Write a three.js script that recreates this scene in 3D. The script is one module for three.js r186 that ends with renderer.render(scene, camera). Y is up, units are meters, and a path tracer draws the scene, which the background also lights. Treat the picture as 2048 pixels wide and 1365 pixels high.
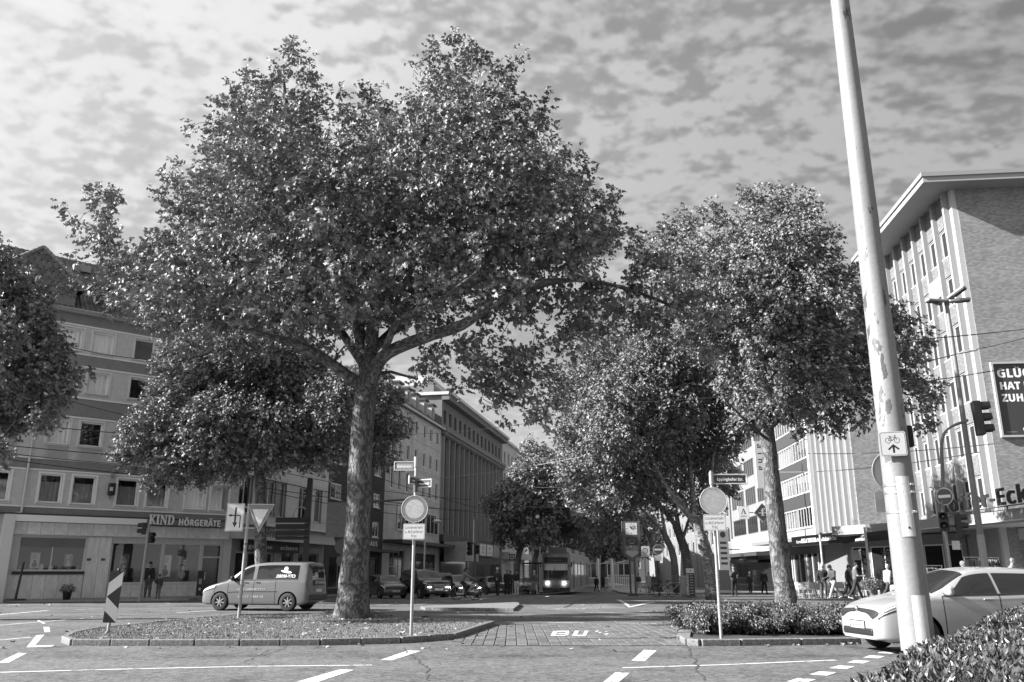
import * as THREE from 'three';
import { mergeGeometries, toCreasedNormals } from 'three/addons/utils/BufferGeometryUtils.js';
import { RoundedBoxGeometry } from 'three/addons/geometries/RoundedBoxGeometry.js';
import { FontLoader } from 'three/addons/loaders/FontLoader.js';
import { TextGeometry } from 'three/addons/geometries/TextGeometry.js';
import { Brush, Evaluator, SUBTRACTION } from 'three-bvh-csg';

// ---------------------------------------------------------------- camera, sun, exposure
const FPX = 1670, PITCH = Math.atan(459.5 / FPX), EYE = 1.5;
const scene = new THREE.Scene();
const camera = new THREE.PerspectiveCamera(2 * Math.atan(682.5 / FPX) * 180 / Math.PI, 1024 / 682, 0.1, 2000);
camera.position.set(0, EYE, 0);
camera.rotation.set(PITCH, 0, 0);
const renderer = new THREE.WebGLRenderer();
renderer.toneMapping = THREE.LinearToneMapping;
renderer.toneMappingExposure = 2.9;
renderer.shadowMap.enabled = true;
const SUN_EL = 30 * Math.PI / 180, SUN_AZ = 7 * Math.PI / 180;          // azimuth: from the left, a little from the camera's side
const sunDir = new THREE.Vector3(-Math.cos(SUN_EL) * Math.cos(SUN_AZ), Math.sin(SUN_EL), Math.cos(SUN_EL) * Math.sin(SUN_AZ));
const sun = new THREE.DirectionalLight(0xffffff, 5);
sun.position.copy(sunDir).multiplyScalar(150); sun.castShadow = true;
Object.assign(sun.shadow.camera, { left: -120, right: 120, top: 90, bottom: -90, near: 1, far: 400 });
sun.shadow.mapSize.set(2048, 2048);
scene.add(sun, sun.target);

// ---------------------------------------------------------------- random numbers and noise
function rng(a) { return () => { a = (a + 0x6d2b79f5) | 0; let t = Math.imul(a ^ (a >>> 15), 1 | a); t = (t + Math.imul(t ^ (t >>> 7), 61 | t)) ^ t; return ((t ^ (t >>> 14)) >>> 0) / 4294967296; }; }
const hash2 = (x, y) => { let h = Math.imul(x | 0, 374761393) + Math.imul(y | 0, 668265263); h = Math.imul(h ^ (h >>> 13), 1274126177); return ((h ^ (h >>> 16)) >>> 0) / 4294967296; };
function vnoise(x, y, per = 0) {
  const x0 = Math.floor(x), y0 = Math.floor(y), fx = x - x0, fy = y - y0, sx = fx * fx * (3 - 2 * fx), sy = fy * fy * (3 - 2 * fy);
  const m = (v) => per ? ((v % per) + per) % per : v;
  const a = hash2(m(x0), m(y0)), b = hash2(m(x0 + 1), m(y0)), c = hash2(m(x0), m(y0 + 1)), d = hash2(m(x0 + 1), m(y0 + 1));
  return a + (b - a) * sx + (c - a) * sy + (a - b - c + d) * sx * sy;
}
function fbm(x, y, oct = 4, per = 0) { let s = 0, w = 0.5, n = 0; for (let i = 0; i < oct; i++) { s += w * vnoise(x, y, per); n += w; x *= 2; y *= 2; per *= 2; w *= 0.5; } return s / n; }
const lerp = (a, b, t) => a + (b - a) * t, clamp = (v, a = 0, b = 1) => Math.min(b, Math.max(a, v)), sstep = (a, b, v) => { const t = clamp((v - a) / (b - a)); return t * t * (3 - 2 * t); };

// ---------------------------------------------------------------- sky: thin broken high cloud, brightest round the sun on the left
{
  const W = 3072, H = 1536, data = new Float32Array(W * H * 4);
  for (let j = 0; j < H; j++) for (let i = 0; i < W; i++) {
    const el = ((j + 0.5) / H - 0.5) * Math.PI, az = ((i + 0.5) / W - 0.5) * 2 * Math.PI;
    const dx = Math.cos(el) * Math.cos(az), dy = Math.sin(el), dz = Math.cos(el) * Math.sin(az);
    const g = Math.acos(clamp(dx * sunDir.x + dy * sunDir.y + dz * sunDir.z, -1, 1));
    let v = 0.16;
    if (dy > -0.03) {
      const up = Math.max(dy, 0.0) + 0.12, px = dx / up, pz = dz / up, wx = fbm(px * 1.7 + 7, pz * 1.7 + 3, 3) - 0.5, wz = fbm(px * 1.7 + 31, pz * 1.7 + 17, 3) - 0.5;
      const big = fbm(px * 0.8 + wx * 0.8 + 11, pz * 1.2 + wz * 0.8 + 5, 4), puff = fbm(px * 17 + pz * 6 + wx * 2.6 + 40, pz * 24 - px * 5 + wz * 2.6 + 9, 4), fine = fbm(px * 46 + wx * 4, pz * 56 + wz * 4 + 50, 4);
      const c = clamp(0.2 + 0.8 * sstep(0.33, 0.68, puff * 0.62 + big * 0.42 + (fine - 0.5) * 0.42 - 0.04 + 0.12 * Math.exp(-Math.max(0, g - 0.9) / 0.3)) * (0.55 + 0.45 * sstep(0.3, 0.62, big)) + 0.18 * sstep(0.35, 0.65, fbm(px * 2.4 + 60, pz * 3.4 + 80, 4)));
      const haze = Math.exp(-Math.max(dy, 0) / 0.15), glow = Math.min(2.2, Math.exp(-g / 0.42));
      v = lerp(0.062 + 3.0 * glow + 0.52 * haze, 0.235 + 5.6 * glow + 0.50 * haze, c); v = v > 0.56 ? 0.56 + (v - 0.56) * 0.3 : v; v *= 0.50;
    }
    const o = (j * W + i) * 4; data[o] = data[o + 1] = data[o + 2] = v; data[o + 3] = 1;
  }
  const sky = new THREE.DataTexture(data, W, H, THREE.RGBAFormat, THREE.FloatType);
  sky.mapping = THREE.EquirectangularReflectionMapping; sky.magFilter = THREE.LinearFilter; sky.needsUpdate = true;
  scene.background = sky; scene.environment = sky;
}

// ---------------------------------------------------------------- helpers: places
const V = (x, y, z) => new THREE.Vector3(x, y, z);
const CP = Math.cos(PITCH), SP = Math.sin(PITCH);
const ray = (u, v) => { const x = (u - 1024) / FPX, y = (682.5 - v) / FPX; return V(x, y * CP + SP, -(CP - y * SP)); };
const at = (u, v, D) => { const r = ray(u, v); return r.multiplyScalar(D / -r.z).add(V(0, EYE, 0)); };          // the point seen at a pixel at that forward distance
const zcOf = (p) => -p.z * CP + (p.y - EYE) * SP;
const gnd = (z) => -0.0146 * clamp(-z - 42, 0, 70);                                                               // the street falls gently beyond the crossing
function gp(u, v, off = 0) { let y = off, p; for (let i = 0; i < 12; i++) { const r = ray(u, v), t = (y - EYE) / r.y; p = V(t * r.x, y, t * r.z); y = off + gnd(p.z); } return p; }
const used = {};
const numbered = (n) => { const k = used[n] = (used[n] ?? -1) + 1; return k ? n + '_' + String(k).padStart(3, '0') : n; };
function tag(o, label, category, group, kind) { if (label) o.userData.label = label; if (category) o.userData.category = category; if (group) o.userData.group = group; if (kind) o.userData.kind = kind; return o; }
function thing(name, label, category, p = V(0, 0, 0), turn = 0, group) { const o = new THREE.Group(); o.name = numbered(name); o.position.copy(p); o.rotation.y = turn; scene.add(o); return tag(o, label, category, group); }
function part(parent, name, geo, mat, label) { const m = new THREE.Mesh(Array.isArray(geo) ? merge(geo) : geo, mat); m.name = name; m.castShadow = m.receiveShadow = true; if (label) m.userData.label = label; parent.add(m); return m; }
function struct(name, geo, mat, p) { const m = part(scene, numbered(name), geo, mat); if (p) m.position.copy(p); m.userData.kind = 'structure'; return m; }
function copyOf(src, label, p, turn, name) { const c = src.clone(); c.name = numbered(name ?? src.name.replace(/_\d{3}$/, '')); c.userData = { ...src.userData }; if (label) c.userData.label = label; if (p) c.position.copy(p); if (turn !== undefined) c.rotation.y = turn; scene.add(c); return c; }

// ---------------------------------------------------------------- helpers: shapes
function clean(g) { g = g.index ? g.toNonIndexed() : g; for (const k of Object.keys(g.attributes)) if (!['position', 'normal', 'uv'].includes(k)) g.deleteAttribute(k); if (!g.attributes.uv) g.setAttribute('uv', new THREE.BufferAttribute(new Float32Array(g.attributes.position.count * 2), 2)); if (!g.attributes.normal) g.computeVertexNormals(); g.morphAttributes = {}; return g; }
const merge = (list) => mergeGeometries(list.flat(9).map(clean));
function met(g, k = 1) {                                                // uv in metres, by the way each face points
  g = clean(g); const p = g.attributes.position, n = g.attributes.normal, uv = new Float32Array(p.count * 2);
  for (let i = 0; i < p.count; i++) { const nx = Math.abs(n.getX(i)), ny = Math.abs(n.getY(i)), nz = Math.abs(n.getZ(i)); const a = ny > nx && ny > nz ? [p.getX(i), p.getZ(i)] : nx > nz ? [p.getZ(i), p.getY(i)] : [p.getX(i), p.getY(i)]; uv[2 * i] = a[0] * k; uv[2 * i + 1] = a[1] * k; }
  g.setAttribute('uv', new THREE.BufferAttribute(uv, 2)); return g;
}
const bx = (x, y, z, w, h, d) => new THREE.BoxGeometry(w, h, d).translate(x, y, z);
const bb = (x0, x1, y0, y1, z0, z1) => met(bx((x0 + x1) / 2, (y0 + y1) / 2, (z0 + z1) / 2, Math.abs(x1 - x0), Math.abs(y1 - y0), Math.abs(z1 - z0)));
const rb = (x, y, z, w, h, d, r = 0.02, s = 2) => new RoundedBoxGeometry(w, h, d, s, Math.min(r, w / 2.01, h / 2.01, d / 2.01)).translate(x, y, z);
const cyl = (x, y, z, r0, r1, h, s = 16) => new THREE.CylinderGeometry(r1, r0, h, s).translate(x, y + h / 2, z);
function rod(a, b, r0, r1 = r0, s = 8) { const d = b.clone().sub(a), g = new THREE.CylinderGeometry(r1, r0, d.length(), s, 1); g.applyQuaternion(new THREE.Quaternion().setFromUnitVectors(V(0, 1, 0), d.clone().normalize())); return g.translate((a.x + b.x) / 2, (a.y + b.y) / 2, (a.z + b.z) / 2); }
const sph = (x, y, z, r, s = 12) => new THREE.SphereGeometry(r, s, Math.ceil(s * 0.7)).translate(x, y, z);
const disc = (r, d, s = 40) => new THREE.CylinderGeometry(r, r, d, s).rotateX(Math.PI / 2);            // faces +z
function prism(pts, d, bevel = 0) { const sh = new THREE.Shape(pts.map(([x, y]) => new THREE.Vector2(x, y))); return new THREE.ExtrudeGeometry(sh, { depth: d, bevelEnabled: bevel > 0, bevelSize: bevel, bevelThickness: bevel, bevelSegments: 2 }); }
function rrect(w, h, r) { const s = new THREE.Shape(), x = w / 2, y = h / 2; s.moveTo(-x + r, -y); s.lineTo(x - r, -y); s.quadraticCurveTo(x, -y, x, -y + r); s.lineTo(x, y - r); s.quadraticCurveTo(x, y, x - r, y); s.lineTo(-x + r, y); s.quadraticCurveTo(-x, y, -x, y - r); s.lineTo(-x, -y + r); s.quadraticCurveTo(-x, -y, -x + r, -y); return s; }
function plate(w, h, r, d) { const g = new THREE.ExtrudeGeometry(rrect(w, h, r), { depth: d, bevelEnabled: false, curveSegments: 6 }); return g; }
function face(w, h, r) { const g = new THREE.ShapeGeometry(rrect(w, h, r), 6), p = g.attributes.position, uv = g.attributes.uv; for (let i = 0; i < p.count; i++) uv.setXY(i, p.getX(i) / w + 0.5, p.getY(i) / h + 0.5); return g; }
function shapeFace(pts, w, h) { const g = new THREE.ShapeGeometry(new THREE.Shape(pts.map(([x, y]) => new THREE.Vector2(x, y)))), p = g.attributes.position, uv = g.attributes.uv; for (let i = 0; i < p.count; i++) uv.setXY(i, p.getX(i) / w + 0.5, p.getY(i) / h + 0.5); return g; }
function grid(nu, nv, f, closeU = false) {                              // surface from f(u, v), u and v in 0..1
  const pos = [], uv = [], idx = [];
  for (let j = 0; j <= nv; j++) for (let i = 0; i <= nu; i++) { const p = f(i / nu, j / nv); pos.push(p.x, p.y, p.z); uv.push(p.u ?? i / nu, p.v ?? j / nv); }
  for (let j = 0; j < nv; j++) for (let i = 0; i < nu; i++) { const a = j * (nu + 1) + i; idx.push(a, a + 1, a + nu + 2, a, a + nu + 2, a + nu + 1); }
  const g = new THREE.BufferGeometry(); g.setAttribute('position', new THREE.Float32BufferAttribute(pos, 3)); g.setAttribute('uv', new THREE.Float32BufferAttribute(uv, 2)); g.setIndex(idx); g.computeVertexNormals();
  if (closeU) { const n = g.attributes.normal; for (let j = 0; j <= nv; j++) { const a = j * (nu + 1), b = a + nu, s = V(n.getX(a) + n.getX(b), n.getY(a) + n.getY(b), n.getZ(a) + n.getZ(b)).normalize(); n.setXYZ(a, s.x, s.y, s.z); n.setXYZ(b, s.x, s.y, s.z); } }
  return g;
}
function limb(pts, radii, seg = 12, per = 6, bump = 0, seed = 1, flare) {           // tapered tube through points, uv in metres
  const c = new THREE.CatmullRomCurve3(pts, false, 'centripetal'), n = Math.max(2, (pts.length - 1) * per), fr = c.computeFrenetFrames(n, false), len = c.getLength();
  const R = (t) => { const k = t * (radii.length - 1), i = Math.min(radii.length - 2, Math.floor(k)); return lerp(radii[i], radii[i + 1], k - i); };
  return grid(seg, n, (u, v) => { const k = Math.round(v * n), p = c.getPoint(v), a = u * 2 * Math.PI; let r = R(v); if (bump) r *= 1 + bump * (fbm(Math.cos(a) * 1.3 + seed * 9 + v * len * 0.8, Math.sin(a) * 1.3 + v * len * 1.1 + seed, 3) - 0.5) * 2; if (flare) r *= flare(a, v);
    const q = p.clone().addScaledVector(fr.normals[k], Math.cos(a) * r).addScaledVector(fr.binormals[k], Math.sin(a) * r); q.u = u * Math.max(1, Math.round(2 * Math.PI * radii[0])); q.v = v * len; return q; }, true);
}

// ---------------------------------------------------------------- textures and materials (a black and white place: greys only)
function dataTex(n, m, f, srgb = false) { const d = new Uint8Array(n * m * 4); for (let j = 0; j < m; j++) for (let i = 0; i < n; i++) { const v = clamp(f(i / n, j / m)) * 255, o = (j * n + i) * 4; d[o] = d[o + 1] = d[o + 2] = v; d[o + 3] = 255; } const t = new THREE.DataTexture(d, n, m); t.wrapS = t.wrapT = THREE.RepeatWrapping; t.magFilter = THREE.LinearFilter; if (srgb) t.colorSpace = THREE.SRGBColorSpace; t.needsUpdate = true; return t; }
function canvasTex(w, h, draw) { const c = document.createElement('canvas'); c.width = w; c.height = h; const x = c.getContext('2d'); draw(x, w, h); const t = new THREE.CanvasTexture(c); t.colorSpace = THREE.SRGBColorSpace; t.anisotropy = 8; return t; }
const rep = (t, x, y = x) => { const c = t.clone(); c.repeat.set(x, y); c.needsUpdate = true; return c; };
const G = (v) => new THREE.Color().setRGB(v, v, v);
const mat = (v, rough = 0.8, o = {}) => new THREE.MeshStandardMaterial({ color: G(v), roughness: rough, ...o });
const phys = (v, rough, o = {}) => new THREE.MeshPhysicalMaterial({ color: G(v), roughness: rough, ...o });
const grainT = dataTex(256, 256, (x, y) => 0.62 + 0.38 * (fbm(x * 16, y * 16, 4, 16) * 0.55 + hash2(x * 256, y * 256) * 0.45));                                   // rendered plaster
const speckT = dataTex(512, 512, (x, y) => { const a = hash2(x * 512, y * 512), b = fbm(x * 64, y * 64, 3, 64), c = fbm(x * 6, y * 6, 4, 6); const d = hash2(Math.floor(x * 60), Math.floor(y * 60)) * 0.5 + hash2(Math.floor(x * 26) + 90, Math.floor(y * 26)) * 0.5; return 0.12 + 0.34 * a * a + 0.5 * b * (0.5 + 1.0 * c) + 0.55 * (d - 0.5) + 0.08; });     // asphalt stones
const asphaltT = dataTex(1024, 1024, (x, y) => { const a = hash2(x * 1024, y * 1024), d = hash2(Math.floor(x * 150), Math.floor(y * 150)), e = hash2(Math.floor(x * 64) + 90, Math.floor(y * 64)), b = fbm(x * 48, y * 48, 3, 48), c = fbm(x * 4, y * 4, 4, 4), s = sstep(0.6, 0.75, fbm(x * 7 + 3, y * 7 + 1, 4, 7)); return 0.30 + 0.16 * a + 0.30 * (d - 0.5) + 0.26 * (e - 0.5) + 0.30 * b + 0.42 * (c - 0.5) - 0.12 * s; });
const blotchT = dataTex(512, 512, (x, y) => { const a = fbm(x * 8, y * 8, 5, 8), b = fbm(x * 32 + 3, y * 32, 3, 32); return 0.58 + 0.42 * (0.7 * a + 0.3 * b); });
const wornT = dataTex(512, 512, (x, y) => { const a = fbm(x * 12, y * 12, 5, 12), b = fbm(x * 60, y * 60, 3, 60); return lerp(0.95 - 0.15 * fbm(x * 5, y * 5, 3, 5), 0.3, sstep(0.60, 0.70, a * 0.7 + b * 0.35)); });
const barkT = dataTex(512, 512, (x, y) => { const w = fbm(x * 6, y * 6, 4, 6), a = fbm(x * 10 + w * 1.5, y * 10 + w, 4, 10), s = sstep(0.44, 0.5, a), s2 = sstep(0.56, 0.6, fbm(x * 14 + 5, y * 14 + 2, 4, 14)); return 0.26 + 0.30 * s + 0.30 * s2 + 0.18 * (hash2(x * 512, y * 512) - 0.5) + 0.12 * (fbm(x * 64, y * 64, 2, 64) - 0.5); });
const barkB = dataTex(512, 512, (x, y) => { const w = fbm(x * 6, y * 6, 4, 6), a = fbm(x * 10 + w * 1.5, y * 10 + w, 4, 10); return 0.5 * sstep(0.42, 0.52, a) + 0.5 * fbm(x * 40, y * 40, 3, 40); });
const brickD = (nx, ny, f) => (x, y) => { const r = Math.floor(y * ny), o = (r % 2) * 0.5, c = Math.floor(x * nx + o), fx = x * nx + o - c, fy = y * ny - r; return f(hash2(((c % nx) + nx) % nx + 13, r + 7), fx < 0.03 || fx > 0.97 || fy < 0.10 || fy > 0.90, hash2(x * 1024, y * 1024), fbm(x * 5, y * 5, 4, 5)); };
const brickT = dataTex(1024, 1024, brickD(16, 40, (h, j, n, w) => j ? 0.46 + 0.1 * n : 0.52 + 0.36 * h * (h > 0.95 ? 0.1 : 1) + 0.08 * (n - 0.5) + 0.25 * (w - 0.5)));
const brickB = dataTex(1024, 1024, brickD(16, 40, (h, j, n) => j ? 0.0 : 0.75 + 0.2 * h));
const darkBrickT = dataTex(512, 512, brickD(16, 40, (h, j, n, w) => j ? 0.7 + 0.1 * n : 0.35 + 0.35 * h + 0.25 * (w - 0.5)));
const plaster = (v, k = 0.5, o = {}) => mat(v * 1.25, 0.95, { map: rep(grainT, k), bumpMap: rep(grainT, k), bumpScale: 0.004, ...o });
const M = {
  asphalt: mat(0.185, 0.85, { map: rep(asphaltT, 0.185), bumpMap: rep(asphaltT, 0.185), bumpScale: 0.008 }),
  paving: mat(0.26, 0.85, { map: rep(blotchT, 0.4) }), kerb: mat(0.3, 0.85, { map: rep(speckT, 1.3) }), paint: mat(0.6, 0.7, { map: rep(wornT, 0.6) }),
  white: mat(0.65, 0.5), sunSideWhite: mat(0.42, 0.5), whiteWall: plaster(0.25), lightWall: plaster(0.2), midWall: plaster(0.17), darkWall: plaster(0.16), black: mat(0.02, 0.5), dark: mat(0.05, 0.6), iron: mat(0.09, 0.55, { metalness: 0.3 }), grey: mat(0.25, 0.6), light: mat(0.5, 0.6),  // second white is a copy darkened in colour for the sunlit right side
  steel: mat(0.45, 0.4, { metalness: 0.7, map: rep(blotchT, 2) }), galv: mat(0.5, 0.5, { metalness: 0.35, map: rep(blotchT, 2.2) }), signFace: mat(0.72, 0.35), signGrey: mat(0.34, 0.4), signBack: mat(0.22, 0.5, { map: rep(blotchT, 1.5) }),
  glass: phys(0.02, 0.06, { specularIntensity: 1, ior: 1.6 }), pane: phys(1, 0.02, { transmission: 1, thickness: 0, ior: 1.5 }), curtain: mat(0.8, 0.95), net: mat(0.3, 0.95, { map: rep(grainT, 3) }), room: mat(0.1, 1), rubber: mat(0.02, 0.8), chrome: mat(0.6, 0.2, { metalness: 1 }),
  bark: mat(0.25, 0.9, { map: rep(barkT, 1, 0.75), bumpMap: rep(barkB, 1, 0.75), bumpScale: 0.05 }), twig: mat(0.07, 0.95), skin: mat(0.42, 0.6), hairDark: mat(0.02, 0.7), hairGrey: mat(0.4, 0.8),
};
const label3 = { };
const fontB = await new FontLoader().loadAsync('fonts/droid/droid_sans_bold.typeface.json'), fontS = await new FontLoader().loadAsync('fonts/droid/droid_serif_bold.typeface.json'), fontR = await new FontLoader().loadAsync('fonts/droid/droid_sans_regular.typeface.json');
function letters(text, size, depth, font = fontB) { const g = new TextGeometry(text, { font, size, depth, curveSegments: 3 }); g.computeBoundingBox(); return g; }
function textPlate(px, w, h, bg, lines) {                               // flat print; lines: [text, x, y, size, grey, font, align]
  return new THREE.MeshStandardMaterial({ roughness: 0.4, map: canvasTex(Math.round(w * px), Math.round(h * px), (c, W, H) => { c.fillStyle = bg; c.fillRect(0, 0, W, H); for (const l of lines) { if (typeof l === 'function') { l(c, W, H); continue; } const [t, x, y, s, col, font = 'bold %px sans-serif', al = 'center', maxW] = l; c.fillStyle = col; c.textAlign = al; c.textBaseline = 'middle'; c.font = font.replace('%', String(Math.round(s * H))); maxW ? c.fillText(t, x * W, y * H, maxW * W) : c.fillText(t, x * W, y * H); } }) });
}
// ---------------------------------------------------------------- ground, roads, pavements
const road = new THREE.Group(); road.name = 'road'; road.userData.kind = 'structure'; scene.add(road);
{
  const xs = [-320, -60, -20, 0, 20, 60, 320], zs = [80, 0, -20, -42, -70, -112, -160, -420], pos = [], uv = [], idx = [];
  for (const z of zs) for (const x of xs) { pos.push(x, gnd(z), z); uv.push(x, z); }
  for (let j = 0; j < zs.length - 1; j++) for (let i = 0; i < xs.length - 1; i++) { const a = j * xs.length + i, b = a + xs.length; idx.push(a, a + 1, b + 1, a, b + 1, b); }
  const g = new THREE.BufferGeometry(); g.setAttribute('position', new THREE.Float32BufferAttribute(pos, 3)); g.setAttribute('uv', new THREE.Float32BufferAttribute(uv, 2)); g.setIndex(idx); g.computeVertexNormals();
  part(road, 'asphalt', g, M.asphalt);
}
function clipZ(poly, zc, keepNear) { const out = [], ins = (p) => keepNear ? p.z >= zc : p.z <= zc; poly.forEach((a, i) => { const b = poly[(i + 1) % poly.length]; if (ins(a)) out.push(a); if (ins(a) !== ins(b)) { const t = (zc - a.z) / (b.z - a.z); out.push(V(lerp(a.x, b.x, t), 0, zc)); } }); return out; }
function sheet(poly, lift) {                                            // flat polygon laid on the ground
  const list = []; let rest = poly.map((p) => V(p.x, 0, p.z));
  for (const [zc] of [[-42], [-112]]) { const near = clipZ(rest, zc, true); rest = clipZ(rest, zc, false); if (near.length > 2) list.push(near); }
  if (rest.length > 2) list.push(rest);
  const geos = list.map((pl) => { const tri = THREE.ShapeUtils.triangulateShape(pl.map((p) => new THREE.Vector2(p.x, p.z)), []), pos = [], uv = []; const put = (p) => { pos.push(p.x, gnd(p.z) + lift, p.z); uv.push(p.x, p.z); };
    for (const [a, b, c] of tri) { const A = pl[a], B = pl[b], C = pl[c]; const up = (B.z - A.z) * (C.x - A.x) - (B.x - A.x) * (C.z - A.z) > 0; put(A); put(up ? B : C); put(up ? C : B); }
    const g = new THREE.BufferGeometry(); g.setAttribute('position', new THREE.Float32BufferAttribute(pos, 3)); g.setAttribute('uv', new THREE.Float32BufferAttribute(uv, 2)); g.computeVertexNormals(); return g; });
  return merge(geos);
}
function slab(poly, h) {                                                // raised ground with upright edges
  const side = [], uv = []; poly.forEach((a, i) => { const b = poly[(i + 1) % poly.length], n = 6; for (let k = 0; k < n; k++) { const p = a.clone().lerp(b, k / n), q = a.clone().lerp(b, (k + 1) / n), l = p.distanceTo(q); const P = [[p, -0.3], [q, -0.3], [q, h], [p, -0.3], [q, h], [p, h]]; P.forEach(([r, y], m) => { side.push(r.x, gnd(r.z) + y, r.z); uv.push([0, 1, 1, 0, 1, 0][m] * l, y); }); } });
  const g = new THREE.BufferGeometry(); g.setAttribute('position', new THREE.Float32BufferAttribute(side, 3)); g.setAttribute('uv', new THREE.Float32BufferAttribute(uv, 2)); g.computeVertexNormals();
  return merge([sheet(poly, h), g]);
}
const px = (list, off = 0) => list.map(([u, v]) => gp(u, v, off));
const mark = (list) => part(road, 'road_marking', sheet(px(list), 0.004), M.paint);
function line(a, b, w = 0.12) { const A = gp(...a), B = gp(...b), d = B.clone().sub(A), n = V(d.z, 0, -d.x).setY(0).normalize().multiplyScalar(w / 2); part(road, 'road_marking', sheet([A.clone().add(n), B.clone().add(n), B.clone().sub(n), A.clone().sub(n)], 0.004), M.paint); }
function curveLine(list, w) { for (let i = 0; i < list.length - 1; i++) line(list[i], list[i + 1], w); }
// near lines and dashes
curveLine([[-120, 1352], [0, 1346], [250, 1339.5], [500, 1334], [744, 1331.5]], 0.11); curveLine([[1245, 1337], [1440, 1331], [1560, 1326], [1672, 1321.5]], 0.11);
mark([[593, 1365], [637, 1365], [708, 1341], [680, 1340]]); mark([[761, 1321], [784, 1322], [842, 1303], [816, 1302]]);
mark([[1206, 1366], [1237, 1366], [1260.6, 1347], [1230.6, 1346]]); mark([[1262.6, 1323], [1290, 1323.5], [1314, 1302], [1288, 1301]]);
for (let k = 0; k < 9; k++) { const a = gp(1592, 1366).lerp(gp(1775, 1306.5), k / 5.2), d = gp(1775, 1306.5).sub(gp(1592, 1366)).normalize(), n = V(-d.z, 0, d.x); part(road, 'road_marking', sheet([a, a.clone().addScaledVector(d, 0.5), a.clone().addScaledVector(d, 0.5).addScaledVector(n, 0.26), a.clone().addScaledVector(n, 0.26)].map((p) => p.addScaledVector(n, -0.13)), 0.004), M.paint); }
// left: the lane lines and the nose of the island
line([-60, 1256], [166, 1238], 0.13); line([-20, 1283], [62, 1275.5], 0.13); line([-10, 1231], [96, 1222], 0.2); mark([[72, 1242], [86, 1249], [91, 1247.5], [77, 1241.5]]);
mark([[86, 1255], [98, 1255], [100, 1265], [88, 1266]]); mark([[52, 1296], [72, 1271.5], [88, 1270.5], [70, 1292], [108, 1291.5], [104, 1294.5]]); mark([[-8, 1327.5], [16, 1327], [53.5, 1307.5], [36, 1307]]);
for (const [a, b, c, d, w] of [[12, 1211.5, 38, 1209.5, 0.13], [94, 1209, 119, 1208, 0.13], [143, 1206.5, 163, 1206, 0.13], [168, 1205.8, 187, 1205, 0.13], [148, 1220, 205, 1218.5, 0.16], [273, 1204.5, 340, 1207.5, 0.13], [293, 1213.5, 350, 1212, 0.13], [353, 1226.5, 442, 1221, 0.16], [735, 1230, 828, 1232, 0.14], [790, 1222.7, 1042, 1225.5, 0.13], [1000, 1234, 1186, 1235.2, 0.14], [1095, 1246, 1168, 1246.6, 0.14], [1028, 1247.5, 1072, 1248, 0.13], [1240, 1247, 1314, 1248, 0.12], [1170, 1226, 1229, 1226, 0.12], [1281, 1224, 1344, 1224, 0.12], [1246, 1201, 1300, 1203, 0.12], [1314, 1202.5, 1380, 1201.5, 0.12], [730, 1212, 745, 1212, 0.12], [754, 1212, 782, 1210.5, 0.14], [700, 1207, 728, 1206, 0.12], [838, 1206.5, 900, 1201, 0.1], [1376, 1232, 1392, 1230, 0.4], [1366, 1241, 1386, 1238.5, 0.4]]) line([a, b], [c, d], w);
mark([[1232, 1200.5], [1241, 1200.5], [1261, 1213.5], [1310, 1204.5], [1311, 1206], [1258, 1216]]);
for (let k = 0; k < 6; k++) line([1060 + k * 6, 1213.6 + k * 1.7 - 1.6], [1215 + k * 7, 1210 + k * 1.15], 0.10);
for (const [u0, v0] of [[1111, 1219], [1122, 1207]]) for (let k = 0; k < 5; k++) line([u0 + k * 13, v0], [u0 + k * 13 + 8, v0], 0.2);
// cracks in the asphalt
const crackM = mat(0.05, 0.9);
function crack(pts, w, seed) { const r = rng(seed), P = []; for (let i = 0; i < pts.length - 1; i++) for (let k = 0; k < 9; k++) { const p = gp(lerp(pts[i][0], pts[i + 1][0], k / 9), lerp(pts[i][1], pts[i + 1][1], k / 9)); p.x += (r() - 0.5) * 0.09; P.push(p); } const L = [], R = []; P.forEach((p, i) => { const d = P[Math.min(i + 1, P.length - 1)].clone().sub(P[Math.max(0, i - 1)]), n = V(d.z, 0, -d.x).normalize().multiplyScalar(w * (0.4 + r()) / 2); L.push(p.clone().add(n)); R.push(p.clone().sub(n)); }); part(road, 'crack', sheet([...L, ...R.reverse()], 0.0045), crackM); }
crack([[806, 1298], [830, 1318], [856, 1338], [858, 1366]], 0.035, 5); crack([[1376, 1290], [1390, 1328], [1412, 1366]], 0.035, 6); crack([[578, 1294], [520, 1315]], 0.02, 7); crack([[540, 1300], [480, 1330]], 0.015, 8);
// tram rails set in the crossing
const railM = mat(0.05, 0.35, { metalness: 0.6 });
for (const pts of [[[-40, 1236.5], [250, 1231.5], [420, 1229.5]], [[-40, 1240.5], [220, 1235]], [[-40, 1217], [200, 1213], [430, 1211]], [[-40, 1222], [240, 1216.5], [440, 1213]], [[740, 1214], [850, 1206], [1000, 1198], [1100, 1190]], [[1128, 1217], [1190, 1196], [1225, 1180]], [[1040, 1205], [1105, 1192]]]) for (let i = 0; i < pts.length - 1; i++) { const A = gp(...pts[i]), B = gp(...pts[i + 1]), d = B.clone().sub(A), n = V(d.z, 0, -d.x).setY(0).normalize().multiplyScalar(0.045); part(road, 'tram_rail', sheet([A.clone().add(n), B.clone().add(n), B.clone().sub(n), A.clone().sub(n)], 0.005), railM); }

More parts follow.
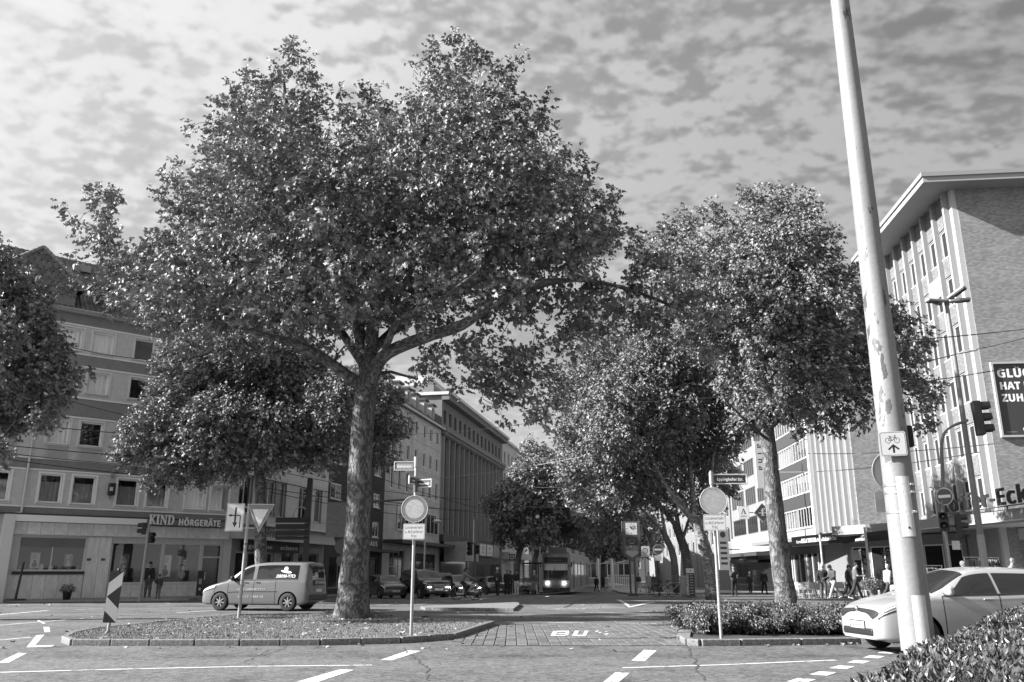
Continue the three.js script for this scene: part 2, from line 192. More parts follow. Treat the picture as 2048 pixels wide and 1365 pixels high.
// pavements
struct('pavement', slab([V(-60, 0, -28), ...px([[-60, 1182], [0, 1185], [267, 1197], [401, 1202.5], [470, 1203]], 0), V(-13.5, 0, -49.5), V(-9, 0, -70), V(-3, 0, -110), V(-14, 0, -112), V(-60, 0, -60)], 0.12), M.paving);
const stopPoly = [...px([[838, 1204.6], [930, 1198.6], [1010, 1192.6], [1089, 1187]], 0), V(7.2, 0, -104), V(5.0, 0, -104)]; struct('tram_platform', slab(stopPoly, 0.12), mat(0.34, 0.85, { map: rep(blotchT, 0.7) }));
const rightPave = [...px([[1208, 1163], [1224, 1176], [1238, 1187], [1262, 1190.5], [1315, 1191.8], [1414, 1188.5], [1540, 1189.5], [1690, 1197.5], [2100, 1208]], 0), V(60, 0, -34), V(60, 0, -70), V(40, 0, -112), V(18, 0, -112)];
const pavR = struct('pavement', slab(rightPave, 0.12), mat(0.3, 0.85, { map: rep(blotchT, 0.5) }));
for (let i = 1; i < 9; i++) { const a = rightPave[i - 1], b = rightPave[i], n = Math.max(1, Math.round(a.distanceTo(b) / 1.0)); for (let k = 0; k < n && k < 40; k++) { const p = a.clone().lerp(b, (k + 0.02) / n), q = a.clone().lerp(b, (k + 0.98) / n), m = p.clone().add(q).multiplyScalar(0.5); const g = rb(0, 0, 0, p.distanceTo(q), 0.2, 0.28, 0.02, 1).rotateY(-Math.atan2(q.z - p.z, q.x - p.x)).translate(m.x, gnd(m.z) + 0.035, m.z); part(pavR, 'kerb_stone', g, M.kerb); } }
const smallIsl = px([[841, 1218.5], [1030, 1210], [1037, 1211], [1039, 1214.5], [1027, 1224], [850, 1221.5]], 0); struct('traffic_island', slab(smallIsl, 0.11), mat(0.3, 0.9, { map: rep(speckT, 0.8) }));

// kerbed islands
function kerbed(islandObj, poly, from, to, h, len, seed, w = 0.14) {     // single kerb stones along part of an outline
  const r = rng(seed); for (let i = from; i < to; i++) { const a = poly[i % poly.length], b = poly[(i + 1) % poly.length], n = Math.max(1, Math.round(a.distanceTo(b) / len)); for (let k = 0; k < n; k++) { const p = a.clone().lerp(b, (k + 0.012 / len) / n), q = a.clone().lerp(b, (k + 1 - 0.012 / len) / n), m = p.clone().add(q).multiplyScalar(0.5), L = p.distanceTo(q); const g = met(rb(0, 0, 0, L, h + 0.1, w, 0.018, 2)).rotateY(-Math.atan2(q.z - p.z, q.x - p.x) + (r() - 0.5) * 0.01).translate(m.x, (h - 0.1) / 2 + 0.008 + r() * 0.006, m.z); part(islandObj, 'kerb_stone', g, M.kerb); } }
}
const lawnPoly = [...px([[128, 1285], [145, 1292], [300, 1292.5], [480, 1292.5], [640, 1291.5], [800, 1287.5], [905, 1279.5], [986, 1252]], 0), ...px([[976, 1243], [850, 1238.5], [660, 1229], [480, 1231], [400, 1237], [300, 1247], [190, 1258], [147, 1266]], 0.1)];
const lawnGroundM = mat(0.15, 1, { map: rep(blotchT, 0.9) });
const lawn = struct('traffic_island', slab(lawnPoly, 0.10), lawnGroundM); kerbed(lawn, lawnPoly, 0, lawnPoly.length, 0.12, 1.0, 3);
const bedPoly = [...px([[1368, 1284], [1378, 1291], [1402, 1292.5], [1480, 1292], [1600, 1290.5], [1720, 1289], [1900, 1292]], 0), V(13, 0, -27), V(10, 0, -28.5), ...px([[1500, 1222], [1400, 1222], [1384, 1232]], 0)];
const bed = struct('planting_bed', slab(bedPoly, 0.09), mat(0.07, 1, { map: rep(speckT, 1.2) })); kerbed(bed, bedPoly, 0, 6, 0.12, 1.0, 4, 0.18); kerbed(bed, bedPoly, bedPoly.length - 1, bedPoly.length, 0.12, 1.0, 5, 0.3); kerbed(bed, bedPoly, bedPoly.length - 2, bedPoly.length - 1, 0.12, 1.0, 6, 0.3);
// block paving of the bus lane between the islands, each block its own
{
  const lane = new THREE.Group(); lane.name = 'bus_lane'; lane.userData.kind = 'structure'; scene.add(lane);
  const lanePoly = px([[905, 1281], [930, 1293], [1372, 1293], [1366, 1284], [1380, 1249], [990, 1249]], 0); part(lane, 'joint_sand', sheet(lanePoly, 0.004), mat(0.05, 1));
  const inside = (x, z) => { let c = false; for (let i = 0, j = lanePoly.length - 1; i < lanePoly.length; j = i++) { const a = lanePoly[i], b = lanePoly[j]; if ((a.z > z) !== (b.z > z) && x < (b.x - a.x) * (z - a.z) / (b.z - a.z) + a.x) c = !c; } return c; };
  const r = rng(11), bw = 0.235, bd = 0.30, geos = [0, 1, 2].map((k) => met(rb(0, 0, 0, bw - 0.020, 0.05, bd - 0.022, 0.008 + k * 0.003, 1))), mats = [0.15, 0.185, 0.215, 0.24].map((v) => mat(v, 0.85, { map: rep(speckT, 1.4) })), cells = [], rest = [];
  for (let j = 0; j < 40; j++) for (let i = 0; i < 40; i++) { const x = -2.6 + i * bw + j * 0.0, z = -17.6 - j * bd; if (inside(x, z)) cells.push([x + (r() - 0.5) * 0.006, z + (r() - 0.5) * 0.006, r()]); }
  cells.forEach(([x, z, k], n) => { const y = -0.012 + k * 0.006; const g = geos[n % 3]; if (n < 300) { const m = part(lane, 'paver', g, mats[Math.floor(k * 997) % 4]); m.position.set(x, y, z); m.rotation.set((r() - 0.5) * 0.02, (r() - 0.5) * 0.03, (r() - 0.5) * 0.02); } else (rest[Math.floor(k * 997) % 4] ??= []).push(g.clone().translate(x, y, z)); });
  rest.forEach((l, i) => { if (l?.length) part(lane, 'paving_blocks', l, mats[i]).userData.kind = 'stuff'; });
  // worn BUS lettering painted on the blocks
  const y = 0.0195, sh = (pts) => part(lane, 'road_marking', sheet(pts.map(([u, v]) => gp(u, v)), y), M.paint), q = (u0, v0, u1, v1) => { const sk = (v) => (1274 - v) * 0.55; sh([[u0 + sk(v1), v1], [u1 + sk(v1), v1], [u1 + sk(v0), v0], [u0 + sk(v0), v0]]); };
  q(1101, 1264.2, 1111, 1274); q(1109, 1263.8, 1133, 1266.2); q(1109, 1268.6, 1131, 1270.4); q(1110, 1272.4, 1131, 1274.2); q(1128, 1266, 1135, 1269); q(1129, 1270, 1136, 1273);
  q(1144, 1263.8, 1153, 1274); q(1152, 1272.2, 1168, 1274.4); q(1164, 1263.8, 1172, 1274); q(1186, 1264, 1192, 1266); q(1194, 1266.8, 1199, 1268.6); q(1206, 1264.8, 1210, 1266.2); q(1208, 1269.6, 1215, 1271.5);
  for (const u of [1352, 1371]) { const a = gp(u, 1279), b = gp(u + 5, 1252); part(lane, 'joint', sheet([a, V(a.x + 0.05, 0, a.z), V(b.x + 0.05, 0, b.z), b], 0.024), crackM); }
}
// ---------------------------------------------------------------- plane trees
function leafGeo(bend, wide) {                                          // five-pointed leaf, a unit long, folded a little along its ribs
  const out = [[0, 0], [0.30, 0.02], [0.50 * wide, 0.30], [0.27, 0.42], [0.42 * wide, 0.78], [0.16, 0.70], [0, 1.05], [-0.16, 0.70], [-0.42 * wide, 0.78], [-0.27, 0.42], [-0.50 * wide, 0.30], [-0.30, 0.02]];
  const z = (x, y) => bend * (0.35 * Math.abs(x) - 0.45 * y * y), pos = [], c = [0, 0.34, z(0, 0.34) + 0.05];
  out.forEach((a, i) => { const b = out[(i + 1) % out.length]; pos.push(...c, a[0], a[1], z(...a), b[0], b[1], z(...b)); });
  const g = new THREE.BufferGeometry(); g.setAttribute('position', new THREE.Float32BufferAttribute(pos, 3)); g.computeVertexNormals(); g.setAttribute('uv', new THREE.Float32BufferAttribute(new Float32Array(pos.length / 3 * 2), 2)); return g;
}
const leafG = [leafGeo(0.5, 1), leafGeo(1.0, 0.9)];
const sprig = (k) => merge([0, 1, 2].map((i) => leafG[(i + k) % 2].clone().scale(0.95 - 0.12 * i, 0.95 - 0.12 * i, 1).rotateX((i - 1) * 0.55 + k * 0.3).rotateY((i - 1) * 0.7).rotateZ([0.9, -0.8, 0.1][i] + k * 0.4).translate([0.12, -0.1, 0][i], [-0.5, 0.05, 0.5][i], [0.1, -0.12, 0.05][i])));
const sprigG = [sprig(0), sprig(1)];
function simpleLeaf(w, bend) { const pos = [[0, 0, 0], [w, 0.45, bend], [0, 0.5, 0], [0, 0.5, 0], [w, 0.45, bend], [0, 1, -bend], [0, 0, 0], [0, 0.5, 0], [-w, 0.45, bend], [0, 0.5, 0], [0, 1, -bend], [-w, 0.45, bend]].flat(); const g = new THREE.BufferGeometry(); g.setAttribute('position', new THREE.Float32BufferAttribute(pos, 3)); g.computeVertexNormals(); g.setAttribute('uv', new THREE.Float32BufferAttribute(new Float32Array(24), 2)); return g; }
const leafM = phys(1, 0.5, { transmission: 0.15, thickness: 0, specularIntensity: 0.7, side: THREE.DoubleSide });
const D4 = new THREE.Object3D();
function instanced(parent, name, geo, m, placesArr, kind = 'stuff') {    // places: [x, y, z, quaternion, scale, grey]
  const im = new THREE.InstancedMesh(geo, m, placesArr.length); im.name = name; im.castShadow = im.receiveShadow = true; im.userData.kind = kind;
  const c = new THREE.Color(); placesArr.forEach(([x, y, z, q, s, g], i) => { D4.position.set(x, y, z); D4.quaternion.copy(q); D4.scale.setScalar(s); D4.updateMatrix(); im.setMatrixAt(i, D4.matrix); im.setColorAt(i, c.setRGB(g, g, g)); });
  parent.add(im); return im;
}
function leafTurn(r, out) {                                             // leaf blades hang outwards from the crown, faces up and out
  const a = r() * 6.283, n = V(out.x * 0.55 + Math.cos(a) * 0.55, 0.55 + out.y * 0.4 + (r() - 0.5) * 0.9, out.z * 0.55 + Math.sin(a) * 0.55).normalize();
  const t = V(out.x + (r() - 0.5) * 1.6, -0.55 + (r() - 0.5) * 0.8, out.z + (r() - 0.5) * 1.6); t.addScaledVector(n, -t.dot(n)).normalize();
  const s = new THREE.Vector3().crossVectors(t, n); return new THREE.Quaternion().setFromRotationMatrix(new THREE.Matrix4().makeBasis(s, t, n));
}
function planeTree(o) {
  const r = rng(o.seed), t = thing('plane_tree', o.label, 'tree', V(0, 0, 0), 0, o.group), P = (l) => l.map(([u, v, d]) => at(u, v, o.D + (d ?? 0)));
  const nodes = [];
  const addNodes = (pts, w0, w1) => { const c = new THREE.CatmullRomCurve3(pts, false, 'centripetal'), n = Math.ceil(c.getLength() / 0.5); for (let i = Math.floor(n * (o.bare ?? 0.25)); i <= n; i++) { const p = c.getPoint(i / n); p.w = lerp(w0, w1, i / n); nodes.push(p); } };
  if (o.trunk) { const tp = P(o.trunk); if (o.base) tp.unshift(V(o.base.x, o.base.y - 0.3, o.base.z)); part(t, 'trunk', limb(tp, o.radii, o.seg ?? 18, o.per ?? 7, o.bump ?? 0.09, o.seed, o.flare), o.barkMat ?? M.bark); nodes.push(tp[tp.length - 1]); nodes[0].w = o.radii[o.radii.length - 1]; }
  for (const [pts, r0, r1] of o.limbs ?? []) { const lp = P(pts); part(t, 'limb', limb(lp, [r0, lerp(r0, r1, 0.45), r1], 10, 5, 0.08, o.seed + pts.length, null), o.barkMat ?? M.bark); addNodes(lp, r0, r1); }
  const blobs = []; for (const [u, v, rp, d] of o.blobs) for (const dd of d !== undefined ? [d] : rp > (o.split ?? 85) ? [-(o.deep ?? 3.2), 0, o.deep ?? 3.2] : [(r() - 0.5) * 2.5]) { const p = at(u, v, o.D + dd), R = rp * zcOf(p) / FPX; p.R = R * (dd && d === undefined ? 0.92 : 1); blobs.push(p); }
  const vol = blobs.map((b) => Math.pow(b.R, 1.95)), tot = vol.reduce((a, b) => a + b), ctr = blobs.reduce((a, b, i) => a.addScaledVector(b, vol[i] / tot), V(0, 0, 0));
  const clumps = []; let guard = 0;
  while (clumps.length < o.clumps && guard++ < o.clumps * 30) {
    let k = r() * tot, i = 0; while ((k -= vol[i]) > 0 && i < vol.length - 1) i++;
    const b = blobs[i], d = V(r() * 2 - 1, r() * 2 - 1, r() * 2 - 1); if (d.lengthSq() > 1) continue; d.normalize().multiplyScalar(b.R * Math.pow(r(), 0.42)); const p = b.clone().add(d);
    if (clumps.some((c) => c.distanceToSquared(p) < (o.gap ?? 0.42) ** 2)) continue; p.out = p.clone().sub(b).multiplyScalar(1 / b.R).add(p.clone().sub(ctr).normalize().multiplyScalar(0.5)); clumps.push(p);
  }
  // twigs: every clump hangs on the nearest wood already grown
  const hub = nodes.length ? nodes[0] : ctr; if (!nodes.length) nodes.push(ctr);
  clumps.sort((a, b) => a.distanceToSquared(hub) - b.distanceToSquared(hub)); const twigs = [];
  for (const c of clumps) { let best = nodes[0], bd = 1e9; for (const n of nodes) { const d = n.distanceToSquared(c) + (n.y > c.y + 0.8 ? 3 : 0); if (d < bd) { bd = d; best = n; } }
    const w0 = clamp((best.w ?? 0.05) * 0.6, 0.012, 0.07), w1 = Math.max(0.007, w0 * 0.45), mid = best.clone().lerp(c, 0.5); mid.y += 0.12 * Math.sqrt(bd); mid.x += (r() - 0.5) * 0.2 * Math.sqrt(bd);
    if (!o.noTwigs) twigs.push(rod(best, mid, w0, (w0 + w1) / 2, 4), rod(mid, c, (w0 + w1) / 2, w1, 4)); c.w = w1; mid.w = (w0 + w1) / 2; c.prev = mid; nodes.push(mid, c); }
  if (twigs.length) part(t, 'branches', twigs, o.twigMat ?? M.twig);
  const L = [[], []], per = o.per_clump ?? 42, spread = (o.spread ?? 0.55) * 0.74;
  for (const c of clumps) { const out = c.out.clone(); if (out.lengthSq() < 0.01) out.set(0, 1, 0); const tone = 0.82 + 0.36 * r(), m = Math.round(per * (0.55 + 0.9 * r()));
    for (let k = 0; k < m; k++) { const q = V(r() * 2 - 1, r() * 2 - 1, r() * 2 - 1); if (q.lengthSq() > 1) { k--; continue; } const p = r() < 0.3 && c.prev ? c.prev.clone().lerp(c, 0.4 + 0.6 * r()).addScaledVector(q, spread * 0.45) : c.clone().add(q.multiplyScalar(spread)); p.y -= 0.05;
      L[r() < 0.5 ? 0 : 1].push([p.x, p.y, p.z, leafTurn(r, out), (o.leaf ?? 0.24) * (0.6 + 0.75 * r()), (o.tone ?? 0.13) * tone * (0.45 + 1.1 * r() * r() + 0.25 * r())]); } }
  if (o.single) {                                                       // the leaves that show largest are pieces of their own
    const tones = [0.7, 1, 1.35].map((k) => leafM.clone()); tones.forEach((m, i) => m.color.copy(G((o.tone ?? 0.13) * [0.55, 0.85, 1.25][i])));
    const key = (l) => Math.hypot(l[0], l[1] - EYE, l[2]) / l[4], big = L[1].sort((a, b) => key(a) - key(b)).splice(0, o.single);
    big.forEach((l, i) => { const m = part(t, 'leaf', leafG[1], tones[i % 3]); m.position.set(l[0], l[1], l[2]); m.quaternion.copy(l[3]); m.scale.setScalar(l[4]); });
  }
  instanced(t, 'crown', sprigG[0], leafM, L[0]); instanced(t, 'crown', sprigG[1], leafM, L[1]); o.count = L[0].length + L[1].length;
  return t;
}
const zcOfArr = 0;
const lawnY = 0.1, treeBase = gp(703, 1234, 0.1);
planeTree({ seed: 21, label: 'large spreading plane tree on the grass traffic island, the tallest in the picture', D: 26.6, base: treeBase, clumps: 2700, per_clump: 18, single: 300, tone: 0.26, leaf: 0.147, gap: 0.36,
  trunk: [[703, 1234, 0], [707, 1180, 0], [712, 1100, 0], [718, 1000, 0], [722, 900, 0], [730, 800, 0], [737, 752, 0]], radii: [0.62, 0.56, 0.47, 0.41, 0.38, 0.36, 0.34, 0.33], seg: 28, per: 8,
  flare: (a, v) => 1 + 0.42 * Math.exp(-v * 22) * (1 + 0.35 * Math.sin(a * 4 + 1)),
  limbs: [[[[738, 770, 0], [765, 715, -0.6], [850, 675, -1.6], [925, 650, -2.4], [990, 605, -3], [1060, 568, -3], [1160, 560, -2.6]], 0.24, 0.07], [[[728, 775, 0], [690, 748, -0.6], [640, 712, -1.4], [590, 688, -2], [520, 668, -2.6], [460, 648, -3]], 0.2, 0.06], [[[737, 765, 0], [748, 640, 0.4], [775, 500, 0.8], [820, 350, 0.5], [880, 200, 0]], 0.26, 0.06], [[[734, 760, 0], [700, 580, 1.2], [630, 400, 1.6], [580, 250, 1], [565, 150, 0.5]], 0.22, 0.05], [[[745, 700, 0.3], [830, 620, 1.8], [960, 500, 2.6], [1060, 380, 2.6]], 0.17, 0.05], [[[735, 740, 0], [640, 620, 2.6], [470, 520, 3.6], [330, 520, 2.6], [215, 540, 1.6]], 0.16, 0.05], [[[1000, 598, -3], [1150, 560, -1], [1290, 590, 0.4], [1400, 640, 1]], 0.09, 0.04], [[[765, 715, -0.5], [800, 640, -2.4], [880, 600, -3.6], [960, 540, -4]], 0.12, 0.04]],
  blobs: [[892, 82, 34], [585, 104, 30], [945, 105, 36], [1042, 118, 22], [860, 118, 30], [740, 610, 62], [660, 600, 70], [800, 600, 60], [560, 640, 45], [905, 120, 62], [870, 190, 72], [960, 180, 85], [1035, 240, 85], [920, 260, 110], [1025, 330, 105], [590, 130, 55], [540, 190, 75], [640, 200, 60], [460, 200, 52], [440, 270, 70], [540, 290, 115], [700, 270, 85], [745, 210, 50], [800, 330, 130], [650, 400, 150], [470, 390, 110], [370, 420, 70], [350, 330, 38], [930, 420, 150], [1080, 390, 100], [1170, 340, 52], [1150, 460, 100], [1210, 420, 42], [335, 480, 70], [330, 570, 90], [245, 545, 70], [205, 400, 42], [150, 430, 32], [185, 470, 40], [175, 590, 42], [230, 610, 45], [128, 420, 18], [430, 540, 120], [560, 560, 120], [700, 540, 120], [850, 550, 120], [1000, 540, 120], [1120, 580, 80], [1250, 520, 80], [1310, 570, 75], [1380, 580, 65], [1430, 630, 50], [1300, 650, 60], [1390, 690, 45], [1240, 610, 60], [400, 650, 62], [340, 640, 45], [480, 610, 60], [900, 690, 55], [985, 700, 58], [1065, 700, 55], [1070, 770, 50], [1090, 820, 38], [1030, 820, 38], [1010, 855, 24], [930, 750, 50], [985, 770, 42], [1000, 740, 50], [1060, 730, 50], [1095, 790, 36], [1030, 790, 42], [1150, 650, 45], [950, 700, 42], [210, 440, 34], [215, 485, 36], [140, 470, 26], [192, 380, 24], [150, 520, 36], [120, 405, 20], [1120, 760, 34], [1050, 850, 24], [900, 790, 26], [880, 690, 45], [1140, 700, 40], [1190, 600, 50], [1230, 650, 40], [470, 680, 50], [560, 690, 42], [620, 680, 38], [420, 720, 40], [690, 690, 34], [860, 735, 38], [810, 760, 30], [1170, 640, 50], [1120, 680, 38], [960, 800, 20], [640, 640, 50]] });
const p2 = V(11.55, 0.12, -37.3);
planeTree({ seed: 22, label: 'broad plane tree with a leaning pale trunk behind the right planting bed', D: 37.3, base: p2, clumps: 1800, per_clump: 23, tone: 0.26, leaf: 0.147, gap: 0.45, spread: 0.6, deep: 3,
  trunk: [[1572, 1205, 0], [1562, 1130, 0], [1548, 1000, 0], [1538, 900, 0], [1532, 830, 0]], radii: [0.5, 0.46, 0.42, 0.38, 0.33, 0.3], seg: 20,
  flare: (a, v) => 1 + 0.2 * Math.exp(-v * 20),
  limbs: [[[[1532, 840, 0], [1536, 720, 0.5], [1545, 580, 0.6], [1560, 430, 0]], 0.24, 0.05], [[[1534, 860, 0], [1600, 800, -1], [1680, 745, -1.6], [1770, 700, -1.6]], 0.17, 0.05], [[[1532, 840, 0], [1480, 720, 1], [1430, 620, 1.4], [1400, 520, 1]], 0.17, 0.05], [[[1540, 700, 0.4], [1620, 600, 1.6], [1680, 540, 1.6]], 0.13, 0.04], [[[1536, 880, 0], [1500, 850, -1.6], [1450, 800, -2.6]], 0.08, 0.03]],
  blobs: [[1545, 400, 42], [1600, 410, 48], [1505, 400, 34], [1480, 470, 55], [1560, 490, 90], [1635, 500, 55], [1670, 470, 25], [1665, 570, 70], [1540, 600, 110], [1620, 640, 110], [1710, 630, 70], [1780, 640, 55], [1830, 690, 45], [1785, 740, 75], [1700, 740, 85], [1600, 750, 95], [1835, 800, 40], [1872, 780, 24], [1740, 830, 38], [1665, 835, 48], [1560, 700, 90], [1450, 560, 88], [1400, 500, 50], [1380, 440, 42], [1335, 465, 32], [1340, 525, 50], [1320, 600, 45], [1365, 600, 55], [1430, 650, 80], [1470, 750, 75], [1500, 830, 45], [1590, 840, 35], [1850, 850, 18], [1420, 430, 30]] });
planeTree({ seed: 23, label: 'plane tree cut by the left edge of the picture', D: 27, clumps: 620, per_clump: 31, tone: 0.26, leaf: 0.131, gap: 0.34, base: V(-20.5, 0.1, -27.5), trunk: [[-180, 1100, 0.4], [-150, 900, 0.4], [-110, 760, 0.3]], radii: [0.4, 0.36, 0.3, 0.26], limbs: [[[[-110, 770, 0.3], [-20, 700, 0], [60, 650, -0.5]], 0.15, 0.04], [[[-110, 790, 0.3], [0, 800, 0], [70, 780, 0]], 0.12, 0.04]],
  blobs: [[15, 510, 32], [-40, 560, 80], [40, 600, 62], [60, 660, 62], [20, 730, 85], [95, 730, 45], [120, 775, 38], [60, 810, 55], [-30, 820, 80], [5, 890, 28], [95, 690, 40], [-60, 680, 100], [150, 750, 14], [90, 840, 22], [-70, 470, 50]] });
planeTree({ seed: 24, label: 'bright leafy plane tree in front of the hearing aid shop building', D: 41, clumps: 1500, per_clump: 20, tone: 0.26, leaf: 0.147, gap: 0.42, spread: 0.6, deep: 2.4, base: gp(523, 1205, 0), trunk: [[523, 1200, 0], [521, 1080, 0], [520, 980, 0], [517, 915, 0]], radii: [0.33, 0.3, 0.28, 0.26, 0.25],
  limbs: [[[[518, 930, 0], [480, 880, 0.3], [420, 830, 0.6], [350, 760, 0.6]], 0.13, 0.04], [[[517, 920, 0], [560, 860, -0.5], [620, 800, -1]], 0.13, 0.04], [[[517, 920, 0], [515, 830, 0.5], [510, 740, 0.5]], 0.14, 0.05]],
  blobs: [[350, 730, 48], [420, 750, 80], [345, 820, 72], [430, 850, 85], [290, 870, 55], [255, 905, 32], [345, 930, 50], [300, 960, 26], [520, 780, 85], [600, 760, 80], [620, 850, 75], [540, 870, 78], [670, 800, 62], [675, 880, 45], [610, 920, 26], [460, 930, 38], [390, 690, 48], [410, 950, 26], [560, 700, 70], [480, 700, 60], [370, 880, 60], [650, 930, 22], [585, 905, 35], [330, 790, 40], [240, 880, 18]] });
planeTree({ seed: 25, label: 'dark plane tree half hidden behind the trunk of the tallest tree', D: 48, clumps: 260, per_clump: 19, tone: 0.26, leaf: 0.154, gap: 0.42, spread: 0.6, base: gp(716, 1196, 0), trunk: [[716, 1190, 0], [716, 1050, 0], [714, 900, 0]], radii: [0.28, 0.26, 0.24, 0.2], limbs: [[[[714, 940, 0], [755, 880, -0.5], [790, 830, -0.8]], 0.11, 0.04]],
  blobs: [[770, 800, 42], [755, 860, 52], [795, 850, 32], [740, 920, 30], [770, 905, 28], [695, 900, 40], [700, 820, 60], [740, 760, 45], [785, 925, 16]] });
// street trees along the right pavement, each leaning over the tracks
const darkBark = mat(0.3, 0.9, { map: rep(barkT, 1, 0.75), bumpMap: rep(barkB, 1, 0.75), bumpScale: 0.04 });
planeTree({ seed: 31, label: 'nearest of the leaning plane trees beside the clock column', D: 50, clumps: 2100, per_clump: 22, tone: 0.26, leaf: 0.159, gap: 0.5, spread: 0.68, deep: 3.2, split: 60, bare: 0.6, barkMat: mat(0.48, 0.9, { map: rep(barkT, 1, 0.75), bumpMap: rep(barkB, 1, 0.75), bumpScale: 0.04 }), base: gp(1424, 1192, 0.1), trunk: [[1424, 1188, 0], [1418, 1130, 0], [1405, 1080, 0], [1388, 1035, 0]], radii: [0.42, 0.4, 0.38, 0.34, 0.3], limbs: [[[[1390, 1045, 0], [1345, 985, 0], [1290, 935, 0.5], [1225, 885, 0.5]], 0.2, 0.07], [[[1388, 1040, 0], [1385, 980, 0], [1375, 900, 0.5], [1350, 800, 0.5]], 0.19, 0.06], [[[1398, 1060, 0], [1420, 1000, -0.5], [1425, 930, -0.5], [1440, 850, -0.5]], 0.15, 0.05], [[[1392, 1050, 0], [1350, 1000, -1], [1315, 940, -1.6], [1280, 850, -2]], 0.14, 0.05]],  // bark copy lightened so sunlight on this trunk is in its colour
  blobs: [[1300, 680, 55], [1215, 745, 55], [1240, 710, 55], [1180, 700, 38], [1310, 720, 72], [1390, 740, 70], [1190, 770, 48], [1250, 790, 75], [1340, 820, 75], [1160, 850, 45], [1220, 880, 62], [1300, 890, 55], [1400, 830, 60], [1130, 800, 25], [1180, 930, 42], [1125, 855, 20], [1440, 790, 55], [1250, 950, 40], [1460, 880, 40], [1160, 970, 36], [1200, 1000, 36], [1290, 930, 45], [1350, 900, 50], [1420, 900, 45], [1480, 830, 55], [1500, 760, 50], [1440, 700, 55], [1130, 930, 28], [1330, 960, 26], [1400, 950, 30], [1150, 760, 32]] });
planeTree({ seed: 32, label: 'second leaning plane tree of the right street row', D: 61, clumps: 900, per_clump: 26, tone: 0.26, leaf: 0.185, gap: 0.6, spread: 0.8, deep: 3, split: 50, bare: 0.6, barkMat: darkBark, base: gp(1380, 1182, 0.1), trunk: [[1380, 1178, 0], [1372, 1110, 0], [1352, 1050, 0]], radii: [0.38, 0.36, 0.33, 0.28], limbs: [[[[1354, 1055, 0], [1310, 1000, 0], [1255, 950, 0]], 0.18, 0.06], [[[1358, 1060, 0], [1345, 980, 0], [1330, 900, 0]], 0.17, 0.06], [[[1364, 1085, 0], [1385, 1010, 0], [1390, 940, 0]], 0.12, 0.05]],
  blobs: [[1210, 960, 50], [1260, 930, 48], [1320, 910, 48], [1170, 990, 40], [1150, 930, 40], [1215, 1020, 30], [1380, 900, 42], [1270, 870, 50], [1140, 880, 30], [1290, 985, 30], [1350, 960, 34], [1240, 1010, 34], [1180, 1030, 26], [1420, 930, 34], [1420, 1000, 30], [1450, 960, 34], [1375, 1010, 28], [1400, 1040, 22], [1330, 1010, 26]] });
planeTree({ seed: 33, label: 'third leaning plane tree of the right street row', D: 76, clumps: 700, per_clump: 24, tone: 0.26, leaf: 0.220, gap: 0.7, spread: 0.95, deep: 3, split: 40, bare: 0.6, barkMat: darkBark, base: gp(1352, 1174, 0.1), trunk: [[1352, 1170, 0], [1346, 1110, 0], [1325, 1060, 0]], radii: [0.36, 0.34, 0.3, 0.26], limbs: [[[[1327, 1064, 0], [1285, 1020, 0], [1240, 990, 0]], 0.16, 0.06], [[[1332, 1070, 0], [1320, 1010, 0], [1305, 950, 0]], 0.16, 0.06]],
  blobs: [[1200, 1020, 38], [1240, 990, 40], [1290, 970, 36], [1170, 1050, 25], [1160, 1000, 34], [1335, 980, 34], [1220, 950, 40], [1235, 1040, 22]] });
planeTree({ seed: 34, label: 'fourth plane tree of the right street row, far behind the clock column', D: 95, clumps: 480, per_clump: 23, tone: 0.26, leaf: 0.260, gap: 0.8, spread: 1.1, deep: 3, split: 30, bare: 0.6, barkMat: darkBark, base: gp(1318, 1168, 0.1), trunk: [[1318, 1165, 0], [1312, 1110, 0], [1298, 1070, 0]], radii: [0.36, 0.34, 0.3, 0.26], limbs: [[[[1300, 1076, 0], [1265, 1040, 0], [1235, 1015, 0]], 0.16, 0.06]],
  blobs: [[1210, 1050, 28], [1245, 1030, 30], [1280, 1020, 28], [1300, 1050, 24], [1185, 1070, 20], [1170, 1030, 26], [1240, 1070, 16]] });
// street trees on the left, behind the tram
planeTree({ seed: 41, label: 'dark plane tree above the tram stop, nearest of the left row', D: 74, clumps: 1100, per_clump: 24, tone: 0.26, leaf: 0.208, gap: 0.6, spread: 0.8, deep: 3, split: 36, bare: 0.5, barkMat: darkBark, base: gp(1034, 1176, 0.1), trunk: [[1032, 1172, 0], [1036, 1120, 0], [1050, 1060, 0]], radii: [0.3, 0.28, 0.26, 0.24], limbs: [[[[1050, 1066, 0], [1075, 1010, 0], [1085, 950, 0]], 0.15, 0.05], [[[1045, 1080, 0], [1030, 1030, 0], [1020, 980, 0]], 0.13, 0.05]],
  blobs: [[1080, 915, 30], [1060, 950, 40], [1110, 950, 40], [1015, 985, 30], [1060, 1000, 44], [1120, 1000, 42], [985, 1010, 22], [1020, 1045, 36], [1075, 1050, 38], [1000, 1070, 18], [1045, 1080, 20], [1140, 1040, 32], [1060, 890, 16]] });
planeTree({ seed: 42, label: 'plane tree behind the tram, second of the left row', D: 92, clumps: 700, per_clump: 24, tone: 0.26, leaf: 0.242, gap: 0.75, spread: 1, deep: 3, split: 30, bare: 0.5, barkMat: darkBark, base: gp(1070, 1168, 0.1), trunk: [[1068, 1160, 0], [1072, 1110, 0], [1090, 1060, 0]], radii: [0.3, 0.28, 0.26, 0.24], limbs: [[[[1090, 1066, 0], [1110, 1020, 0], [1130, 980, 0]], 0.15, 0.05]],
  blobs: [[1110, 1060, 30], [1150, 1020, 32], [1160, 1065, 26], [1130, 980, 30], [1170, 980, 24], [1090, 1080, 22], [1180, 1040, 22]] });
